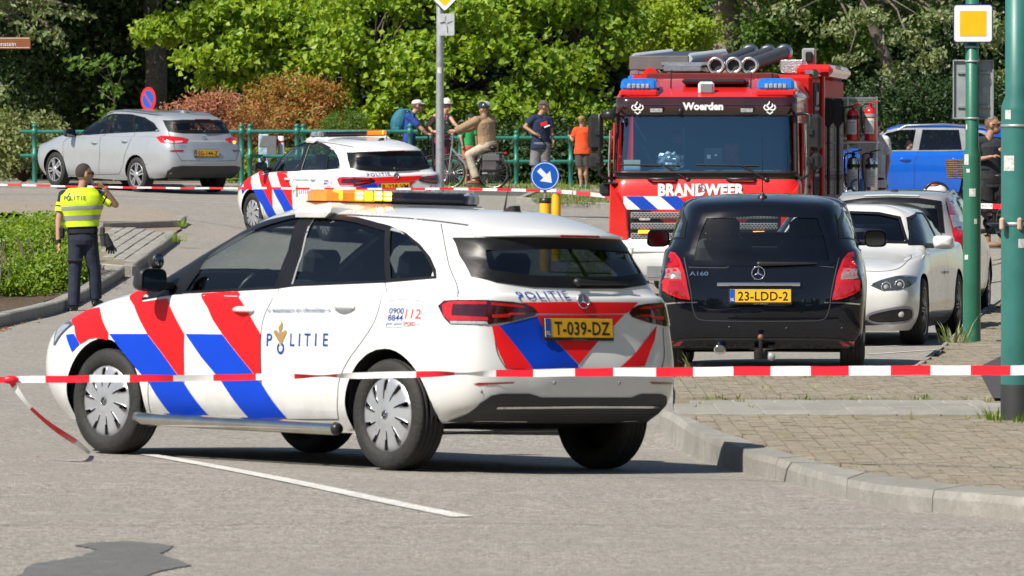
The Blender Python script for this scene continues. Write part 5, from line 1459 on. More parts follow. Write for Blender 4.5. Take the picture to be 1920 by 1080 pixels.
# --- silver estate
def silver_estate():
 M=pose(-6.835,116.13,1.25,127.4,0,-2.1)
 ws=WheelSet(.316,.205,.212,alloy_mb(.212,5,.16,.03),rimmat=SILV)
 rd=dict(hw=.898,xf=2.22,xr=-2.365,ax=1.325,xh=2.05,zh=.80,xc=1.02,zc=1.02,zs=.93,zbelt=.98,ybelt=.80,xw=.15,zw=1.42,yr=.60,zr=1.40,xrt=-2.02,zrt=1.36,xrb=-2.27,zrb=.98,zmax=1.465)
 root,B=base_car('silver_estate',M,rd,SILP,1.325,.316,ws,lab='silver estate car parked by the green railing on the left',arch=.365)
 z=lambda u,v: (50+u/4.571,160+v/4.571)
 g1=B.px2([z(*q) for q in ((440,425),(520,345),(620,285),(730,250),(735,262),(680,405))],S90)
 g2=B.px2([z(*q) for q in ((712,408),(770,252),(850,252),(915,262),(918,398))],S90)
 g3=B.px2([z(*q) for q in ((937,396),(937,268),(1010,285),(1080,335),(1135,388))],S90)
 O=B.px2([z(*q) for q in ((418,432),(500,345),(610,278),(740,243),(900,248),(1015,275),(1095,325),(1143,395),(915,402),(690,414))],S90)
 side_glass(B,root,O,[g1,g2,g3],[GL_SIDE,GL_SIDE,GL_TINT])
 rw=[(abs(a),b) for a,b in B.px2([z(*q) for q in ((1165,300),(1190,350),(1215,400),(1330,412),(1450,413))],R180)]
 poly=[(-a,b) for a,b in rw]+rw[::-1]+[(rw[0][0]*.6,rw[0][1]+.02),(-rw[0][0]*.6,rw[0][1]+.02)]
 B.window(root,poly,R180,GL_SIDE,RUB,both=False,fw=.06,cutin=.02)
 wsp=[(-.62,1.04),(0,1.06),(.62,1.04),(.52,1.34),(.3,1.385),(0,1.395),(-.3,1.385),(-.52,1.34)]
 B.window(root,wsp,F0,GL_SIDE,RUB,both=False,fw=.03,name='windscreen')
 l1=B.px2([z(*q) for q in ((440,425),(330,470),(312,560),(318,680),(345,770))],S90); l2=B.px2([z(*q) for q in ((680,410),(632,460),(625,600),(625,760))],S90); l3=B.px2([z(*q) for q in ((925,400),(890,470),(840,600),(820,700),(790,760))],S90)
 gp=MB()
 for l in (l1,l2,l3): B.line(gp,l,S90,.007,mirror=True)
 B.line(gp,B.px2([z(*q) for q in ((345,770),(560,765),(790,760))],S90),S90,.007,mirror=True)
 tq=B.px2([z(*q) for q in ((1215,405),(1260,500),(1280,570),(1325,645))],R180); B.line(gp,[(-abs(a),b) for a,b in tq],R180,.008,mirror=True); B.line(gp,[(-abs(tq[-1][0]),tq[-1][1]),(0,tq[-1][1]-.005),(abs(tq[-1][0]),tq[-1][1])],R180,.008)
 gp.obj('panel_gap',GAP,root)
 tp=[(-abs(a),b) for a,b in tq]; tp=[(tp[0][0],1.38)]+tp; tp=tp+[(-a,b) for a,b in tp[::-1]]
 finish_car(root,B,SILP,cardoors(S90,[l1,l2,l3])+[('tailgate',lambda c: c.x<-1.6 and inpoly((c.y,c.z),tp))],1.325,.316,ws,.365,.785,dashx=.72)
 Q=Frame(135)
 L=B.px2([z(*q) for q in ((1110,447),(1150,432),(1260,437),(1340,448),(1388,462),(1370,492),(1260,500),(1150,490))],Q)
 mb=MB(); B.patch(mb,[L],Q,.006,.05); T_=pair(mb,'tail_light',LRED2,root)
 mb=MB(); B.patch(mb,[B.px2([z(*q) for q in ((1180,475),(1255,480),(1255,497),(1190,490))],Q)],Q,.009,.1); B.patch(mb,[B.px2([z(*q) for q in ((1270,478),(1340,478),(1330,490),(1270,495))],Q)],Q,.009,.1); pair(mb,'reversing_lamp',LCLR,T_)
 mb=MB(); B.patch(mb,[B.px2([z(*q) for q in ((1190,442),(1255,444),(1255,470),(1170,466))],Q)],Q,.0085,.1); pair(mb,'lamp_element',mat('lit red lamp',(.5,.01,.015),.2,emit=(1,.03,.02),es=.12,var=0),T_)
 mb=MB(); p_=B.hit(*z(1777,488)); mb.box(p_+Vector((-.012,0,0)),(.02,.05,.05),.01); mb.obj('turn_signal',AMB,T_[-1])
 mb=MB(); B.patch(mb,[B.px2([z(*q) for q in ((1225,565),(1240,555),(1345,552),(1340,570),(1235,572))],Q)],Q,.005,.1); pair(mb,'reflector',LRED,root)
 d=B.px2([z(*q) for q in ((1185,785),(1205,735),(1250,700),(1330,690),(1520,692))],R180); dl=[(-abs(a),b) for a,b in d]; zl=.30
 mb=MB(); B.patch(mb,[dl+[(-a,b) for a,b in dl[::-1]]+[(.76,zl),(0,zl-.02),(-.76,zl)]],R180,.006,.05); mb.obj('diffuser',mat('grey black plastic',(.03,.03,.032),.55),root)
 c=B.hit(*z(1540,585)); plate(root,frame3(c+Vector((-.016,0,0)),(0,-1,0),(.10,0,1)),'SG-144-Z')
 c=B.hit(*z(1525,460)); mb=MB(); M_=frame3(c+Vector((-.006,0,0)),(0,-1,0),(.2,0,1)); mb.lathe([(.028,0),(.045,.004),(.05,0)],20,'z',M=M_); mb.box((0,0,0),(.012,.06,.006),M=M_,rot=Matrix.Rotation(rad(-18),3,'Z')); mb.obj('oval_badge',CHR,root)
 mb=MB(); side_text(B,mb,'i30',z(1310,528),z(1360,526),.035,R180,shear=.2,off=.006); side_text(B,mb,'CRDi',z(1690,524),z(1740,524),.03,R180,off=.006) if False else None; mb.obj('lettering',CHR,root)
 wiper(root,B,z(1525,398),z(1660,400))
 handle(root,B,z(580,490),SILP,.19,.03); handle(root,B,z(838,478),SILP,.19,.03)
 mirror_pair(root,(.72,.98,1.0),(.15,.22,.15),BLK)
 for sg in (1,-1):
  mb=MB(); pts=[B.cast((-sg*.56,x),TOP,h) for x,h in ((.1,.0),(-.0,.03),(-.5,.035),(-1.1,.035),(-1.5,.03),(-1.62,.0))]
  mb.tube(pts,.016,6); mb.obj('roof_rail',ALU,root)
 mb=MB(); p_=B.cast((0,-1.45),TOP); mb.prism([(-.09,0),(.08,0),(-.02,.05),(-.07,.05)],-.025,.025,'y',M=Matrix.Translation(p_),bev=.01); mb.obj('shark_fin_aerial',SILP,root)
 mb=MB(); p_=B.cast((0,rw[0][1]+.02),R180); mb.box((p_.x-.01,0,p_.z+.01),(.02,.34,.02),.004); mb.obj('brake_lamp',LRED,root)
 return root
SILVER=silver_estate()
# --- black hatchback, seen from behind
def black_hatch():
 M=pose(2.233,56.4,0,86.6)
 ws=WheelSet(.30,.195,.205,alloy_mb(.205,7,.12,.026),rimmat=SILV)
 rd=dict(hw=.882,xf=1.94,xr=-1.90,ax=1.284,zmid=.50,zlow=.78,xh=1.80,zh=.92,xc=1.25,zc=1.12,zs=1.00,zbelt=1.06,ybelt=.825,xw=.30,zw=1.49,yr=.665,zr=1.475,xrt=-1.52,zrt=1.455,xrb=-1.76,zrb=1.06,zmax=1.535,rb=.22,zb=.17,zlip=.24,sq=1.)
 root,B=base_car('black_hatchback',M,rd,BLKP,1.284,.30,ws,arch=.36,ns=8,nr=8,lab='black hatchback parked behind the tape, seen from the back')
 O=[(-1.05,1.10),(-.45,1.42),(-.2,1.455),(.5,1.465),(1.05,1.44),(1.45,1.30),(1.58,1.16),(.6,1.10)]
 g1=[(-.92,1.12),(-.42,1.39),(-.15,1.425),(.02,1.43),(.02,1.115)]; g2=[(.10,1.43),(.5,1.435),(.80,1.43),(.80,1.12),(.10,1.115)]; g3=[(.87,1.42),(1.05,1.405),(1.38,1.28),(1.48,1.17),(.87,1.125)]
 side_glass(B,root,O,[g1,g2,g3],[GL_SIDE]*3)
 rz=lambda u,v: (1200+u/3.0875,350+v/3.0875)
 rl=[(1289,492),(1300,448),(1318,400),(1426,395)]
 poly=[(-abs(a),b) for a,b in B.px2(rl[:3],R180)]; poly=poly+[(0,poly[-1][1]+.02)]+[(-a,b) for a,b in poly[::-1]]; zb_=poly[0][1]-.03
 poly += [(poly[-1][0]*.93,zb_),(-poly[-1][0]*.93,zb_)]
 B.window(root,poly,R180,glass('rear window glass',(.86,.92,.94),1.5),BLKP,both=False,fw=.045,cutin=.012)
 wsp=[(-.60,1.14),(0,1.16),(.60,1.14),(.5,1.40),(.3,1.44),(0,1.45),(-.3,1.44),(-.5,1.40)]
 B.window(root,wsp,F0,GL_SIDE,RUB,both=False,fw=.02,name='windscreen')
 gp=MB(); l1=[(-1.0,1.1),(-.95,.8),(-.8,.36)]; l2=[(.06,1.1),(.06,.36)]; l3=[(.85,1.1),(.88,.85),(.75,.5),(.7,.36)]
 for l in (l1,l2,l3): B.line(gp,l,S90,.006,mirror=True)
 tg=B.px2([rz(*q) for q in ((255,410),(292,600),(305,700),(330,760),(380,775))],R180); tg=[(-abs(a),b) for a,b in tg]
 B.line(gp,tg,R180,.008,mirror=True); B.line(gp,[tg[-1],(0,tg[-1][1]-.006),(-tg[-1][0],tg[-1][1])],R180,.009)
 hz=B.px2([rz(250,467)],R180)[0][1]; B.line(gp,[(-.62,hz),(-.30,hz-.004),(-.24,hz+.03),(-.18,hz+.045),(.30,hz+.03),(.62,hz)],R180,.006,smooth=False)
 gp.obj('panel_gap',GAP,root)
 finish_car(root,B,BLKP,cardoors(S90,[l1,l2,l3])+[('tailgate',lambda c: c.x<-1.3 and abs(c.y)<.62 and .72<c.z<1.5)],1.284,.30,ws,.36,.77,seatx=(.12,-.75),dashx=.86,dz=.08)
 Q=Frame(205)
 L=B.px2([rz(*q) for q in ((178,378),(205,385),(232,420),(248,470),(275,590),(290,656),(230,648),(170,625),(133,600),(130,550),(145,470),(160,410))],Q)
 mb=MB(); B.patch(mb,[L],Q,.008,.04)
 T_={}
 LL=L
 fl=[(-a,b) for a,b in LL]; Q2=Frame(155)
 T_[-1]=None
 mL=mb.obj('tail_light',LRED2,root); mR=flipped(mb,-1).obj('tail_light',LRED2,root)
 mb=MB(); B.patch(mb,[B.px2([rz(*q) for q in ((152,478),(220,476),(236,500),(240,540),(165,535),(142,530))],Q)],Q,.011,.05); RL_=mat('pinkish clear lamp',(.26,.17,.17),.12,coat=1,var=.3,scale=30); mb.obj('reversing_lamp',RL_,mL); flipped(mb,-1).obj('reversing_lamp',RL_,mR)
 mb=MB(); B.patch(mb,[B.px2([rz(*q) for q in ((178,392),(200,396),(222,430),(232,466),(155,468))],Q)],Q,.011,.05); mb.obj('lamp_element',LRED,mL); flipped(mb,-1).obj('lamp_element',LRED,mR); mb=MB(); B.patch(mb,[B.px2([rz(*q) for q in ((170,545),(238,550),(262,600),(272,642),(215,630),(160,600))],Q)],Q,.011,.05); mb.obj('lamp_element',LRED,mL); flipped(mb,-1).obj('lamp_element',LRED,mR)
 mb=MB(); B.patch(mb,[B.px2([rz(*q) for q in ((162,890),(250,893),(228,920),(166,918))],R180)],R180,.006,.06); pair(mb,'reflector',LRED2,root)
 c=B.hit(1426,556); plate(root,frame3(c+Vector((-.02,0,0)),(0,-1,0),(.06,0,1)),'23-LDD-2')
 c=B.hit(1422,512); star_mb(.055,frame3(c+Vector((-.008,0,0)),(0,-1,0),(.06,0,1)),.008).obj('star_badge',CHR,root)
 mb=MB(); pts=[B.hit(x,533) for x in (1345,1385,1426,1470,1500)]; V=[]
 mb.tube([p_+Vector((-.012,0,0)) for p_ in pts],.020,10,flat=1.0); mb.obj('grip_bar',CHR,root)
 mb=MB(); side_text(B,mb,'A160',(1293,517),(1328,517),.034,R180,bold=.01,off=.007); mb.obj('lettering',CHR,root)
 wiper(root,B,(1424,495),(1528,494),r=.014)
 mb=MB(); p_=B.cast((0,-1.30),TOP); mb.lathe([(.045,-.01),(.04,.01),(.012,.03),(.008,.05)],14,'z',p_); mb.tube([p_+Vector((0,0,.04)),p_+Vector((-.05,0,.2)),p_+Vector((-.14,0,.52))],[.006,.004,.002],6); mb.obj('aerial',BLK,root)
 mb=MB(); mb.lathe([(.032,-.01),(.04,-.005),(.044,.01),(.044,.12)],20,'x',(-1.885,.35,.215)); mb.lathe([(.03,.03),(0,.03)],20,'x',(-1.885,.35,.215)); mb.v=[(a,0.35+(b-.35)*1.25,c_*1.0) for a,b,c_ in mb.v]
 mb.obj('exhaust_tip',CHR,root)
 t=MB(); t.tube([(-1.55,.0,.18),(-1.86,.0,.17),(-1.95,.0,.17),(-1.985,.0,.21),(-1.985,.0,.30)],[.025,.025,.022,.02,.016],10); t.box((-1.9,0,.17),(.06,.12,.08),.01)
 o=t.obj('tow_bar',mat('dark steel',(.05,.048,.046),.5,.8),root); b_=MB(); b_.ell((-1.985,0,.322),(.027,.027,.027),14,8); b_.obj('tow_ball',mat('rusty ball',(.22,.10,.06),.6,.3),o)
 k=MB(); k.lathe([(0,-.012),(.032,-.01),(.035,.0),(.035,.04)],16,'x',(-1.94,-.09,.155)); k.obj('tow_socket',GREYT,o)
 mirror_pair(root,(.62,.965,1.13),(.15,.20,.155),BLKP)
 mb=MB(); B.line(mb,[(-.84,.60),(-.70,.612),(-.54,.615)],R180,.012,.006,mirror=True); mb.obj('bumper_strip',CHR,root)
 mb=MB(); B.line(mb,[(-.80,.22),(-.72,.28),(-.60,.30),(0,.305),(.60,.30),(.72,.28),(.80,.22)],R180,.02,.006); mb.obj('bumper_ridge',mat('satin black plastic',(.02,.021,.023),.35),root)
 for q in ((1368,614),(1475,616),(1579,616)):
  p_=B.hit(*q); mb=MB(); mb.lathe([(0,-.005),(.012,-.004),(.013,0)],12,'x',p_); mb.obj('parking_sensor',INK,root)
 # things on the dashboard seen through the glass
 mb=MB(); mb.box((.45,-.02,1.40),(.03,.26,.07),.02); mb.obj('interior_mirror',BLK,root)
 return root
BLACK=black_hatch()
# --- white coupe facing the camera
def white_coupe():
 M=pose(3.45,64.75,0,-100.9)
 ws=WheelSet(.33,.23,.235,alloy_mb(.235,10,.07,.018),rimmat=mat('two tone wheel',(.10,.10,.105),.3,.6))
 rd=dict(hw=.912,xf=2.22,xr=-2.42,ax=1.405,zb=.15,zlip=.26,zmid=.50,zlow=.66,xh=2.08,zh=.75,xc=.98,zc=.96,zs=.86,zbelt=.93,ybelt=.83,xw=.22,zw=1.33,yr=.60,zr=1.31,xrt=-1.25,zrt=1.24,xrb=-1.85,zrb=1.0,zmax=1.38)
 root,B=base_car('white_coupe',M,rd,WPEARL,1.405,.33,ws,arch=.375,ns=8,nr=8,lab='pearl white coupe facing the camera behind the black hatchback')
 O=[(-.74,.97),(-.25,1.24),(.1,1.295),(.6,1.285),(1.05,1.18),(1.35,1.02),(1.0,.985),(.2,.965)]
 side_glass(B,root,O,[[(-.68,.98),(-.22,1.225),(.1,1.28),(.44,1.278),(.46,.975)],[(.52,1.275),(.62,1.268),(1.02,1.165),(1.26,1.03),(.95,.997),(.52,.98)]],[GL_TINT,GL_TINT])
 wsp=[(-.66,.985),(0,1.0),(.66,.985),(.52,1.25),(.3,1.295),(0,1.305),(-.3,1.295),(-.52,1.25)]
 B.window(root,wsp,F0,glass('blue tinted windscreen',(.45,.52,.58),1.52),RUB,both=False,fw=.025,name='windscreen')
 B.window(root,[(-.5,1.04),(.5,1.04),(.42,1.2),(-.42,1.2)],R180,GL_TINT,RUB,both=False,fw=.03)
 gp=MB(); l1=[(-.72,.93),(-.78,.7),(-.72,.3)]; l2=[(.52,.96),(.55,.7),(.45,.3)]
 for l in (l1,l2): B.line(gp,l,S90,.006,mirror=True)
 B.line(gp,[(-.72,1.02),(-.76,1.35),(-.72,1.8),(-.55,2.02),(-.25,2.1)],TOP,.007,mirror=True); gp.obj('panel_gap',GAP,root)
 finish_car(root,B,WPEARL,cardoors(S90,[l1,l2])+[('bonnet',lambda c: c.x>.95 and abs(c.y)<.72 and c.z>.78)],1.405,.33,ws,.375,.80,seatx=(-.05,-.8),dashx=.6,dz=-.1)
 Q=Frame(25); bz=lambda u,v: (1560+u/3.483,350+v/3.483)
 L=B.px2([bz(*q) for q in ((250,646),(335,618),(440,592),(556,586),(546,622),(505,652),(430,676),(330,680))],Q)
 mb=MB(); B.patch(mb,[L],Q,.005,.04); H_=pair(mb,'headlight',mat('dark lamp housing',(.05,.055,.065),.08,coat=1),root)
 for q in ((352,655),(440,640)):
  c=B.hit(*bz(*q)); d=Vector((.9,.43,0)); Mq=frame3(c+d*.010,Vector((-.43,.9,0)),(0,0,1)); mb=MB()
  mb.lathe([(.042,0),(.047,.006),(.052,0)],20,'z',M=Mq); mb.lathe([(0,.006),(.016,.004),(.026,-.002)],16,'z',M=Mq)
  for sg in (1,-1): flipped(mb,sg).obj('lamp_ring',LCLR,H_[sg])
 P2=Frame(20); L=B.px2([bz(*q) for q in ((240,835),(330,808),(440,790),(510,793),(525,830),(515,862),(470,880),(330,890),(240,872))],P2)
 mb=MB(); B.patch(mb,[L],P2,.005,.05); pair(mb,'air_intake',BLK,root)
 mb=MB(); B.line(mb,L,P2,.022,.010,closed=True,sub=3); pair(mb,'intake_trim',mat('pale blue trim',(.30,.32,.42),.25,.6),root)
 mb=MB(); B.line(mb,B.px2([bz(*q) for q in ((262,640),(330,612),(440,588),(548,588))],Q),Q,.012,.009); pair(mb,'lamp_brow',CHR,H_)
 c=B.hit(*bz(450,833)); mb=MB(); mb.lathe([(0,.010),(.02,.009),(.03,.0)],18,'z',M=frame3(c+Vector((.012,.004,0)),(-.34,.94,0),(0,0,1))); pair(mb,'fog_lamp',LCLR,root)
 mb=MB(); B.line(mb,[(-.80,.26),(-.5,.235),(0,.23),(.5,.235),(.80,.26)],F0,.05,.006); mb.obj('lip_strip',mat('blue black trim',(.02,.022,.05),.3),root)
 for sg in (1,-1):
  mb=MB(); B.patch(mb,[[(sg*.05,.62),(sg*.36,.62),(sg*.40,.70),(sg*.34,.78),(sg*.06,.78)]],F0,.006,.05); mb.obj('grille',BLK,root)
 mirror_pair(root,(.52,.98,1.0),(.16,.22,.14),WPEARL)
 handle(root,B,bz(740,560),WPEARL,.2,.03)
 return root
COUPE=white_coupe()
# --- silver estate with tall lamps
def tall_lamp_estate():
 M=pose(4.47,72.8,.02,82)
 ws=WheelSet(.315,.205,.21,alloy_mb(.21,5,.15,.03),rimmat=SILV)
 rd=dict(hw=.885,xf=2.22,xr=-2.26,ax=1.32,xh=2.05,zh=.82,xc=1.05,zc=1.02,zs=.93,zbelt=.98,ybelt=.80,xw=.15,zw=1.40,yr=.62,zr=1.39,xrt=-1.88,zrt=1.40,xrb=-2.14,zrb=.95,zmax=1.46)
 root,B=base_car('grey_estate',M,rd,SILP2,1.32,.315,ws,arch=.365,ns=7,nr=7,lab='silver estate car with tall red lamps, behind the white coupe')
 O=[(-.9,.99),(-.3,1.33),(.1,1.385),(1.0,1.375),(1.75,1.33),(1.92,1.05),(.6,.995)]
 side_glass(B,root,O,[[(-.78,1.01),(-.25,1.305),(.0,1.355),(.02,1.01)],[(.08,1.36),(.8,1.355),(.85,1.02),(.08,1.01)],[(.92,1.35),(1.65,1.30),(1.78,1.07),(.92,1.03)]],[GL_SIDE,GL_SIDE,GL_TINT])
 poly=[(-.60,.99),(-.545,1.34),(-.3,1.375),(0,1.385),(.3,1.375),(.545,1.34),(.60,.99),(0,.97)]
 B.window(root,poly,R180,glass('rear window glass',(.86,.92,.94),1.5),RUB,both=False,fw=.06,cutin=.02)
 B.window(root,[(-.62,1.04),(0,1.06),(.62,1.04),(.52,1.32),(.3,1.365),(0,1.375),(-.3,1.365),(-.52,1.32)],F0,GL_SIDE,RUB,both=False,fw=.03,name='windscreen')
 gp=MB(); l1=[(-.85,.95),(-.92,.7),(-.8,.33)]; l2=[(.05,1.0),(.05,.33)]; l3=[(.9,1.0),(.95,.75),(.75,.33)]
 for l in (l1,l2,l3): B.line(gp,l,S90,.007,mirror=True)
 gp.obj('panel_gap',GAP,root)
 finish_car(root,B,SILP2,cardoors(S90,[l1,l2,l3])+[('tailgate',lambda c: c.x<-1.5 and abs(c.y)<.62 and c.z>.6 and c.z<1.38)],1.32,.315,ws,.365,.77,dashx=.75)
 Q=Frame(195)
 pts=[(-.60,1.37),(-.70,.98),(-.76,.76),(-.84,.78),(-.86,.92),(-.78,1.08),(-.655,1.37)]
 # tall lamps on the rear pillars
 mb=MB(); B.patch(mb,[[(a*.97,b) for a,b in pts]],Frame(180),.010,.04); T_=pair(mb,'tail_light',LRED2,root)
 mb=MB(); B.patch(mb,[[(-.655*.97,1.18),(-.70*.97,1.04),(-.77*.97,1.06),(-.715*.97,1.18)]],Frame(180),.013,.05); pair(mb,'reversing_lamp',LCLR,T_)
 mb=MB(); B.patch(mb,[[(-.71*.97,.96),(-.76*.97,.79),(-.82*.97,.80),(-.83*.97,.93)]],Frame(180),.013,.05); pair(mb,'lamp_element',LRED,T_)
 mirror_pair(root,(.62,.97,1.02),(.15,.20,.15),BLK)
 for sg in (1,-1):
  mb=MB(); pts=[B.cast((-sg*.57,x),TOP,h) for x,h in ((.1,.0),(-.0,.03),(-.5,.035),(-1.3,.035),(-1.5,.0))]; mb.tube(pts,.016,6); mb.obj('roof_rail',ALU,root)
 mb=MB(); B.line(mb,[(-.3,1.392),(0,1.40),(.3,1.392)],R180,.016,.012); mb.obj('brake_lamp',mat('pale lamp',(.45,.5,.5),.2),root)
 plate(root,frame3((B.cast((0,.72),R180)+Vector((-.016,0,0))),(0,-1,0),(.06,0,1)),'58-TVX-7') if False else None
 return root
ESTATE=tall_lamp_estate()
# --- blue people carrier, side on
def blue_mpv():
 M=pose(7.55,120,.86,180)
 ws=WheelSet(.31,.205,.21,alloy_mb(.21,5,.15,.03),rimmat=SILV)
 rd=dict(hw=.88,xf=2.05,xr=-2.02,ax=1.3,zlow=.8,xh=1.88,zh=.92,xc=1.35,zc=1.10,zs=1.0,zbelt=1.06,ybelt=.80,xw=.45,zw=1.54,yr=.62,zr=1.53,xrt=-1.70,zrt=1.50,xrb=-1.92,zrb=1.08,zmax=1.60)
 root,B=base_car('blue_people_carrier',M,rd,BLUP,1.3,.31,ws,arch=.36,ns=6,nr=6,lab='bright blue people carrier with open driver window behind the fire engine')
 # front window ends about the pillar, u = -x
 O=[(-1.08,1.08),(-.62,1.45),(-.35,1.515),(.8,1.515),(1.25,1.46),(1.55,1.30),(1.62,1.12),(.5,1.085)]
 side_glass(B,root,O,[[(-.95,1.10),(-.56,1.42),(-.30,1.48),(-.02,1.485),(-.10,1.105)],[(.10,1.485),(.78,1.48),(.83,1.11),(.02,1.10)],[(.90,1.47),(1.2,1.42),(1.45,1.28),(1.5,1.14),(.93,1.11)]],[glass('open window',(.9,.93,.93),1.2),GL_TINT,GL_TINT],trim=mat('grey window frame',(.28,.29,.30),.4))
 B.window(root,[(-.55,1.12),(.55,1.12),(.5,1.45),(-.5,1.45)],R180,GL_TINT,RUB,both=False,fw=.04)
 B.window(root,[(-.60,1.14),(0,1.16),(.60,1.14),(.5,1.45),(.3,1.49),(0,1.50),(-.3,1.49),(-.5,1.45)],F0,GL_SIDE,RUB,both=False,fw=.03,name='windscreen')
 gp=MB(); l1=[(-1.0,1.05),(-1.05,.8),(-.9,.36)]; l2=[(.02,1.08),(-.06,.85),(-.06,.36)]; l3=[(.9,1.08),(.95,.8),(.8,.36)]
 for l in (l1,l2,l3): B.line(gp,l,S90,.008,mirror=True)
 gp.obj('panel_gap',GAP,root)
 finish_car(root,B,BLUP,cardoors(S90,[l1,l2,l3]),1.3,.31,ws,.36,.77,dashx=.9,dz=.06)
 c=B.cast((-.24,.93),S90)
 for x in (.24,-.72):
  p_=B.cast((-x,.93),S90)
  for sg in (1,-1):
   mb=MB(); mb.tube([(p_.x+.1,sg*(p_.y+.01),.93),(p_.x,sg*(p_.y+.035),.935),(p_.x-.1,sg*(p_.y+.01),.93)],.016,8); mb.ell((p_.x+.02,sg*p_.y,.93),(.06,.012,.04),12,6); mb.obj('door_handle',BLUP,root)
 for sg in (1,-1):
  mb=MB(); pts=[B.cast((-sg*.60,x),TOP,h) for x,h in ((.35,.0),(.2,.035),(-.5,.05),(-1.2,.045),(-1.45,.0))]; mb.tube(pts,.02,6); mb.obj('roof_rail',ALU,root)
 mirror_pair(root,(1.0,.97,1.12),(.15,.2,.16),BLUP)
 return root
BLUE=blue_mpv()
# --- the second police car: a copy with its own number
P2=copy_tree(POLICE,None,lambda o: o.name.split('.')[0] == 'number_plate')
for o in P2.children:
 if o.name.startswith('light_bar'):
  o.scale=(1,-1,1)
  for i,c in enumerate(sorted([c for c in o.children if c.name.startswith('amber_lamp')],key=lambda c: c.name)):
   if i<4:
    for g_ in list(c.children): bpy.data.objects.remove(g_)
    bpy.data.objects.remove(c)
P2.matrix_world=pose(-2.63,98.08,.615,115.8,-1.2,-1.8); tag(P2,'white police car striped red and blue on the far road by the railing')
for o in POLICE.children:
 if o.name.startswith('number_plate'): plate(P2,o.matrix_local.copy(),'R-228-VM')
# ---------------------------------------------------------------- poles, signs, railing, tape
GRN=mat('dark green pole paint',(.022,.14,.085),.42,coat=.2,var=.12,scale=3,bump=.05); GRN2=mat('blue green pole paint',(.03,.155,.135),.42,coat=.2,var=.12,scale=3); GALV=mat('galvanised steel',(.36,.38,.39),.5,.5,var=.15,scale=12); RAILG=mat('railing green paint',(.02,.17,.125),.4,var=.2,scale=5)
SBLUE=mat('sign blue',(.003,.10,.47),.35,var=.05); SWHT=mat('sign white',(.75,.76,.76),.4,var=.04); SYEL=mat('sign yellow',(.85,.47,.005),.4,var=.04); SRED=mat('sign red',(.68,.02,.015),.4,var=.05); SGREY=mat('sign back grey',(.36,.38,.40),.5,.3,var=.12); BYEL=mat('bollard yellow',(.80,.40,.004),.45,var=.1); STICK=mat('weathered sticker',(.6,.6,.58),.7,var=.25,scale=40)
def pole(px,py,h,r0,r1,zsplit,top,m,lab,cat='pole',m2=None,taper=.10):
 b=G(px,py,h); o=empty('green_pole' if m is not GALV else 'grey_pole',b,None,lab,cat); mb=MB()
 mb.lathe([(r0,-.05),(r0,zsplit),(r0*.985,zsplit+.03),(r1,zsplit+taper),(r1,top),(0,top)],28); mb.obj('shaft',m,o); return o,b
def rrect(w,h,r,n=4):
 out=[]
 for cx,cy,a0 in ((w/2-r,h/2-r,0),(-w/2+r,h/2-r,90),(-w/2+r,-h/2+r,180),(w/2-r,-h/2+r,270)):
  for k in range(n+1): a=rad(a0+90*k/n); out.append((cx+r*math.cos(a),cy+r*math.sin(a)))
 return out
def plate_on(o,c,w,h,yaw,m,name='sign_plate',r=.03,t=.012,rim=None):
 M=Matrix.Translation(c) @ Matrix.Rotation(rad(yaw),4,'Z') @ Matrix.Rotation(rad(90),4,'X'); mb=MB(); mb.prism(rrect(w,h,r),-t,0); return mb.obj(name,m,o,M),M
P1,b1=pole(1822,640,.12,.084,.062,(640-297)/199.3,3.6,GRN,'green sign pole carrying the yellow square sign')
def on(b,px,py,Y): p=P(px,py,Y); return Vector((p.x,p.y,p.z))-b
c=on(b1,1824.5,44,b1.y-.10); s1,M1=plate_on(P1,c,.372,.360,-6,mat('sign edge blue',(.02,.035,.12),.4)); mb=MB(); mb.prism(rrect(.352,.340,.025),.001,.004); mb.obj('sign_face',SWHT,s1); mb=MB(); mb.prism(rrect(.245,.235,.004),.0045,.007); mb.obj('yellow_square',SYEL,s1)
c=on(b1,1825,168,b1.y+.085); s2,M2=plate_on(P1,c,.385,.56,-4,SGREY,r=.02,t=.03); mb=MB(); 
for q in ((0,.272,.385,.016),(0,-.272,.385,.016),(.185,0,.016,.56),(-.185,0,.016,.56)): mb.box((q[0],q[1],.012),(q[2],q[3],.022),.004)
mb.obj('folded_rim',GALV,s2); mb=MB()
for z in (.16,-.16): mb.box((0,z,.01),(.3,.03,.015),.004)
mb.obj('sign_bracket',GALV,s2); mb=MB(); mb.prism([(.09,-.04),(.13,-.02),(.12,.03),(.08,.01)],.001,.003); mb.obj('sticker',mat('pale green sticker',(.35,.55,.5),.6),s2)
for py,r_ in ((115,.066),(222,.066),(88,.066)):
 mb=MB(); c=on(b1,1823,py,b1.y); mb.lathe([(r_,-.01),(r_+.005,-.008),(r_+.005,.008),(r_,.01)],24,'z',(0,0,c.z)); mb.obj('clamp_band',GALV,P1)
def sticker(o,b,px,py,w,h,r,m=STICK):
 c=on(b,px,py,b.y); V=[]; F=[]; a0=math.asin(max(-1,min(1,c.x/r))); n=5
 for k in range(n+1):
  a=a0+(k/n-.5)*w/r
  for z in (-h/2,h/2): V.append((math.sin(a)*(r+.0015),-math.cos(a)*(r+.0015),c.z+z))
 mb=MB(); mb.add(V,[(2*k,2*k+2,2*k+3,2*k+1) for k in range(n)]); mb.obj('sticker',m,o)
for q in ((1811,299,.05,.10),(1814,320,.035,.035),(1822,361,.06,.075),(1811,482,.04,.045),(1828,415,.03,.05),(1812,238,.02,.05)): sticker(P1,b1,*q,.085 if q[1]>290 else .063)
P2_,b2=pole(1907,797,.12,.108,.082,(797-200)/288.,3.3,GRN2,'thick blue green lamp pole at the right edge')
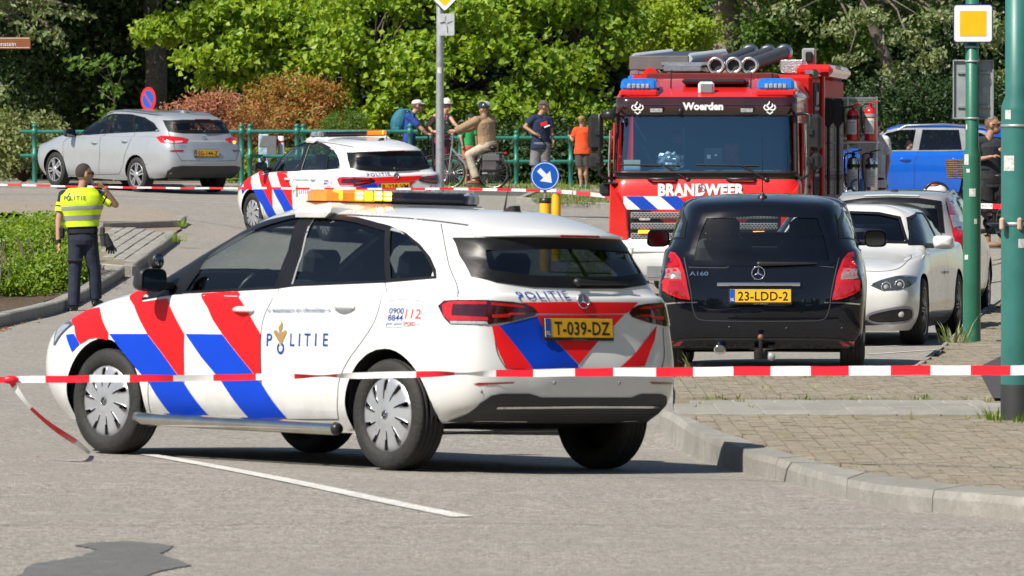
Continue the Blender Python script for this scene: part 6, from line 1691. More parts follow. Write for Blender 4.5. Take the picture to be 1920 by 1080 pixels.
mb=MB(); mb.lathe([(.1095,-.02),(.1095,.26),(.108,.27)],28); mb.obj('dark_foot',mat('dark bitumen coat',(.03,.032,.034),.6),P2_)
for q in ((1892,306,.055,.10),(1884,306,.03,.10),(1914,456,.05,.06),(1888,215,.045,.06)): sticker(P2_,b2,*q,.109)
mb=MB(); c=on(b2,1907,420,b2.y); mb.lathe([(.109,-.012),(.113,-.01),(.113,.01),(.109,.012)],24,'z',(0,0,c.z)); tb=mb.obj('clamp_band',GALV,P2_)
for px in (1879,1912):
 mb=MB(); c=on(b2,px,420,b2.y-.10); mb.box((c.x,-.10,c.z),(.035,.05,.085),.012); mb.obj('insulator',mat('pinkish plastic',(.5,.36,.28),.5),P2_)
mb=MB(); c=on(b2,1907,236,b2.y); mb.lathe([(.109,-.01),(.113,-.008),(.113,.008),(.109,.01)],24,'z',(0,0,c.z)); mb.obj('clamp_band',GALV,P2_)
# grey lamp post with signs
b3=P(825,352,108.); b3.z=gz(b3.x,108.); P3=empty('grey_lamp_post',b3,None,'grey galvanised post with a priority sign beside the cyclists','lamp post')
mb=MB(); mb.lathe([(.075,-.1),(.070,1.2),(.062,2.6),(.055,6),(0,6)],20); mb.obj('shaft',GALV,P3)
c=on(b3,836,46,107.85); sp,Mp=plate_on(P3,c,.29,.37,-12,mat('faded sign grey',(.42,.44,.46),.5,var=.15),r=.01); mb=MB()
mb.tube([(-.10,.03,.003),(-.02,.05,.003),(.02,-.02,.003),(.03,-.14,.003)],.018,4,flat=.2); mb.tube([(.02,.02,.003),(.11,.06,.003)],.008,4,flat=.2); mb.tube([(-.01,.06,.003),(.0,.15,.003)],.008,4,flat=.2); mb.obj('route_diagram',mat('faded black',(.12,.12,.13),.6),sp)
c=on(b3,834,-14,107.85); M_=Matrix.Translation(c) @ Matrix.Rotation(rad(-12),4,'Z') @ Matrix.Rotation(rad(90),4,'X') @ Matrix.Rotation(rad(45),4,'Z'); mb=MB(); mb.prism(rrect(.46,.46,.03),-.012,0); sd=mb.obj('priority_sign',INK,P3,M_); mb=MB(); mb.prism(rrect(.44,.44,.03),.001,.003); mb.obj('sign_face',SWHT,sd); mb=MB(); mb.prism(rrect(.33,.33,.01),.0035,.005); mb.obj('yellow_square',SYEL,sd)
sticker(P3,b3,824,132,.07,.10,.066)
# no-parking disc, brown direction sign
b4=P(278,300,119.); b4.z=gz(b4.x,119.); o4=empty('no_parking_sign',b4,None,'round blue no parking sign with red border over the silver car','traffic sign'); mb=MB(); c=on(b4,278,186,118.9); mb.tube([(0,0,-.1),(0,0,c.z+.15)],.028,10); mb.obj('post',GALV,o4)
M_=Matrix.Translation(c+Vector((0,-.04,0))) @ Matrix.Rotation(rad(-48),4,'Z') @ Matrix.Rotation(rad(90),4,'X')
def disc(r,n=32): return [(r*math.cos(2*math.pi*k/n),r*math.sin(2*math.pi*k/n)) for k in range(n)]
mb=MB(); mb.prism(disc(.225),-.012,0); d=mb.obj('sign_plate',SRED,o4,M_); mb=MB(); mb.prism(disc(.165),.001,.003); mb.obj('blue_field',SBLUE,d); mb=MB(); mb.box((0,0,.004),(.035,.35,.003),M=Matrix.Rotation(rad(45),4,'Z')); mb.obj('slash',SRED,d)
b5=P(-70,340,110.); b5.z=gz(b5.x,110.); o5=empty('direction_sign',b5,None,'brown direction sign with white lettering at the left edge','direction sign'); mb=MB(); mb.tube([(0,0,-.1),(0,0,2.6)],.04,12); mb.obj('post',GALV,o5)
c=on(b5,6,81,109.9); mb=MB(); mb.box(c,(.95,.03,.205),.01); d=mb.obj('sign_board',mat('sign brown',(.26,.085,.03),.45,var=.05),o5); mb=MB(); textmb(mb,'enstein',frame3(on(b5,13,86,109.88),(1,0,0),(0,0,1)),.075,.30); mb.obj('lettering',SWHT,d); mb=MB(); mb.box(c+Vector((0,-.016,-.075)),(.9,.003,.008)); mb.box(c+Vector((0,-.016,.085)),(.9,.003,.008)); mb.obj('sign_border',SWHT,d)
# bollards and arrow sign
def bollard(px,Y,w,topy,lab,grp='yellow bollards on the island'):
 b=P(px,420,Y); b.z=gz(b.x,Y); o=empty('yellow_bollard',b,None,lab,'bollard',grp); t=P(px,topy,Y).z-b.z; mb=MB(); mb.lathe([(w/2,-.05),(w/2,t-.03),(w/2-.01,t),(0,t+.005)],20); mb.obj('post',BYEL,o); return o,b,t
o6,b6,t6=bollard(1022.5,93,.165,372,'yellow bollard carrying the round blue arrow sign')
mb=MB(); mb.lathe([(.0835,t6-.07),(.087,t6-.065),(.087,t6+.005),(0,t6+.01)],20); mb.obj('black_cap',BLK,o6)
a=P(1022,330,92.95); o7=empty('arrow_sign',a,None,'round blue sign with white arrow pointing down right','traffic sign'); mb=MB(); mb.tube([(0,.05,-.45),(0,.05,.1)],.022,10); mb.obj('sign_post',GALV,o7)
M_=Matrix.Rotation(rad(90),4,'X'); mb=MB(); mb.prism(disc(.212,40),-.03,0,bev=.004); d=mb.obj('sign_plate',SBLUE,o7,M_); mb=MB(); mb.lathe([(.186,.002),(.196,.002)],40); mb.obj('white_ring',SWHT,d)
mb=MB(); A=[(-.035,.13),(.035,.13),(.035,-.0),(.105,-.0),(0,-.14),(-.105,-.0),(-.035,-.0)]; mb.prism(A,.001,.004,M=Matrix.Rotation(rad(45),4,'Z')); mb.obj('white_arrow',SWHT,d)
mb=MB(); mb.box((.0,.03,.21),(.05,.04,.03),.005); mb.obj('sign_clip',GALV,o7)
o8,b8,t8=bollard(1043,95,.135,357,'yellow bollard with a red and white wrap behind the arrow sign'); mb=MB(); mb.lathe([(.069,t8-.05),(.070,t8-.04),(.070,t8+.002),(0,t8+.008)],20); mb.obj('white_band',SWHT,o8)
# railing
def railing(name,lab,Y0,posts,ends,topy,midy,seg=None,extra=None):
 px0=posts[0][0]; b=P(px0,345,Y0); b.z=gz(b.x,Y0); o=empty(name,b,None,lab,'railing'); k=0
 def q(px,py,dy=0.): p=P(px,py,Y0+dy); return Vector((p.x,p.y,p.z))-b
 for i,pst in enumerate(posts):
  px=pst[0]; dy=pst[1] if len(pst)>1 else 0; zt=q(px,topy-5,dy).z; g=q(px,345,dy); g.z=gz(g.x+b.x,Y0+dy)-b.z-.1; r=.045; zm=q(px,midy,dy).z; z1=q(px,topy,dy).z
  mb=MB(); mb.lathe([(.075,g.z),(.075,g.z+.12),(.06,g.z+.17),(r,g.z+.2),(r,zm-.07),(.06,zm-.06),(.06,zm+.06),(r,zm+.07),(r*.95,z1-.06),(.062,z1-.05),(.062,z1+.05),(.04,z1+.06),(.035,z1+.075),(.055,z1+.10),(.05,z1+.13),(.02,z1+.15),(0,z1+.152)],12,'z',(g.x,dy,0)); mb.obj('post',RAILG,o)
 for (a,c_,py,dy0,dy1) in ends:
  mb=MB(); A,B_=q(a,py,dy0),q(c_,py,dy1); mb.tube([A,B_],.036,10); mb.obj('rail',RAILG,o)
 return o
railing('railing','green railing of posts and two rails behind the silver estate',121.5,[(65,),(255,),(453,)],[(38,453,247,0,0),(38,453,292,0,0)],247,292)
railing('railing','green railing section between the bins and the backpack man',121.8,[(469,.3),(557,.0),(569,.4),(769,.0)],[(469,783,246.5,0,0),(469,769,293,0,0)],246.5,293)
railing('railing','green railing behind the cyclists and the boy',126.5,[(863,),(968,),(1070,),(1175,)],[(775,1240,258.5,0,0),(775,1240,303,0,0)],258.5,303)
# bins behind the railing
b=P(495,330,123.); b.z=gz(b.x,123.); o=empty('litter_bin',b,None,'grey litter bin with pale blue graffiti front behind the railing','bin'); z=lambda py: P(495,py,123).z-b.z; s_=FOC/123
mb=MB(); mb.box((0,0,z(290)),(.20,.3,(345-268)/s_),.02); mb.obj('bin_body',mat('pale blue graffiti',(.36,.50,.62),.5,var=.35,scale=14),o); mb=MB(); mb.prism([(-.09,z(275)),(-.02,z(255)),(.24,z(255)),(.24,z(295)),(.06,z(300)),(.06,z(275))],-.16,.16,'y',bev=.02); mb.obj('bin_hood',mat('mid grey metal',(.20,.205,.21),.5,.3),o)
b=P(527,330,123.); b.z=gz(b.x,123.); o=empty('white_post',b,None,'white marker post with a red band beside the litter bin','post'); zt=P(527,255,123).z-b.z; mb=MB(); mb.lathe([(.06,0),(.06,zt),(0,zt)],14); mb.obj('post',mat('off white post',(.6,.6,.6),.5),o); mb=MB(); mb.lathe([(.0615,zt-.125),(.0615,zt-.09)],14); mb.obj('red_band',SRED,o)
# barrier tape
TW,TR=mat('white barrier tape',(.80,.80,.80),.35,var=.06,scale=10),mat('red barrier tape',(.74,.012,.03),.35,var=.06,scale=10)
for m_ in (TW,TR):
 pass
def tape(lab,pts,cuts,red0,twist=None,sag=0.):
 """ribbon along (px, py, Y, height px); cuts: pixel x of the colour changes"""
 n=len(pts); root=None; xs=[p[0] for p in pts]
 def at(x): return [float(np.interp(x,xs,[p[i] for p in pts])) for i in (1,2,3)]
 V0=P(pts[0][0],pts[0][1],pts[0][2]); root=empty('barrier_tape',V0,None,lab,'barrier tape'); seg=[xs[0]]+[c for c in cuts if xs[0]<c<xs[-1]]+[xs[-1]]; red=red0
 for a,c in zip(seg,seg[1:]):
  V=[]; k=max(3,int((c-a)/10))
  for i in range(k+1):
   x=a+(c-a)*i/k; y,Y,h=at(x); tw=(twist(x) if twist else 0.); hh=h*max(.25,abs(math.cos(tw))); wob=.4*math.sin(x*.021)+.25*math.sin(x*.057+1)
   for sg in (-1,0,1):
    p=P(x,y+wob+sg*hh/2,Y); p.y += sg*math.sin(tw)*.02+(.0012 if sg == 0 else 0); V.append(p-V0)
  mb=MB(); mb.add(V,[f for i in range(k) for f in ((3*i,3*i+1,3*i+4,3*i+3),(3*i+1,3*i+2,3*i+5,3*i+4))]); mb.obj('red_band' if red else 'white_band',TR if red else TW,root); red= not red
 return root
CUTS=[17,85,168,243,325,400,480,552,632,780,852,930,1000,1078,1150,1230,1300,1375,1445,1520,1592,1670,1745,1820,1895]
tape('red and white barrier tape stretched before the near police car',[(-70,714,37.6,10),(0,712,37.5,11),(60,711,37.4,13),(240,710,37.2,14),(480,707,36.95,12),(600,705,36.8,9),(650,704,36.75,12),(790,702,36.6,12),(860,701,36.5,10),(930,700,36.45,13),(1080,698.5,36.4,15),(1262,697,36.3,17),(1600,695,35.8,18),(1880,694,35.4,18),(1990,694,35.2,18)],CUTS,True,lambda x: 1.2*math.exp(-((x-605)/45) ** 2)+1.15*math.exp(-((x-870)/40) ** 2)+.5*math.exp(-((x-340)/60) ** 2))
def strand():
 pts=smoothpoly([(20,712),(34,735),(58,765),(92,795),(125,818),(146,832),(168,850)],False,5); Ys=37.42+1.45*np.linspace(0,1,len(pts)) ** 4; V0=P(20,712,37.42); root=empty('barrier_tape',V0,None,'loose end of barrier tape hanging down to the front wheel','barrier tape'); n=len(pts); cuts=[0,.12,.36,.80,1.0]; red=True
 for a,c in zip(cuts,cuts[1:]):
  V=[]; i0,i1=int(a*(n-1)),int(c*(n-1))
  for i in range(i0,i1+1):
   w=7+2*math.cos(i*.3); p,q=P(pts[i][0]+w*.5,pts[i][1]-w*.42,Ys[i]),P(pts[i][0]-w*.5,pts[i][1]+w*.42,Ys[i]+.02)
   for e in (p,q): e.z=max(e.z,gz(e.x,e.y)+.006)
   V += [p-V0,q-V0]
  mb=MB(); mb.add(V,[(2*i,2*i+1,2*i+3,2*i+2) for i in range(i1-i0)]); mb.obj('red_band' if red else 'white_band',TR if red else TW,root); red= not red
 mb=MB(); mb.ell((0,0,0),(.05,.02,.025),10,6); mb.obj('knot',TR,root)
strand()
far=[]; x=-40
while x<1000: x += 27; far.append(x)
tape('far barrier tape strung low across the bridge road',[(-60,345,108,3.2),(0,346,107.5,3.2),(250,352,103,3.4),(460,353,97.5,3.6),(640,354,96,4),(870,354.5,95.5,4.5),(1043,357,94.9,5.5)],far,True)
tape('short barrier tape from the bollards to the fire engine',[(1043,359,94.9,7),(1095,363,92,8),(1150,369,89,8)],[1053,1080,1107,1134],True)
t_=tape('printed barrier tape behind the green sign pole',[(1800,383,82,10),(1838,386,80,10),(1960,387,78,10)],[1861,1897],False); mb=MB(); textmb(mb,'POLITIE',frame3(P(1851,388.5,79.4)-t_.location,(1,0,0),(0,0,1)),.032,.13); mb.obj('tape_lettering',INK,t_)
# ---------------------------------------------------------------- fire engine
def fire_engine():
 RED=mat('fire engine red',(.66,.018,.014),.28,coat=.8,var=.03); WT=mat('white bumper paint',(.76,.76,.75),.35,coat=.5,var=.05)
 VIS=mat('visor with roof reflection tint',(.035,.008,.010),.10,coat=1,var=.15); BLUEL=mat('blue beacon lens',(.015,.15,.52),.08,coat=1,var=.15,scale=20); MESHG=mat('grey grille mesh',(.25,.255,.26),.45,.2,var=.1)  # visor colour holds the red roof's reflection as a maroon tint
 STW=mat('white reflective stripe',(.78,.78,.77),.4,var=.04); STB=mat('blue reflective stripe',(.004,.055,.46),.4,var=.05); SHUT=mat('roller shutter',(.10,.10,.105),.4,.4,var=.2); HOSE=mat('dark suction hose',(.05,.052,.055),.6,var=.25,scale=12); LIT=mat('lit headlamp',(.9,.8,.55),.1,emit=(1,.72,.38),es=1.6,var=0)
 M=pose(2.53,84.0,0.0,-97.2); root=empty('fire_engine',M,None,'red fire engine facing the camera with hoses and ladder on its roof','fire engine')
 s=142.9
 def yl(px): return (px-1323)/s/.992
 def zl(py): return CAMZ-(py-291)/s
 def ring(z,xf,w,r,xb=-2.25):
  h=w/2; pts=[(xb,-h)]
  for k in range(7): a=rad(-90+90*k/6); pts.append((xf-r+r*math.cos(a),-h+r+r*math.sin(a)))
  for k in range(1,12): pts.append((xf+.02*math.sin(math.pi*k/12),-h+r+(w-2*r)*k/12))
  for k in range(7): a=rad(90*k/6); pts.append((xf-r+r*math.cos(a),h-r+r*math.sin(a)))
  pts.append((xb,h)); return [(x,y,z) for x,y in pts]
 def loft(rings,skip=None):
  V=[p for r in rings for p in r]; n=len(rings[0]); F=[]
  for j in range(len(rings)-1):
   for i in range(n-1):
    if skip and skip(j,i): continue
    F.append((j*n+i,j*n+i+1,(j+1)*n+i+1,(j+1)*n+i))
  return V,F
 # cab shell in bands
 low=[ring(.83,.0,2.46,.20),ring(.95,.02,2.48,.20),ring(1.30,.03,2.49,.20),ring(1.50,.01,2.48,.2),ring(1.555,-.03,2.46,.2)]
 mb=MB(); mb.add(*loft(low)); body=mb.obj('cab',RED,root)
 mid=[ring(1.555,-.035,2.44,.2),ring(1.63,-.03,2.44,.2)]
 mb=MB(); mb.add(*loft(mid)); mb.obj('windscreen_sill',BLK,root)
 win=[ring(1.63,-.035,2.44,.2),ring(1.75,-.05,2.435,.2),ring(2.0,-.08,2.42,.2),ring(2.25,-.11,2.41,.2),ring(2.38,-.13,2.40,.2)]
 n=len(win[0])
 mb=MB(); mb.add(*loft(win,lambda j,i: 4 <= i <= n-6)); o=mb.obj('cab_side',RED,root,fixn=True)
 gl=[[p for p in r[4:n-4]] for r in win]; V=[(x-.012,y,z) for r in gl for x,y,z in r]; m_=len(gl[0]); F=[(j*m_+i,j*m_+i+1,(j+1)*m_+i+1,(j+1)*m_+i) for j in range(len(gl)-1) for i in range(m_-1)]
 mb=MB(); mb.add(V,F); ws_=mb.obj('windscreen',glass('truck windscreen glass',(.62,.80,.92),1.95,refl=(.45,.75,1.)),root)
 mb=MB()
 for i in (3,n-4): mb.tube([Vector(r[i])+Vector((.012,0,0)) for r in win],.030,8)
 mb.tube([Vector(p)+Vector((.015,0,.012)) for p in win[0][3:n-3]],.022,6); mb.obj('windscreen_frame',BLK,ws_)
 top=[ring(2.38,-.13,2.40,.2),ring(2.45,-.05,2.41,.2),ring(2.60,-.06,2.41,.2),ring(2.635,-.10,2.38,.2)]
 mb=MB(); mb.add(*loft(top,lambda j,i: not 2 <= i <= n-4)); vis=mb.obj('sun_visor',VIS,root,fixn=True)
 mb=MB(); mb.add(*loft([ring(2.38,-.14,2.39,.2),ring(2.64,-.17,2.36,.2)])); mb.obj('header',RED,root)
 roof=[ring(2.635,-.13,2.40,.2),ring(2.70,-.30,2.36,.2),ring(2.76,-.55,2.28,.2),ring(2.86,-1.0,2.2,.2),ring(2.89,-1.25,1.9,.2)]; V,F=loft(roof); mb=MB(); mb.add(V,F); k=len(V)-n; mb.add(V[k:],[tuple(range(n))],0,False); mb.obj('cab_roof',RED,root)
 # dark inside with things on the dashboard
 mb=MB(); mb.box((-1.1,0,1.2),(1.9,2.3,.7),.02); mb.box((-2.2,0,1.9),(.06,2.36,1.5),.01); mb.obj('cab_interior',mat('dark blue grey cab interior',(.055,.085,.115),.8),root)
 mb=MB(); mb.box((-.42,0,1.60),(.6,2.2,.10),.04,rot=Matrix.Rotation(rad(8),3,'Y')); mb.obj('dashboard',mat('grey dashboard',(.16,.18,.20),.7),root)
 for y in (-.72,.72): seats(root,(-1.25,),(y,),1.45,DRK)
 steering(root,(-.62,.68,1.72),.22,55)
 mb=MB(); rr=random.Random(4)
 b=bmesh.new(); bmesh.ops.create_icosphere(b,subdivisions=3,radius=1)
 for v in b.verts: v.co *= rr.uniform(.75,1.15); v.co=Vector((v.co.x*.12,v.co.y*.19,v.co.z*.12))+Vector((-.28,yl(1256),zl(301)))
 me=bpy.data.meshes.new('foil_bundle'); b.to_mesh(me); b.free(); fo=link('foil_bundle',me,mat('crumpled foil',(.7,.75,.75),.18,.9,var=.1),None,None); fo.matrix_world=M; tag(fo,'crumpled silver foil bundle on the fire engine dashboard','foil')
 mb=MB(); mb.box((-.22,yl(1337),zl(295)),(.03,.25,.24),.02); t_=mb.obj('dash_screen',BLK,root); mb=MB(); mb.box((-.203,yl(1328),zl(294)),(.004,.05,.05),.015); mb.box((-.203,yl(1341),zl(291)),(.004,.03,.03),.003); mb.obj('screen_mark',GREYT,t_)
 mb=MB(); mb.box((-.14,yl(1185),zl(310)),(.015,.22,.14),.003); t_=mb.obj('dash_paper',mat('cream paper',(.62,.56,.40),.7,var=.1),root); mb=MB(); mb.box((-.13,yl(1185),zl(316)),(.004,.2,.03),.001); mb.obj('paper_print',mat('pale blue print',(.3,.45,.6),.6),t_)
 mb=MB(); mb.box((-1.5,yl(1353),zl(290)),(.1,.22,.30),.03); mb.box((-1.9,yl(1199),zl(268)),(.05,.02,.4),.01); mb.obj('red_kit',RED,root)
 mb=MB(); mb.box((-1.6,yl(1243),zl(262)),(.06,.20,.12),.03); mb.obj('orange_kit',mat('orange kit',(.5,.15,.04),.6),root); mb=MB()
 for y in (1226,1260): mb.box((-1.65,yl(y),zl(272)),(.04,.04,.5),.01)
 mb.box((-1.65,yl(1243),zl(255)),(.04,.24,.04),.01); mb.obj('kit_rack',GREYT,root)
 # front panel: lettering, stripes, grille, bumper
 def fr(y,z,x=.036): return frame3((x,y,z),(0,1,0),(0,0,1))
 mb=MB(); textmb(mb,'BRANDWEER',fr(yl(1317),zl(366),.050),.150,1.14,bold=.055,space=1.06); mb.obj('lettering',WHT,root)
 mb=MB(); textmb(mb,'Woerden',fr(yl(1319),zl(205.5),-.028),.094,.535,bold=.05); mb.obj('lettering',WHT,root)
 for px in (1197,1444):
  em=MB(); Mq=fr(yl(px),zl(202),-.028)
  em.tube([Mq @ Vector(p) for p in smoothpoly([(-.055,.035,0),(-.075,.0,0),(-.045,-.035,0),(0,-.02,0),(.045,-.035,0),(.075,0,0),(.055,.035,0)],False,4)],.011,6)
  em.tube([Mq @ Vector(p) for p in smoothpoly([(0,-.015,0),(-.035,.02,0),(-.01,.055,0),(-.005,.085,0)],False,4)],[.012]*9+[.010,.008,.006,.003],6); em.tube([Mq @ Vector(p) for p in smoothpoly([(0,-.015,0),(.035,.02,0),(.03,.055,0)],False,4)],[.012]*6+[.009,.006,.003],6)
  em.tube([Mq @ Vector(p) for p in ((-.04,-.055,0),(0,-.085,0),(.04,-.055,0))],.012,6); em.obj('emblem',WHT,root)
 star_mb(.045,fr(yl(1318),zl(351),.056)).obj('star_badge',CHR,root)
 x0=-1.06; wd=.30
 mb=MB(); mb.box((.040,0,1.243),(.012,2.14,.176),.002); pn=mb.obj('stripe_panel',STW,root)
 for k in range(-5,6):
  a=k*.46-.12; pl_=[(max(-1.07,min(1.07,a+q)),z) for q,z in ((0,1.33),(.23,1.33),(.23+.20,1.157),(.20,1.157))]
  if pl_[1][0]-pl_[0][0]<.02 and pl_[2][0]-pl_[3][0]<.02: continue
  mb=MB(); mb.prism(pl_,.047,.049,'x'); mb.obj('blue_stripe',STB,pn)
 mb=MB(); mb.box((.01,0,.93),(.05,2.0,.44),.01); gr=mb.obj('grille',BLK,root)
 for z in (zl(404),zl(424),zl(443)):
  mb=MB(); mb.box((.055,0,z),(.05,1.94,.085),.012); sl=mb.obj('grille_bar',MESHG,gr)
  mb=MB()
  for r_ in range(3):
   for k in range(44): y=-.94+k*.0437+(.02 if r_ % 2 else 0); mb.prism([(y+.013*math.cos(a),z-.024+r_*.024+.009*math.sin(a)) for a in [math.pi/3*q for q in range(6)]],.078,.0815,'x')
  o=mb.obj('mesh_hole',INK,sl); o['kind']='stuff'
 for px,py in ((1211,434.5),(1425,436)):
  mb=MB(); mb.box((.10,yl(px),zl(py)),(.02,.155,.040),.01); mb.obj('amber_flasher',AMB,gr)
 mb=MB(); mb.box((.085,yl(1212),zl(411)),(.02,.15,.03),.008); mb.obj('clear_lamp',LCLR,gr)
 for sg in (-1,1):   # red cheeks beside the grille
  mb=MB(); mb.prism([(sg*1.245,1.50),(sg*1.16,1.40),(sg*1.02,1.15),(sg*.99,.74),(sg*1.05,.70),(sg*1.26,.78)],-.25,.075,'x',bev=.02); mb.obj('cheek_panel',RED,root,fixn=True)
 bp=[ring(.22,.02,2.40,.25,-1.0),ring(.30,.12,2.50,.25,-1.0),ring(.60,.13,2.52,.25,-1.0),ring(.72,.12,2.52,.25,-1.0),ring(.78,.05,2.50,.25,-1.0)]
 V,F=loft(bp); mb=MB(); mb.add(V,F); mb.add(V[-n:],[tuple(range(n))],0,False); bm_=mb.obj('bumper',WT,root)
 for sg in (-1,1):
  mb=MB(); mb.prism([(sg*.92,.66),(sg*1.17,.655),(sg*1.19,.44),(sg*.96,.42)],.06,.142,'x',bev=.015); h=mb.obj('headlight',LCLR,bm_,fixn=True)
  for y,z,m_,r_ in ((1.0,.60,LIT,.045),(1.08,.52,LIT,.055),(1.12,.61,AMB,.03)):
   mb=MB(); mb.lathe([(0,.156),(r_*.8,.154),(r_,.142)],16,'x',(0,sg*y,z)); mb.obj('lamp_element',m_,h)
 mb=MB(); mb.box((.14,.0,.60),(.01,2.2,.012)); mb.box((.135,0,.34),(.02,1.5,.16),.01); mb.obj('bumper_recess',MESHG,bm_)
 # wipers and grips
 for a,b_,c in (((1291,337),(1247,310),(1163,309)),((1438,337),(1392,310),(1307,309))):
  mb=MB(); q=lambda p,x: Vector((x,yl(p[0]),zl(p[1]))); mb.tube([q(a,.0),q(b_,.0)],.016,6); mb.tube([q(c,-.02),q((b_[0]+30,310.5),-.01)],.010,6); mb.ell(q(a,.0),(.03,.035,.035),10,6); mb.obj('wiper',BLK,root)
 for px in (1244,1391):
  mb=MB(); mb.tube([(.0,yl(px-26),zl(336)),(.05,yl(px-22),zl(336)),(.05,yl(px+22),zl(336)),(.0,yl(px+26),zl(336))],.022,8); mb.obj('grab_handle',BLK,root)
 mb=MB(); mb.ell((-.03,yl(1277),zl(209)),(.05,.04,.05),12,8); mb.obj('camera_pod',BLK,vis)
 for px in (1233,1402):
  mb=MB(); mb.box((.0,yl(px),zl(207)),(.08,.19,.075),.02); f_=mb.obj('flasher_box',BLK,vis); mb=MB(); mb.box((.042,yl(px),zl(207)),(.006,.16,.05),.003); mb.obj('flasher_lens',LCLR,f_)
 # roof front: beacons, work light, hatch, aerials
 for sg,a,b_ in ((-1,1160,1233),(1,1416,1522)):
  y0,y1=yl(a),min(yl(b_),1.18); mb=MB(); mb.box((-.38,(y0+y1)/2,2.685),(.50,y1-y0,.10),.03); bs=mb.obj('beacon_base',RED,root)
  mb=MB(); mb.box((-.38,(y0+y1)/2,2.80),(.52,y1-y0-.02,.165),.04,taper=(.70,.92)); bl=mb.obj('blue_beacon',BLUEL,bs)
  mb=MB()
  for k in range(5): mb.box((-.135,(y0+y1)/2+(k-2)*.06,2.78),(.02,.045,.06),.008)
  mb.obj('beacon_diode',LCLR,bl)
 mb=MB(); mb.box((-.28,yl(1322),zl(165)),(.12,.21,.17),.03); wl=mb.obj('work_light',WHT,root); mb=MB(); mb.box((-.213,yl(1323),zl(165)),(.010,.155,.115),.01); mb.obj('work_light_lens',mat('grey lens',(.22,.23,.24),.2),wl); mb=MB(); mb.tube([(-.30,yl(1322),zl(186)),(-.30,yl(1322),zl(172))],[.10,.05],12); mb.obj('work_light_foot',WHT,wl)
 mb=MB(); mb.box((-.75,yl(1333),2.845),(.5,.85,.07),.03); mb.obj('roof_hatch',BLK,root)
 for px,pt in ((1252,130),(1402,127)):
  mb=MB(); mb.tube([(-.5,yl(px),zl(175)),(-.5,yl(px),zl(168)),(-.5,yl(px)+.01,zl(pt))],[.03,.012,.006],8); mb.obj('aerial',BLK,root)
 # mirrors
 for sg in (-1,1):
  y=sg*1.385; mr=empty('mirror_set',(0,0,0),root)
  mb=MB(); mb.tube([(-.22,sg*1.15,2.40),(.02,sg*1.30,2.42),(.06,y,2.40),(.06,y,2.2),(.06,y,1.62),(.02,y-sg*.1,1.57),(-.2,sg*1.2,1.57)],.022,8); mb.obj('mirror_arm',BLK,mr)
  mb=MB(); mb.box((.0,sg*1.44,2.17),(.16,.20,.48),.05); mb.obj('mirror_housing',BLK,mr); mb=MB(); mb.box((.0,sg*1.44,1.79),(.16,.20,.22),.05); mb.obj('mirror_housing',BLK,mr)
  for z in (2.17,1.80):
   mb=MB(); mb.box((.085,sg*1.40,z),(.05,.075,.09),.015); mb.obj('mirror_clamp',BLK,mr); mb=MB(); mb.box((-.085,sg*1.44,z),(.006,.16,.40 if z>2 else .16),.002); mb.obj('mirror_glass',MIRG,mr)
 mb=MB(); mb.tube([(.0,-1.18,2.50),(.12,-1.24,2.40)],.02,8); mb.ell((.14,-1.24,2.40),(.08,.09,.07),14,8); mb.obj('kerb_mirror',BLK,root)
 mb=MB(); mb.box((-.15,-1.32,1.42),(.2,.16,.18),.04); mb.box((-.1,-1.25,1.5),(.2,.2,.03),.01); mb.obj('side_camera',BLK,root)
 # door with window on both sides
 for sg in (1,-1):
  mb=MB(); mb.box((-1.05,sg*1.245,1.55),(1.2,.03,1.5),.01); d=mb.obj('door',RED,root); mb=MB(); mb.box((-1.0,sg*1.262,1.98),(.95,.012,.62),.004); mb.obj('door_window',GL_TINT,d); mb=MB(); mb.box((-1.5,sg*1.27,1.45),(.18,.03,.05),.01); mb.obj('door_handle',BLK,d)
  mb=MB(); mb.tube([(-.35,sg*1.28,1.35),(-.35,sg*1.30,1.7),(-.35,sg*1.28,2.2)],.02,8); mb.obj('grab_rail',CHR,root)
  for k in range(4):
   mb=MB(); mb.prism([(-.5-k*.42,1.33),(-.28-k*.42,1.33),(-.45-k*.42,.95),(-.67-k*.42,.95)],sg*1.262,sg*1.266,'y'); mb.obj('side_stripe',STB if k % 2 else STW,d)
 # rear body with shutters
 mb=MB(); mb.box((-5.15,0,1.78),(5.7,2.46,2.35),.05); mb.obj('equipment_body',mat('matt red body',(.50,.015,.012),.55,spec=.15,var=.06),root)
 for x in (-2.75,-3.5):
  mb=MB(); mb.box((x,1.235,1.80),(.62,.03,2.1),.01); op=mb.obj('open_locker',DISC,root); mb=MB()
  for z in (1.1,1.6,2.1,2.5): mb.box((x,1.255,z),(.58,.03,.05),.01); mb.box((x+.1,1.262,z+.14),(.16,.05,.20),.03)
  mb.obj('stowed_gear',GREYT,op)
 mb=MB(); mb.tube([(-3.15,1.30,.95),(-3.15,1.30,2.95)],.035,8); mb.obj('red_post',RED,root)
 for sg in (1,-1):
  for k in range(3):
   st=empty('roller_shutter',(-3.4-k*1.75,sg*1.238,1.75),root)
   for j in range(16): mb=MB() if j == 0 else mb; mb.box((0,0,-.8+j*.105),(1.5,.02,.095),.006)
   o=mb.obj('shutter_slats',SHUT,st); o['kind']='stuff'
 mb=MB(); mb.box((-5.15,1.18,2.985),(5.6,.12,.06),.01); mb.box((-5.15,-1.18,2.985),(5.6,.12,.06),.01); mb.obj('roof_edge',ALU,root)
 ch=MB(); ch.box((-4.2,0,.62),(7.6,.9,.25),.02); ch.obj('chassis',DISC,root)
 wt=WheelSet(.50,.30,.29,alloy_mb(.29,10,.05,.02),rimmat=GREYT)
 for x in (-1.35,-5.4):
  for sg in (1,-1): wt.put(root,x,sg*1.06,sg)
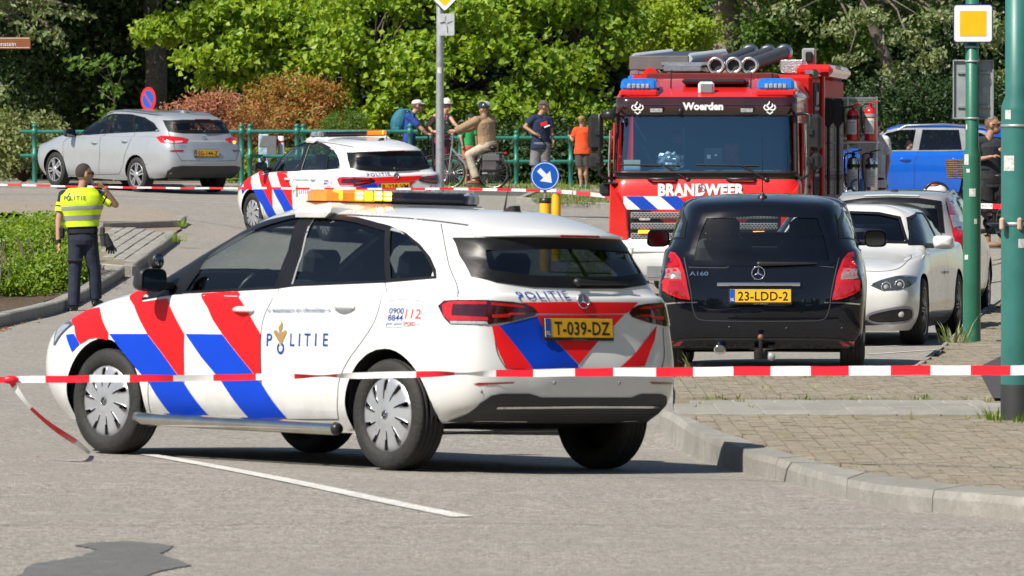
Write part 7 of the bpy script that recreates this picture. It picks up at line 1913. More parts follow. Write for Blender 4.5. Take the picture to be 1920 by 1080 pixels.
 for sg in (1,-1):
  mb=MB(); n_=12; V=[]
  for k in range(n_+1):
   a=math.pi*k/n_
   V += [(-1.35+.60*math.cos(a),sg*.9,.5+.60*math.sin(a)),(-1.35+.60*math.cos(a),sg*1.25,.5+.60*math.sin(a))]
  mb.add(V,[(2*k,2*k+1,2*k+3,2*k+2) for k in range(n_)]); mb.obj('mudguard',DISC,root)
 # roof load: ladder rack, silver plates, suction hoses, boxes, red reel humps
 lr=empty('ladder',(-2.0,0,3.0),root)
 def at(px,py,Y,dx=0.): p=M.inverted() @ P(px,py,Y); return Vector((p.x,p.y,p.z))
 a,b_=at(1240,113,86.2),at(1310,104,90.5)
 for q in (-.38,.38):
  mb=MB(); mb.tube([a+Vector((0,q,.02)),b_+Vector((0,q,.02))],.075,4,flat=.6); mb.v=[tuple(Vector(v)-Vector((-2.0,0,3.0))) for v in mb.v]; mb.obj('ladder_rail',mat('pale ladder metal',(.62,.63,.65),.45,.4,var=.1),lr)
 for k in range(13):
  c=a.lerp(b_,(k+.5)/13)-Vector((-2,0,3)); mb=MB(); mb.tube([c+Vector((0,-.36,.04)),c+Vector((0,.36,.04))],.022,8); mb.obj('rung',ALU,lr)
 c=at(1236,118,86.0)-Vector((-2,0,3)); mb=MB(); mb.box(c,(.06,.80,.19),.01); mb.obj('ladder_end',mat('grey end plate',(.16,.15,.15),.5,.3),lr)
 mb=MB(); mb.box(at(1300,122,87),(2.2,.65,.05),.01); mb.box(at(1290,130,86.5),(1.6,.5,.08),.01); mb.obj('roof_plate',ALU,root)
 mb=MB(); mb.box(at(1350,146,87),(3.0,1.7,.10),.02); mb.obj('roof_deck',mat('dark red deck',(.12,.02,.02),.4),root)
 for k,(fx,fy,bx_,by_) in enumerate(((1343,123,1406,99),(1376,123,1440,100),(1406,123,1470,99))):
  A_,B_=at(fx,fy,85.9),at(bx_,by_,89.8); h=empty('suction_hose',A_,root,None); d=(B_-A_)
  mb=MB(); n_=40; mb.tube([d*(i/n_) for i in range(n_+1)],[.088+(.006 if i % 2 else 0) for i in range(n_+1)],14); mb.obj('hose_tube',HOSE,h)
  for q in (0.,1.):
   T=frame3(d*q,d.cross(Vector((0,0,1))),Vector((0,0,1))); sgn=1 if (T.to_3x3() @ Vector((0,0,1))).dot(d)>0 else -1; o_=-sgn if q == 0 else sgn
   mb=MB(); mb.lathe([(.075,o_*.02),(.082,o_*.06),(.118,o_*.05),(.125,o_*.0),(.118,-o_*.06),(.09,-o_*.08)],22,'z',M=T); mb.obj('hose_coupling',ALU,h)
   mb=MB(); mb.lathe([(.085,o_*.052),(.106,o_*.056)],22,'z',M=T); mb.lathe([(.0,-o_*.01),(.074,-o_*.01)],16,'z',M=T,mi=1); mb.obj('coupling_seal',[mat('tan seal',(.60,.54,.44),.6),INK],h)
  mb=MB(); mb.box((.0,.0,-.15),(.08,.12,.06),.01); mb.box((.05,.0,-.10),(.02,.05,.07),.005); mb.obj('hose_bracket',ALU,h)
 mb=MB(); mb.box(at(1487,126,88),(.5,.32,.2),.02); mb.obj('checker_box',mat('checker plate',(.6,.61,.62),.35,.8,bump=.6,bscale=50),root)
 mb=MB(); mb.box(at(1517,108,89),(.15,.19,.26),.02); rb=mb.obj('junction_box',GREYT,root); mb=MB(); mb.box(at(1517,107,88.9),(.05,.10,.15),.02); mb.obj('socket',BLK,rb)
 mb=MB(); mb.box(at(1545,135,88.5),(3.4,.5,.16),.06); mb.obj('roof_locker',RED,root)
 for k in range(3):
  mb=MB(); c=at(1530+k*21,138-k*4,86.5+k*1.0); mb.tube([c-Vector((.25,0,0)),c+Vector((.25,0,0))],.06,12); mb.obj('chrome_reel',CHR,root)
 mb=MB(); c=at(1222,143,86); mb.tube([c-Vector((.2,0,0)),c+Vector((.2,0,0))],.11,14); mb.obj('red_float',RED,root)
 mb=MB(); c=at(1200,146,88); mb.box(c,(.4,.3,.1),.04); mb.obj('rear_beacon',BLUEL,root)
 # swung-out locker wall with tools
 y0,y1=1.36,2.24; X=-4.0
 lw=empty('locker_wall',(X,1.25,.9),root)
 def lwp(px,py): 
  p=M.inverted() @ P(px,py,88.0); return Vector((X,p.y,p.z))-Vector((X,1.25,.9))
 tl_,br_=lwp(1530,183),lwp(1646,372)
 gm=MB(); st_=.022; y=tl_.y
 while y<br_.y: gm.box((0,y,(tl_.z+br_.z)/2),(.004,.006,tl_.z-br_.z)); y += st_
 z=br_.z
 while z<tl_.z: gm.box((.002,(tl_.y+br_.y)/2,z),(.004,br_.y-tl_.y,.006)); z += st_
 o=gm.obj('wire_panel',mat('grey wire mesh',(.36,.37,.38),.4,.5),lw); o['kind']='stuff'
 mb=MB()
 for yy in (tl_.y,br_.y,lwp(1592,200).y): mb.box((-.01,yy,(tl_.z+br_.z)/2),(.03,.025,tl_.z-br_.z+.03),.004)
 for py in (184,268,318): mb.box((-.01,(tl_.y+br_.y)/2,lwp(1600,py).z),(.03,br_.y-tl_.y,.025),.004)
 mb.obj('wall_frame',ALU,lw)
 mb=MB(); c=lwp(1622,267); mb.box((.08,c.y,c.z),(.2,.42,.025),.004); mb.obj('shelf',ALU,lw)
 EXR=mat('extinguisher red',(.62,.012,.016),.25,coat=.6,var=.04)
 def ext(px,y0_,y1_,m_,lab,band=True):
  p=lwp(px,y1_); h_=(y1_-y0_)/136.4; W=root.matrix_world; base=M @ Vector((X+.12,1.25+p.y,.9+p.z)); e=empty('fire_extinguisher',M @ Matrix.Translation(Vector((X+.12,1.25+p.y,.9+p.z))),None,lab,'fire extinguisher','extinguishers on the fire engine locker wall'); r=.085
  mb=MB(); mb.lathe([(0,.0),(r*.95,.0),(r,.012),(r,h_*.74),(r*.86,h_*.82),(r*.4,h_*.87),(.022,h_*.88),(.022,h_*.93)],20); mb.obj('cylinder',m_,e)
  mb=MB(); mb.lathe([(0,h_*.96),(.028,h_*.96),(.028,h_*.9)],12); mb.box((.05,0,h_*.96),(.12,.03,.02),.005,rot=Matrix.Rotation(rad(-12),3,'Y')); mb.box((.0,.05,h_*1.0),(.025,.14,.018),.004,rot=Matrix.Rotation(rad(14),3,'X')); mb.obj('valve',mat('red valve',(.5,.03,.02),.4) if m_ is EXR else BLK,e)
  mb=MB(); mb.tube(smoothpoly([(0,.02,h_*.93),(.02,-.10,h_*.93),(.02,-.125,h_*.7),(.02,-.105,h_*.2)],False,5),.012,6); mb.obj('hose',BLK,e)
  mb=MB()
  for k in range(10):
   a0,a1=rad(-62+k*10),rad(-52+k*10); rr_=r+.002; z0,z1=h_*.18,h_*.58
   mb.add([(rr_*math.cos(a0),rr_*math.sin(a0),z0),(rr_*math.cos(a1),rr_*math.sin(a1),z0),(rr_*math.cos(a1),rr_*math.sin(a1),z1),(rr_*math.cos(a0),rr_*math.sin(a0),z1)],[(0,1,2,3)])
  lb_=mb.obj('label',mat('white label',(.7,.7,.68),.5,var=.1),e); mb=MB()
  for j in range(7): mb.box((r+.004,-.0+random.uniform(-.01,.01),h_*(.24+j*.045)),(.002,random.uniform(.04,.09),.006))
  mb.obj('print_lines',mat('grey print',(.25,.25,.26),.6),lb_)
  mb=MB(); mb.lathe([(r+.004,h_*.62),(r+.004,h_*.70)],20); mb.obj('strap',BLK if band else GREYT,e)
  return e
 ext(1603,197,264,EXR,'left red extinguisher on the upper shelf of the locker wall'); ext(1636,192,264,EXR,'right red extinguisher with grey strap on the upper shelf',False)
 STL=mat('polished steel bottle',(.62,.61,.58),.16,1.,var=.1)
 ext(1604,283,365,STL,'left steel extinguisher on the lower row of the locker wall'); ext(1638,283,365,STL,'right steel extinguisher on the lower row with looped hose')
 def gp(x,y,z): return M @ Vector((X+x,1.25+y,.9+z))
 a=lwp(1612,350); g=MB(); g.tube(smoothpoly([(0,0,.10),(0,-.07,.06),(0,-.06,-.04),(0,.0,-.07)],False,5),.014,6); g.box((0,.06,0),(.03,.06,.20),.012); nz=g.obj('spray_gun',mat('blue plastic',(.02,.16,.42),.4),None,M @ Matrix.Translation((X+.25,1.25+a.y,.9+a.z))); tag(nz,'blue spray gun hanging between the steel extinguishers','spray gun')
 for i,(px,lab) in enumerate(((1556,'black shovel strapped to the locker wall, left of two'),(1574,'black shovel strapped to the locker wall, right of two'))):
  c=lwp(px,280); e=empty('shovel',M @ Matrix.Translation((X+.06,1.25+c.y,.9+c.z)),None,lab,'shovel','shovels on the locker wall')
  t=lwp(px,215)-c; b2=lwp(px,192)-c; mb=MB(); mb.prism([(-.075,.02),(-.08,.30),(-.05,.34),(.05,.34),(.08,.30),(.075,.02),(.02,-.05),(-.02,-.05)],0,.02,'x',M=Matrix.Translation((0,0,t.z-.12)),bev=.005); mb.obj('blade',mat('dark blade',(.03,.032,.036),.4,.4),e,fixn=True); mb=MB(); mb.tube([(0,0,t.z-.1),(0,0,-.62)],.022,8); mb.obj('handle',BLK,e)
 mb=MB()
 for py in (208,331): c=lwp(1566,py); mb.box((.05,c.y,c.z),(.03,.24,.06),.01)
 mb.obj('tool_clamp',GREYT,lw)
 c=lwp(1540,330); mb=MB(); mb.lathe([(0,-.35),(.06,-.35),(.065,-.3),(.065,.3),(.03,.36)],16,'z',(.08,c.y,c.z)); mb.obj('red_cylinder',EXR,lw)
 return root
TRUCK=fire_engine()
# ---------------------------------------------------------------- people and bicycles
def remesh(mb,voxel,it=2,name='body'):
 me=mb.mesh(name); o=bpy.data.objects.new('t',me); COL.objects.link(o)
 m=o.modifiers.new('r','REMESH'); m.mode='VOXEL'; m.voxel_size=voxel; m.use_smooth_shade=True
 if it: s=o.modifiers.new('s','SMOOTH'); s.iterations=it; s.factor=.5
 dg=bpy.context.evaluated_depsgraph_get(); r=bpy.data.meshes.new_from_object(o.evaluated_get(dg)); bpy.data.objects.remove(o); bpy.data.meshes.remove(me)
 r.name=name; r.polygons.foreach_set('use_smooth',[True]*len(r.polygons)); return r
def cap(mb,a,b,ra,rb,n=12):
 """tapered limb with round ends"""
 a,b=Vector(a),Vector(b); mb.tube([a,b],[ra,rb],n); mb.ell(a,(ra,ra,ra),n,8); mb.ell(b,(rb,rb,rb),n,8)
SKIN=mat('skin',(.46,.25,.17),.5,var=.08,scale=8); SKIN2=mat('tanned skin',(.40,.21,.14),.5,var=.08,scale=8)
def cloth(name,c,r=.85,b=.9): return mat(name,c,r,var=.18,scale=5,bump=b,bscale=8)
def person(lab,px,py,Y,J,clothes,hair=None,hat=None,face=(1,0),skin=SKIN,scale=1.,group=None,voxel=.011,shoes=None,base=None,headr=1.,glasses=False):
 """J: joints as (pixel x, pixel y, depth offset in metres); clothes: list of (name, material, kind)"""
 B0=P(px,py,Y); B0=Vector((B0.x,Y,gz(B0.x,Y) if base is None else base)); root=empty('person',B0,None,lab,'person',group)
 L={k: (lambda p: Vector((p.x,p.y,p.z))-B0)(P(v[0],v[1],Y+(v[2] if len(v)>2 else 0.))) for k,v in J.items()}
 S=scale; fx=Vector((face[0],face[1],0)).normalized()            # way the face looks, in the world
 hc=L['head']; up=(hc-L['neck']).normalized() if (hc-L['neck']).length>.01 else Vector((0,0,1)); sd=fx.cross(Vector((0,0,1)))
 R=Matrix((fx,-sd,Vector((0,0,1)))).transposed()                 # head axes: x = face, y = left
 body=MB(); hs=S*headr
 body.ell(hc+Vector((0,0,.015*hs))-fx*.012*hs,(.098*hs,.076*hs,.108*hs),18,12,rot=R)
 body.ell(hc+fx*.028*hs+Vector((0,0,-.062*hs)),(.058*hs,.055*hs,.060*hs),14,10,rot=R)
 body.ell(hc+fx*.060*hs+Vector((0,0,-.098*hs)),(.026*hs,.032*hs,.022*hs),10,8,rot=R)
 nz=MB(); body.tube([hc+fx*.083*hs+Vector((0,0,.01*hs)),hc+fx*.108*hs+Vector((0,0,-.034*hs)),hc+fx*.085*hs+Vector((0,0,-.040*hs))],[.009*hs,.014*hs,.010*hs],8)
 body.tube([hc+fx*.088*hs-sd*.03*hs+Vector((0,0,.022*hs)),hc+fx*.093*hs+Vector((0,0,.024*hs)),hc+fx*.088*hs+sd*.03*hs+Vector((0,0,.022*hs))],.011*hs,6)
 body.tube([hc+fx*.080*hs-sd*.02*hs+Vector((0,0,-.066*hs)),hc+fx*.088*hs+Vector((0,0,-.066*hs)),hc+fx*.080*hs+sd*.02*hs+Vector((0,0,-.066*hs))],.008*hs,6)
 for sg in (-1,1): body.ell(hc+sd*sg*.078*hs-fx*.006*hs+Vector((0,0,-.012*hs)),(.022*hs,.010*hs,.034*hs),8,8,rot=R)
 cap(body,L['neck']-Vector((0,0,.03)),hc+Vector((0,0,-.06*hs))-fx*.012,.058*S,.052*S)
 sa,sb=L['sha'],L['shb']; sh=(sb-sa).normalized(); ha,hb=L['hipa'],L['hipb']; hm,sm=(ha+hb)/2,(sa+sb)/2; sw=(sb-sa).length/2; hw=(hb-ha).length/2+.085*S
 def torso(mb,e,lo=0.,hi=1.):
  """trunk from the hips to the collar; e widens it"""
  st=[(0,hw,.80),(.18,hw*.98,.72),(.42,(hw+sw)*.46,.66),(.70,sw*.98,.64),(.90,sw*1.0,.56),(1.0,sw*.72,.56)]
  pts,rs=[],[]
  for t,r,fl in st: pts.append(hm.lerp(sm,t)); rs.append(r+e)
  mb.tube(pts,rs,18,True,flat=.66,side=sh)
  mb.tube([L['neck']-Vector((0,0,.02)),sm-Vector((0,0,.03))],[.062*S+e*.5,sw*.62+e*.5],14,True,flat=.7,side=sh)
 torso(body,-.015)
 ra=(.048*S,.039*S,.027*S)
 for s_ in 'ab':
  cap(body,L['sh'+s_],L['el'+s_],ra[0],ra[1]); cap(body,L['el'+s_],L['wr'+s_],ra[1],ra[2]); cap(body,sm,L['sh'+s_],.05*S,ra[0]*1.05)
  w,h=L['wr'+s_],L['ha'+s_]; d=(h-w).normalized() if (h-w).length>.01 else Vector((0,0,-1)); q=d.cross(fx if abs(d.dot(fx))<.9 else Vector((0,0,1))).normalized(); nrm=d.cross(q); pal=w+d*.075*S
  body.tube([w,w+d*.035*S,pal,pal+d*.02*S],[.024*S,.036*S,.040*S,.036*S],10,True,flat=.5,side=q)
  curl=.55
  for k,ln in enumerate((.062,.074,.070,.054)):
   o=pal+q*((k-1.5)*.0205*S); a1=o+d*ln*.5*S+nrm*.010*S*curl; a2=a1+(d*.75+nrm*curl).normalized()*ln*.34*S; a3=a2+(d*.3+nrm*curl*1.3).normalized()*ln*.26*S
   body.tube([o-d*.02*S,a1,a2,a3],[.0095*S,.009*S,.0085*S,.007*S],7)
  t0=w+d*.03*S+q*.028*S; t1=t0+(d*.7+q*.6+nrm*.3).normalized()*.042*S; t2=t1+(d*.9+nrm*.5).normalized()*.032*S; body.tube([t0-q*.01,t1,t2],[.013*S,.011*S,.009*S],7)
 rl=(.082*S,.054*S,.036*S)
 for s_ in 'ab':
  cap(body,L['hip'+s_],L['kn'+s_],rl[0],rl[1]); k_,a_=L['kn'+s_],L['an'+s_]; m_=k_.lerp(a_,.3); body.tube([k_,m_+fx*-.012,k_.lerp(a_,.62),a_],[rl[1]*.98,rl[1]*1.02,rl[1]*.78,rl[2]],12); body.ell(a_,(rl[2],)*3,10,8)
  t_=L.get('to'+s_,a_+fx*.15*S-Vector((0,0,.05*S))); body.tube([a_+Vector((0,0,-.02)),a_.lerp(t_,.5)-Vector((0,0,.01)),t_],[.036*S,.036*S,.026*S],10,True,flat=.85)
 link('body',remesh(body,min(voxel,.009),1),skin,root)
 for nm,m_,kind,*arg in clothes:
  mb=MB(); e=arg[0] if arg else .016
  if kind in ('shirt','jacket','vest','singlet'):
   torso(mb,e)
   if kind == 'jacket' or kind == 'shirt':
    for s_ in 'ab':
     cap(mb,sm.lerp(L['sh'+s_],.4),L['sh'+s_],.06*S+e,ra[0]*1.05+e)
     if kind == 'shirt': t=arg[1] if len(arg)>1 else .62; p=L['sh'+s_].lerp(L['el'+s_],t); mb.tube([L['sh'+s_],p],[ra[0]+e,ra[0]+e*1.25],12)
     else:
      cap(mb,L['sh'+s_],L['el'+s_],ra[0]+e*1.3,ra[1]+e*1.3); p=L['el'+s_].lerp(L['wr'+s_],.92); mb.tube([L['el'+s_],p],[ra[1]+e*1.3,ra[2]+e*1.3],12)
   hem=arg[2] if len(arg)>2 else .0
   if hem: mb.tube([hm+Vector((0,0,.05)),hm-Vector((0,0,hem))],[hw+e*1.3,hw+e*1.6],18,True,flat=.68,side=sh)
  elif kind in ('trousers','shorts'):
   mb.tube([hm+(sm-hm)*.16,hm,hm-Vector((0,0,.06*S))],[hw+e*.8,hw+e,hw*.9+e],18,True,flat=.72,side=sh)
   for s_ in 'ab':
    h_,k_,a_=L['hip'+s_],L['kn'+s_],L['an'+s_]
    if kind == 'trousers':
     cap(mb,h_,k_,rl[0]+e,rl[1]+e*1.2); p=k_.lerp(a_,.97); mb.tube([k_,k_.lerp(p,.5),p],[rl[1]+e*1.2,rl[1]*.85+e*1.6,rl[2]+e*1.9],12)
     for q in (.35,.6,.8): c_=k_.lerp(p,q); mb.tube([c_-sd*.05,c_+Vector((0,0,.012)),c_+sd*.05],.012,6) if rl else 0
    else:
     t=arg[1] if len(arg)>1 else .85; p=h_.lerp(k_,t); mb.ell(h_,(rl[0]+e,)*3,12,8); mb.tube([h_,p],[rl[0]+e,rl[1]*1.15+e*1.6],14)
  me=remesh(mb,voxel,2,nm); link(nm,me,m_,root)
 sm_=shoes or mat('dark shoe',(.03,.028,.026),.5)
 for s_ in 'ab':
  a_=L['an'+s_]; t_=L.get('to'+s_,a_+fx*.15*S-Vector((0,0,.05*S))); dn=Vector((0,0,-1)); mb=MB(); d=(t_-a_); d.z=0; d=d.normalized() if d.length>.01 else fx
  z0=min(a_.z-.065*S,t_.z-.02); c=a_+d*.055*S; c.z=z0+.045*S
  mb.ell(c,(.135*S,.05*S,.048*S),16,10,rot=Matrix((d,Vector((-d.y,d.x,0)),Vector((0,0,1)))).transposed()); mb.ell(a_-d*.015+Vector((0,0,-.02)),(.052*S,.046*S,.05*S),12,8)
  mb.v=[(x,y,max(z,z0)) for x,y,z in mb.v]; o=mb.obj('shoe',sm_,root)
  so=MB(); so.prism([(c.x+d.x*.135*S*math.cos(t)-d.y*.052*S*math.sin(t),c.y+d.y*.135*S*math.cos(t)+d.x*.052*S*math.sin(t)) for t in [2*math.pi*k/16 for k in range(16)]],z0-.004,z0+.016); so.obj('sole',mat('shoe sole',(.12,.11,.10),.7),o)
 if hair:
  mb=MB(); mb.ell(hc+Vector((0,0,.022*hs))-fx*.018*hs,(.0985*hs,.079*hs,.106*hs),22,16,rot=R); nw=[]
  b=bmesh.new(); me=mb.mesh('hair'); b.from_mesh(me)
  def scalp(v): p=v-hc; return p.z>.04*hs+p.dot(fx)*.6 or (p.dot(fx)<-.025*hs and p.z>-.038*hs)
  bmesh.ops.delete(b,geom=[v for v in b.verts if not scalp(v.co)],context='VERTS'); b.to_mesh(me); b.free(); link('hair',me,hair,root)
 if hat:
  kind,hm_=hat[0],hat[1]; mb=MB(); c=hc+Vector((0,0,.045*hs))-fx*.012*hs
  if kind in ('cap','helmet','hat'):
   k={'cap': 1.0,'helmet': 1.14,'hat': 1.03}[kind]; mb.ell(c,(.106*hs*k,.088*hs*k,(.092 if kind != 'cap' else .076)*hs*k),22,14,rot=R); mb.v=[(x,y,max(z,c.z-.012*hs)) for x,y,z in mb.v]
   o=mb.obj({'cap': 'cap','helmet': 'bicycle_helmet','hat': 'sun_hat'}[kind],hm_,root)
   if kind == 'cap':
    hf=hat[2] if len(hat)>2 else fx; hf=Vector(hf).normalized(); s2=hf.cross(Vector((0,0,1))); br=MB(); V=[]; F=[]; n_=8
    for i in range(n_+1):
     a=rad(-62+124*i/n_); q=hf*math.cos(a)+s2*math.sin(a); V += [c+q*.088*hs+Vector((0,0,.012*hs)),c+q*.088*hs+hf*.080*hs*math.cos(a) ** .7+Vector((0,0,-.006*hs))]
    F=[(2*i,2*i+1,2*i+3,2*i+2) for i in range(n_)]; br.add(V,F); V2=[v+Vector((0,0,-.008*hs)) for v in V]; br.add(V2,[f[::-1] for f in F]); m2=len(V); br.add([V[2*i+1] for i in range(n_+1)]+[V2[2*i+1] for i in range(n_+1)],[(i,i+n_+1,i+n_+2,i+1) for i in range(n_)]); br.obj('brim',hm_,o)
   elif kind == 'hat':
    br=MB(); br.lathe([(.085*hs,.0),(.135*hs,-.012*hs),(.137*hs,-.018*hs),(.085*hs,-.008*hs)],24,'z',c+Vector((0,0,.0))); br.obj('brim',hm_,o)
   else:
    vt=MB()
    for i in (-2,-1,0,1,2):
     pts=[c+(fx*math.cos(rad(t))*.125+Vector((0,0,1))*math.sin(rad(t))*.108)*hs+sd*i*.032*hs*math.sin(rad(t)) for t in range(20,165,24)]; vt.tube(pts,.009*hs,6)
    vt.obj('helmet_rib',hat[2] if len(hat)>2 else BLK,o); st=MB(); st.tube([c+sd*.085*hs,hc+sd*.07*hs+Vector((0,0,-.09*hs))+fx*.03*hs],.006*hs,5); st.tube([c-sd*.085*hs,hc-sd*.07*hs+Vector((0,0,-.09*hs))+fx*.03*hs],.006*hs,5); st.obj('strap',BLK,o)
 ey=MB()
 for sg in (-1,1): ey.ell(hc+fx*.086*hs+sd*sg*.032*hs+Vector((0,0,.006*hs)),(.010*hs,.012*hs,.008*hs),8,6,rot=R)
 if glasses:
  for sg in (-1,1): ey.ell(hc+fx*.094*hs+sd*sg*.033*hs+Vector((0,0,.004*hs)),(.010*hs,.028*hs,.020*hs),10,6,rot=R); ey.tube([hc+fx*.09*hs+sd*sg*.06*hs+Vector((0,0,.008*hs)),hc-fx*.01*hs+sd*sg*.082*hs+Vector((0,0,.004*hs))],.005*hs,5)
 ey.obj('sunglasses' if glasses else 'eye',mat('dark glass',(.01,.01,.012),.1),root)
 return root,L,B0
HAIRD=mat('dark short hair',(.045,.032,.025),.7,var=.3,bump=.6,bscale=120); HAIRG=mat('greying ginger hair',(.22,.12,.07),.7,var=.3,bump=.6,bscale=120)
# --- the officer
NAVY=cloth('navy uniform trousers',(.016,.022,.042)); POLO=cloth('black uniform polo',(.012,.012,.014)); HIV=cloth('fluorescent yellow vest',(.62,.86,.015),.6,.25); HIV2=mat('fluorescent yellow band',(.62,.86,.02),.6,var=.05); RETRO=mat('grey retroreflective band',(.30,.31,.32),.4,var=.08)
def officer():
 Y=76.0; J=dict(head=(159,326,0),neck=(154,352,0),sha=(119,366,0),shb=(186,366,.02),ela=(110,414,-.03),wra=(109,453,-.08),haa=(112,472,-.10),elb=(217,384,-.02),wrb=(196,353,-.13),hab=(182,341,-.15),
             hipa=(143,450,0),hipb=(168,450,0),kna=(140,520,-.02),knb=(178,516,.06),ana=(138,576,-.05),anb=(180,562,.10),toa=(134,586,-.18),tob=(187,573,.20))
 root,L,B0=person('police officer on the phone in a yellow vest, standing beside the hedge with back turned',158,585,Y,J,[('polo_shirt',POLO,'shirt',.014,.66),('uniform_trousers',NAVY,'trousers',.018)],hair=HAIRD,face=(.92,.40),voxel=.010,shoes=mat('black boot',(.012,.012,.012),.45),glasses=True)
 s=FOC/Y
 # vest over the trunk
 sa,sb,ha,hb=L['sha'],L['shb'],L['hipa'],L['hipb']; hm,sm=(ha+hb)/2,(sa+sb)/2; sw=(sb-sa).length/2; hw=(hb-ha).length/2+.085; sh=(sb-sa).normalized()
 def ringat(t,e):
  st=[(0,hw),(.18,hw*.98),(.42,(hw+sw)*.46),(.70,sw*.98),(.90,sw*.98),(1.0,sw*.92),(1.10,sw*.66),(1.17,sw*.45)]; r=float(np.interp(t,[q[0] for q in st],[q[1] for q in st]))+e+.022*smooth((t-.45)/.4); c=hm.lerp(sm,t); ax=(sm-hm).normalized(); s1=(sh-ax*sh.dot(ax)).normalized(); b_=ax.cross(s1)
  return [c+s1*(r*math.copysign(abs(math.cos(2*math.pi*k/40)) ** .85,math.cos(2*math.pi*k/40)))+b_*(r*.74*math.copysign(abs(math.sin(2*math.pi*k/40)) ** .8,math.sin(2*math.pi*k/40))) for k in range(40)]
 def band(t0,t1,e,nm,m_,par,n=8,jit=0.):
  V=[]; F=[]
  for i in range(n+1):
   R_=ringat(t0+(t1-t0)*i/n,e+jit*math.sin(i*2.1)); V += R_
  for i in range(n):
   for k in range(40): F.append((i*40+k,i*40+(k+1) % 40,(i+1)*40+(k+1) % 40,(i+1)*40+k))
  mb=MB(); mb.add(V,F); return mb.obj(nm,m_,par)
 t=lambda py: (hm.z+B0.z-P(150,py,Y).z)/(hm.z-sm.z)
 T=lambda py: (P(150,py,Y).z-B0.z-hm.z)/(sm.z-hm.z)
 vest=band(T(425),1.165,.030,'safety_vest',HIV,root,16,.002)
 for a,b_ in ((394,386.5),(413,404)): band(T(a),T(b_),.0335,'reflective_band',RETRO,vest,3)
 mb=MB()
 for sg,p in ((-1,sa),(1,sb)): mb.tube([p.lerp(sm,.42)+Vector((0,-.07,-.06)),p.lerp(sm,.45)+Vector((0,.0,.055)),p.lerp(sm,.42)+Vector((0,.08,-.05))],[.05,.05,.05],8,True,flat=.4,side=(1,0,0))
 mb.obj('shoulder_strap',HIV,vest)
 def onback(px,py,e=.036):
  tt=T(py); R_=ringat(tt,e); x=P(px,py,Y).x-B0.x; best=[q for q in R_ if q.y<(hm.y+sm.y)/2+.02]; best.sort(key=lambda q: abs(q.x-x)); a,b_=best[0],best[1]; y=a.y+(b_.y-a.y)*(0 if abs(b_.x-a.x)<1e-6 else max(-1,min(1,(x-a.x)/(b_.x-a.x)))); return Vector((x,y,P(px,py,Y).z-B0.z))
 mb=MB(); V,F,W=text2d('P LITIE',.012,1.25)
 mb.add([onback(121+(x/W)*42,374.5-y*7.8,.037) for x,y in V],F,0,False); mb.obj('vest_lettering',mat('grey vest lettering',(.12,.16,.12),.6),vest)
 mb=MB(); c=onback(130,370,.037); mb.tube([onback(130+3.0*math.cos(a),371-3.6*math.sin(a),.038) for a in [2*math.pi*k/12 for k in range(13)]],.006,5); mb.tube([onback(130,367),onback(131.5,362),onback(129.5,359)],[.010,.008,.003],5); mb.obj('vest_emblem',mat('grey vest lettering',(.12,.16,.12),.6),vest)
 # yellow bars on the sleeves, patch
 for s_,fr_ in (('a',((.30,.42),(.48,.64))),('b',((.26,.40),(.48,.72)))):
  for f0,f1 in fr_:
   mb=MB(); p,q=L['sh'+s_].lerp(L['el'+s_],f0),L['sh'+s_].lerp(L['el'+s_],f1); mb.tube([p,q],[.068,.069],14,False); mb.obj('sleeve_band',HIV2,root)
 mb=MB(); p,q=L['shb'].lerp(L['elb'],.74),L['shb'].lerp(L['elb'],.78); mb.tube([p,q],[.066,.066],14,False); mb.obj('sleeve_hem',HIV2,root)
 # belt and gear
 band(T(437),T(429),.024,'duty_belt',BLK,root,2)
 def at(px,py,dy=0.): p=P(px,py,Y+dy); return p-B0
 mb=MB(); mb.box(at(116,436,-.05),(.07,.10,.14),.02); mb.obj('belt_pouch',BLK,root); mb=MB(); mb.box(at(192,434,-.06),(.06,.09,.12),.02); mb.tube([at(193,440,-.06),at(194,462,-.06)],[.04,.03],10); mb.obj('holster',mat('dark holster',(.05,.05,.052),.4),root)
 g=MB(); g.tube([at(197,438,-.06),at(203,455,-.06),at(206,462,-.06)],[.03,.05,.05],10,True,flat=.6)
 for k in range(5): g.tube([at(201+k*2.5,460,-.06),at(200+k*4.2,468,-.05),at(199+k*4.8,476-(k == 0)*5-(k == 4)*4,-.05)],[.014,.014,.010],7)
 tag(g.obj('glove_bundle',cloth('black leather',(.012,.012,.013),.6),None,B0),'black gloves hanging from the belt of the officer','gloves')
 mb=MB(); mb.tube([at(126,487,-.08),at(140,489,-.10),at(153,487,-.07)],.02,6); mb.obj('thigh_strap',BLK,root)
 mb=MB(); p=L['wra']; d=(L['haa']-p).normalized(); mb.tube([p-d*.02,p+d*.02],.036,12); mb.obj('wrist_watch',INK,root)
 ph=MB(); A,C=at(166,333,-.12),at(180,353,-.15); d=(C-A).normalized(); ph.box((0,0,0),(.014,.075,.155),.006,M=frame3((A+C)/2,d.cross(Vector((0,1,.2))),Vector((0,1,.2))) @ Matrix.Rotation(rad(90),4,'X')); 
 tag(ph.obj('phone',mat('black phone',(.012,.012,.014),.2),None,B0),'black phone held at the ear of the officer','phone')
officer()
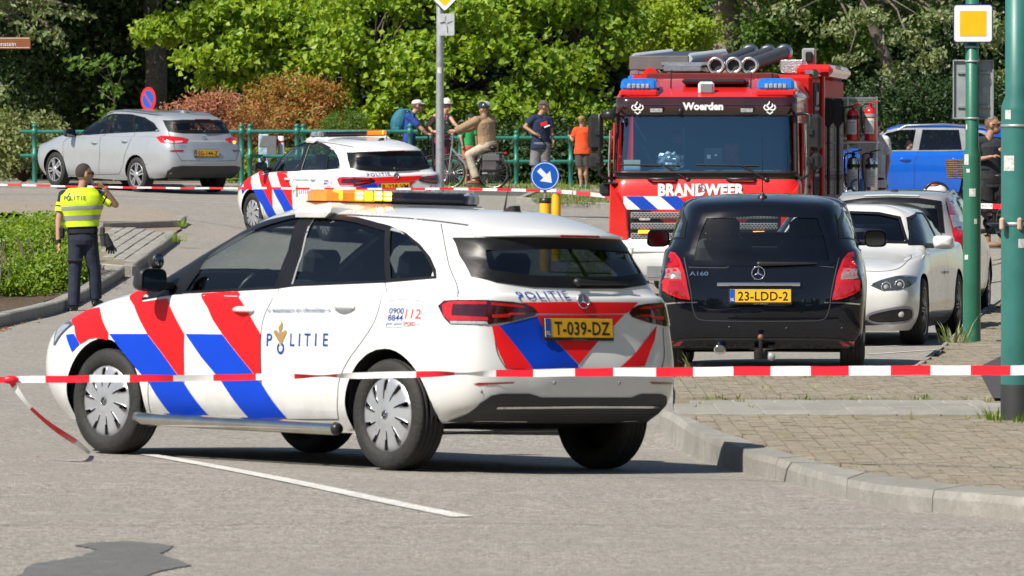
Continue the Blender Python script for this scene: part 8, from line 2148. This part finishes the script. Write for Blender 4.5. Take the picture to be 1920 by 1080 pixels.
# --- people by the railing
def bystanders():
 # backpack man
 root,L,B0=person('man with white cap, blue shirt and teal backpack leaning over his bicycle',773,355,123.5,dict(head=(783,198,0),neck=(776,209,.0),sha=(766,218,-.16),shb=(772,220,.18),ela=(792,243,-.22),wra=(800,251,-.20),haa=(806,252,-.18),elb=(790,240,.2),wrb=(801,250,.2),hab=(806,251,.2),hipa=(765,268,-.09),hipb=(768,268,.09),kna=(772,312,-.1),knb=(766,312,.1),ana=(768,350,-.1),anb=(762,350,.1)),
  [('shirt',cloth('cobalt blue shirt',(.015,.05,.30)),'shirt',.02,.7),('trousers',cloth('dark blue trousers',(.012,.03,.13)),'trousers',.016)],hat=('cap',cloth('white cap',(.62,.62,.64),.7,.1)),face=(1,.15),hair=HAIRG,glasses=True)
 b=MB(); TEAL=cloth('teal backpack cloth',(.010,.13,.19),.7)
 def at(px,py,dy=0.,Y=123.5,B=B0): return P(px,py,Y+dy)-B
 b.ell(at(749,228,-.02),(.17,.15,.26),16,12,rot=Matrix.Rotation(rad(18),3,'Y')); b.box(at(744,238,-.02),(.20,.26,.16),.05,rot=Matrix.Rotation(rad(14),3,'Y')); o=link('backpack',remesh(b,.014,3,'backpack'),TEAL,None,B0); tag(o,'teal backpack on the back of the man with the white cap','backpack')
 st=MB(); st.tube(smoothpoly([at(757,206,-.18),at(770,208,-.20),at(774,222,-.20),at(764,238,-.18)],False,4),.022,6,flat=.4); st.tube([at(748,204,0),at(752,202,0),at(756,205,0)],.01,6); st.obj('strap',TEAL,o)
 k=MB(); k.box(at(742,243,-.17),(.14,.02,.10),.01); k.obj('front_pocket',mat('teal pocket',(.02,.18,.25),.6),o)
 # woman with sun hat
 PAT=cloth('green patterned top',(.10,.24,.18)); root,L,B0=person('woman in a cream sun hat, green top and wide maroon trousers',830,356,123.8,dict(head=(838,197,0),neck=(833,211,0),sha=(816,218,-.06),shb=(842,217,.08),ela=(802,236,-.10),wra=(811,247,-.18),haa=(819,248,-.2),elb=(852,232,-.05),wrb=(862,242,-.12),hab=(868,244,-.14),hipa=(820,258,-.02),hipb=(833,258,.04),kna=(819,305,-.04),knb=(834,304,.06),ana=(816,349,-.05),anb=(832,349,.06)),
  [('top',PAT,'singlet',.010),('wide_trousers',cloth('maroon trousers',(.20,.025,.075)),'trousers',.034)],hat=('hat',cloth('cream straw hat',(.62,.57,.46),.8,.2)),hair=mat('brown hair',(.12,.07,.04),.7,var=.3),face=(.75,-.65),glasses=True)
 mb=MB(); hh=L['head']; mb.tube(smoothpoly([hh+Vector((-.07,.02,.0)),hh+Vector((-.10,.0,-.12)),hh+Vector((-.11,-.02,-.24)),hh+Vector((-.10,-.03,-.32))],False,4),[.05]*6+[.045,.04,.035,.03,.025,.02,.012],10); mb.obj('long_hair',mat('brown hair',(.12,.07,.04),.7),root)
 fl=MB(); rr=random.Random(2)
 for k in range(22): p=L['sha'].lerp(L['shb'],rr.uniform(.12,.88))+Vector((0,-.108,rr.uniform(-.30,.0))); fl.ell(p,(.018,.012,.018),6,4)
 fl.obj('flower_print',mat('pink flower print',(.5,.18,.2),.7),root)
 # child in green
 person('child in green shirt and coral shorts behind the cyclist',877,352,122.9,dict(head=(884,222,0),neck=(881,233,0),sha=(870,241,-.03),shb=(890,241,.03),ela=(864,258,-.08),wra=(867,272,-.12),haa=(869,279,-.13),elb=(893,258,0),wrb=(894,272,0),hab=(894,279,0),hipa=(873,279,0),hipb=(883,279,0),kna=(874,312,0),knb=(884,312,.02),ana=(874,345,0),anb=(886,345,.03)),
  [('shirt',cloth('bright green shirt',(.03,.34,.09)),'shirt',.018,.7),('shorts',cloth('coral shorts',(.60,.14,.10)),'shorts',.018,.6)],hat=('cap',cloth('dark cap',(.012,.03,.03)),(.4,-.9,0)),face=(.5,-.8),scale=.76,skin=SKIN2)
 # seated cyclist in tan jacket
 root,L,B0=person('cyclist in tan jacket and beige trousers sitting on a grey bicycle with black helmet',900,352,122.0,dict(head=(907,205,0),neck=(908,217,0),sha=(893,226,-.14),shb=(922,224,.14),ela=(868,239,-.20),wra=(853,246,-.22),haa=(845,247,-.20),elb=(880,240,.24),wrb=(856,246,.22),hab=(846,246,.20),hipa=(912,274,-.10),hipb=(918,274,.10),kna=(879,290,-.15),knb=(893,318,.14),ana=(893,334,-.16),anb=(905,342,.13),toa=(880,345,-.18),tob=(893,350,.13)),
  [('jacket',cloth('tan jacket',(.33,.22,.125)),'jacket',.030,0,.09),('trousers',cloth('beige trousers',(.46,.41,.31)),'trousers',.022)],hat=('helmet',mat('dark blue helmet',(.02,.03,.045),.25,coat=.5),mat('pale helmet rib',(.25,.28,.32),.3)),hair=HAIRG,face=(-.75,.62),shoes=mat('brown leather shoe',(.20,.09,.05),.5),group=None)
 # man in navy shirt
 root,L,B0=person('man in grey cap and navy shirt with hand on hip by the railing',1014,357,125.0,dict(head=(1020,200,0),neck=(1013,213,0),sha=(1000,222,-.06),shb=(1030,224,.06),ela=(984,238,-.06),wra=(1003,251,-.16),haa=(1014,256,-.2),elb=(1034,248,.05),wrb=(1038,264,.0),hab=(1038,273,-.02),hipa=(1006,275,0),hipb=(1022,275,0),kna=(1003,313,-.02),knb=(1022,313,.02),ana=(1000,349,-.02),anb=(1021,349,.03)),
  [('shirt',cloth('navy shirt',(.010,.022,.062)),'shirt',.030,.66,.05),('shorts',cloth('grey denim shorts',(.17,.17,.17)),'shorts',.03,.95)],hat=('cap',cloth('grey cap',(.075,.07,.068)),(.95,-.2,0)),hair=HAIRG,face=(.95,.1),skin=SKIN2)
 pr=MB(); c=P(1020,232,124.84)-B0; pr.box(c,(.14,.02,.07),.004,rot=Matrix.Rotation(rad(-20),3,'Y')); pr.obj('shirt_print',SRED,root); pr=MB(); pr.box(c+Vector((.06,-.003,-.05)),(.12,.02,.03),.004,rot=Matrix.Rotation(rad(-20),3,'Y')); pr.obj('shirt_print',WHT,root)
 # boy
 root,L,B0=person('boy in orange shirt and brown cap filming over the railing',1092,356,124.5,dict(head=(1091,226,0),neck=(1091,237,0),sha=(1080,244,0),shb=(1103,244,.02),ela=(1074,263,.05),wra=(1070,258,.20),haa=(1069,251,.22),elb=(1108,264,.02),wrb=(1107,278,.06),hab=(1106,285,.07),hipa=(1086,284,0),hipb=(1099,284,0),kna=(1088,319,0),knb=(1098,319,.02),ana=(1090,348,-.0),anb=(1099,347,.06)),
  [('shirt',cloth('orange red shirt',(.78,.075,.012)),'shirt',.026,.62,.05),('shorts',cloth('dark grey shorts',(.065,.062,.06)),'shorts',.026,.78)],hat=('cap',cloth('brown cap',(.34,.20,.07)),(.3,.9,0)),hair=mat('sandy hair',(.22,.14,.07),.7),face=(.35,.9),scale=.80,shoes=mat('teal trainer',(.02,.24,.30),.5,var=.4,scale=30))
 ph=MB(); ph.box((0,0,0),(.06,.02,.11),.008); tag(ph.obj('phone',BLK,None,P(1069,247,124.7)),'black phone held up by the boy in orange','phone')
 # bearded man on the right
 root,L,B0=person('bearded man in dark shirt and black shorts between the two green poles',1857,465,90.0,dict(head=(1862,234,0),neck=(1853,258,0),sha=(1832,266,-.02),shb=(1876,268,.06),ela=(1832,300,-.08),wra=(1858,294,-.20),haa=(1874,291,-.24),elb=(1888,302,-.02),wrb=(1884,290,-.18),hab=(1880,284,-.22),hipa=(1849,344,0),hipb=(1868,344,.04),kna=(1852,404,-.04),knb=(1874,404,.04),ana=(1853,456,-.02),anb=(1878,456,.05)),
  [('shirt',cloth('charcoal shirt',(.022,.026,.032)),'shirt',.028,.68,.06),('shorts',cloth('black shorts',(.010,.010,.011)),'shorts',.034,.92)],hair=HAIRG,face=(.9,-.3),glasses=True,skin=SKIN2,headr=1.05,shoes=mat('tan sandal',(.25,.15,.09),.6))
 bd=MB(); h=L['head']; bd.ell(h+Vector((.045,-.015,-.085)),(.058,.052,.05),14,10); bd.obj('beard',mat('ginger beard',(.20,.10,.05),.8,bump=.6,bscale=150),root)
 # person in white behind the locker wall
 person('person in white shirt half hidden behind the fire extinguishers',1650,470,92.0,dict(head=(1642,232,0),neck=(1642,254,0),sha=(1622,264,0),shb=(1660,264,0),ela=(1616,300,0),wra=(1620,335,-.05),haa=(1622,350,-.05),elb=(1665,302,-.02),wrb=(1659,340,-.04),hab=(1657,355,-.04),hipa=(1634,345,0),hipb=(1650,345,0),kna=(1634,405,0),knb=(1651,405,0),ana=(1634,458,0),anb=(1651,458,0)),
  [('shirt',cloth('white shirt',(.66,.66,.66)),'shirt',.026,.7,.06),('trousers',cloth('dark trousers',(.02,.022,.03)),'trousers',.02)],hair=HAIRD,face=(.1,.95))
 # driver of the blue car
 root,L,B0=person('driver of the blue people carrier with arm on the window sill',1712,330,119.6,dict(head=(1708,271,0),neck=(1713,286,0),sha=(1714,294,-.16),shb=(1718,294,.2),ela=(1700,301,-.34),wra=(1676,293,-.34),haa=(1668,292,-.34),elb=(1702,312,.2),wrb=(1682,305,.2),hab=(1676,303,.2),hipa=(1722,345,-.1),hipb=(1722,345,.1),kna=(1684,343,-.1),knb=(1684,343,.1),ana=(1668,372,-.1),anb=(1668,372,.1)),
  [('shirt',cloth('dark green shirt',(.02,.03,.03)),'shirt',.02,.6),('trousers',NAVY,'trousers',.014)],hair=HAIRD,face=(-1,-.1),base=gz(7.4,119.6)+.1)
bystanders()
# --- bicycles
def bicycle(lab,f,r,Y,yawdy,R,col,bar,saddle,extra=True,basket=False,sc=1.):
 """f, r: pixels of the front and rear hub"""
 A,C=P(f[0],f[1],Y+yawdy[0]),P(r[0],r[1],Y+yawdy[1]); B0=(A+C)/2; g=min(A.z,C.z)-R; B0.z=g; root=empty('bicycle',B0,None,lab,'bicycle'); d=(A-C); d.z=0; d.normalize(); n=Vector((-d.y,d.x,0)); A=A-B0; C=C-B0; A.z=C.z=R; fm=mat(lab[:14]+' frame',col,.35,.4,coat=.4)
 up=Vector((0,0,1))
 for c in (A,C):
  w=empty('wheel',c,root); M=Matrix((d,n,up)).transposed().to_4x4(); mb=MB()
  for k in range(0,33): pass
  ring=[M @ Vector((R*.95*math.cos(2*math.pi*k/32),0,R*.95*math.sin(2*math.pi*k/32))) for k in range(33)]; mb.tube(ring,.022,8,False); mb.obj('tyre',TYR,w); mb=MB(); mb.tube([p*.93 for p in ring],.010,6,False); mb.obj('rim',ALU,w)
  mb=MB()
  for k in range(24): a=2*math.pi*k/24; s2=.02 if k % 2 else -.02; mb.tube([M @ Vector((.02*math.cos(a+.9),s2,.02*math.sin(a+.9))),M @ Vector((R*.87*math.cos(a),0,R*.87*math.sin(a)))],.0028,4,False)
  mb.tube([M @ Vector((0,-.04,0)),M @ Vector((0,.04,0))],.03,10); o=mb.obj('spokes',ALU,w)
  mb=MB(); a0=20 if c is C else 40; pts=[M @ Vector(((R+.035)*math.cos(rad(t)),0,(R+.035)*math.sin(rad(t)))) for t in range(a0,190 if c is C else 170,12)]; mb.tube(pts,.028,6,flat=.3,side=n); mb.obj('mudguard',mat('dark mudguard',(.06,.062,.065),.4),w)
 hb=bar-B0; sd_=saddle-B0; ht=A+(hb-A)*.62; ht.y=A.y+(hb.y-A.y)*.62; bb=C.lerp(A,.42); bb.z=R*.88
 mb=MB(); mb.tube([A-n*.05,A-n*.05+(ht-A)*.45,ht],[.014,.016,.022],8); mb.tube([A+n*.05,A+n*.05+(ht-A)*.45,ht],[.014,.016,.022],8); mb.tube([ht,hb],.018,8); mb.obj('fork',fm,root)
 mb=MB(); mb.tube([ht-(hb-ht)*.1,bb],.028,10); mb.tube([bb,sd_-up*.06],.020,8); mb.tube([ht.lerp(bb,.25),bb.lerp(sd_,.4)],.02,8)
 for sg in (-1,1): mb.tube([bb.lerp(sd_,.62),C+n*sg*.06],.011,6); mb.tube([bb,C+n*sg*.06],.012,6)
 mb.obj('frame',fm,root)
 mb=MB(); mb.tube(smoothpoly([hb-n*.30-d*.14,hb-n*.22-d*.02,hb,hb+n*.22-d*.02,hb+n*.30-d*.14],False,4),.013,8); mb.tube([hb-n*.30-d*.14,hb-n*.30-d*.25],.02,8); mb.tube([hb+n*.30-d*.14,hb+n*.30-d*.25],.02,8); mb.obj('handlebar',BLK,root)
 mb=MB(); mb.ell(sd_,(.14,.08,.035),14,8,rot=Matrix((d,n,up)).transposed()); mb.ell(sd_-d*.08,(.08,.105,.045),12,8,rot=Matrix((d,n,up)).transposed()); mb.obj('saddle',BLK,root)
 mb=MB(); mb.tube([bb-n*.07,bb+n*.07],.045,12); mb.lathe([(0,0),(.095,.0),(.095,.008),(0,.008)],20,'y',bb-n*.05) if abs(n.y)>.5 else None; mb.tube([bb-n*.08,bb-n*.08-up*.17+d*.02],.012,6); mb.tube([bb+n*.08,bb+n*.08+up*.16-d*.02],.012,6); mb.obj('crank',BLK,root)
 for p in (bb-n*.13-up*.18+d*.02,bb+n*.13+up*.16-d*.02): mb=MB(); mb.box(p,(.10,.09,.025),.006); mb.obj('pedal',BLK,root)
 mb=MB(); mb.box(bb.lerp(C,.45)+up*.02-n*.03,((A-C).length*.42,.03,.10),.02,rot=Matrix((d,n,up)).transposed()); mb.obj('chain_case',BLK,root)
 if extra:
  mb=MB(); t=C+up*(R+.06)
  for sg in (-1,1): mb.tube([t+n*sg*.06+d*.22,t+n*sg*.06-d*.22],.008,6); mb.tube([C+n*sg*.06,t+n*sg*.06-d*.05],.008,6)
  mb.obj('carrier',BLK,root); mb=MB(); mb.box(t-d*.25+up*.0,(.04,.07,.05),.012); mb.obj('rear_lamp',LRED2,root)
 return root,B0,d,n,A,C,hb
r_,B0,d,n,A,C,hb=bicycle('grey city bicycle with panniers under the tan jacket cyclist',(843,321),(925,324),122.0,(.12,-.12),.315,(.26,.27,.28),P(850,246,122.1),P(918,277,121.9))
for sg,lab in ((1,'grey pannier bag on the far side of the bicycle carrier'),(-1,'dark grey pannier bag on the near side of the bicycle carrier')):
 mb=MB(); c=C+Vector((0,0,.36-.17))+n*(.16 if n.y*sg>0 else -.16) ; mb.box(c,(.34,.14,.36),.05,rot=Matrix((d,n,Vector((0,0,1)))).transposed(),taper=(.9,.9)); o=mb.obj('pannier_bag',cloth('dark grey pannier',(.06,.058,.062)),None,B0); tag(o,lab,'bag','panniers on the grey bicycle')
 k=MB(); k.box(c+Vector((0,-.075,.10)),(.34,.02,.12),.02,rot=Matrix((d,n,Vector((0,0,1)))).transposed()); k.obj('flap',mat('pannier flap',(.09,.088,.092),.7),o); k=MB(); k.box(c+Vector((.10,-.085,-.05)),(.02,.01,.05),.003); k.obj('reflective_tab',mat('teal tab',(.05,.4,.38),.5),o)
bicycle('dark bicycle leaned on by the woman in the sun hat',(812,325),(882,322),123.3,(-.1,.1),.31,(.03,.03,.034),P(812,250,123.2),P(838,262,123.2))
bicycle('dark bicycle of the man with the backpack',(800,322),(734,322),123.9,(0,0),.31,(.03,.035,.05),P(803,254,123.9),P(758,268,123.9))
r_,B0,d,n,A,C,hb=bicycle('dark bicycle with wicker basket behind the farther green pole',(1793,410),(1905,412),88.8,(0,.3),.345,(.02,.02,.022),P(1808,318,88.8),P(1880,330,89))
mb=MB(); cx=P(1800,317,88.75); W_=mat('wicker',(.20,.125,.06),.8,var=.3)
for j in range(9):
 z=-.12+j*.03; k_=1+.12*j/9; pts=[Vector((a*.17*k_,b_*.13*k_,z+.006*math.sin(i*3.1+j*3.14))) for i,(a,b_) in enumerate([(math.copysign(abs(math.cos(t)) ** .5,math.cos(t)),math.copysign(abs(math.sin(t)) ** .5,math.sin(t))) for t in [2*math.pi*q/24 for q in range(25)]])]; mb.tube(pts,.012,5,False)
for q in range(24): t=2*math.pi*q/24; a,b_=math.copysign(abs(math.cos(t)) ** .5,math.cos(t)),math.copysign(abs(math.sin(t)) ** .5,math.sin(t)); mb.tube([(a*.17,b_*.13,-.13),(a*.19,b_*.15,.14)],.008,4)
mb.box((0,0,-.125),(.3,.22,.01)); tag(mb.obj('wicker_basket',W_,None,cx),'brown wicker basket on the handlebar beside the green pole','basket')
c=P(1755,360,84.5); mb=MB(); mb.ell((0,0,0),(.17,.14,.12),20,12); mb.v=[(x,y,max(z,-.02)) for x,y,z in mb.v]; hl=mb.obj('bicycle_helmet',mat('white helmet shell',(.72,.72,.72),.25,coat=.6),None,c); tag(hl,'white bicycle helmet with dark bands seen over the silver estate roof','helmet')
for s2 in (-1,1): mb=MB(); mb.tube([(.16*math.cos(rad(t)),s2*.05-.03,.125*math.sin(rad(t))) for t in range(10,175,15)],.016,6); mb.obj('helmet_band',BLK,hl)
mb=MB(); mb.ell((-.02,-.05,.075),(.085,.06,.05),12,8); mb.obj('helmet_pad',mat('maroon pad',(.22,.04,.04),.5),hl)
st=MB(); st.tube([(0,0,-1.0),(0,0,-.02)],.02,8); st.obj('stand_rod',BLK,hl)
behind()
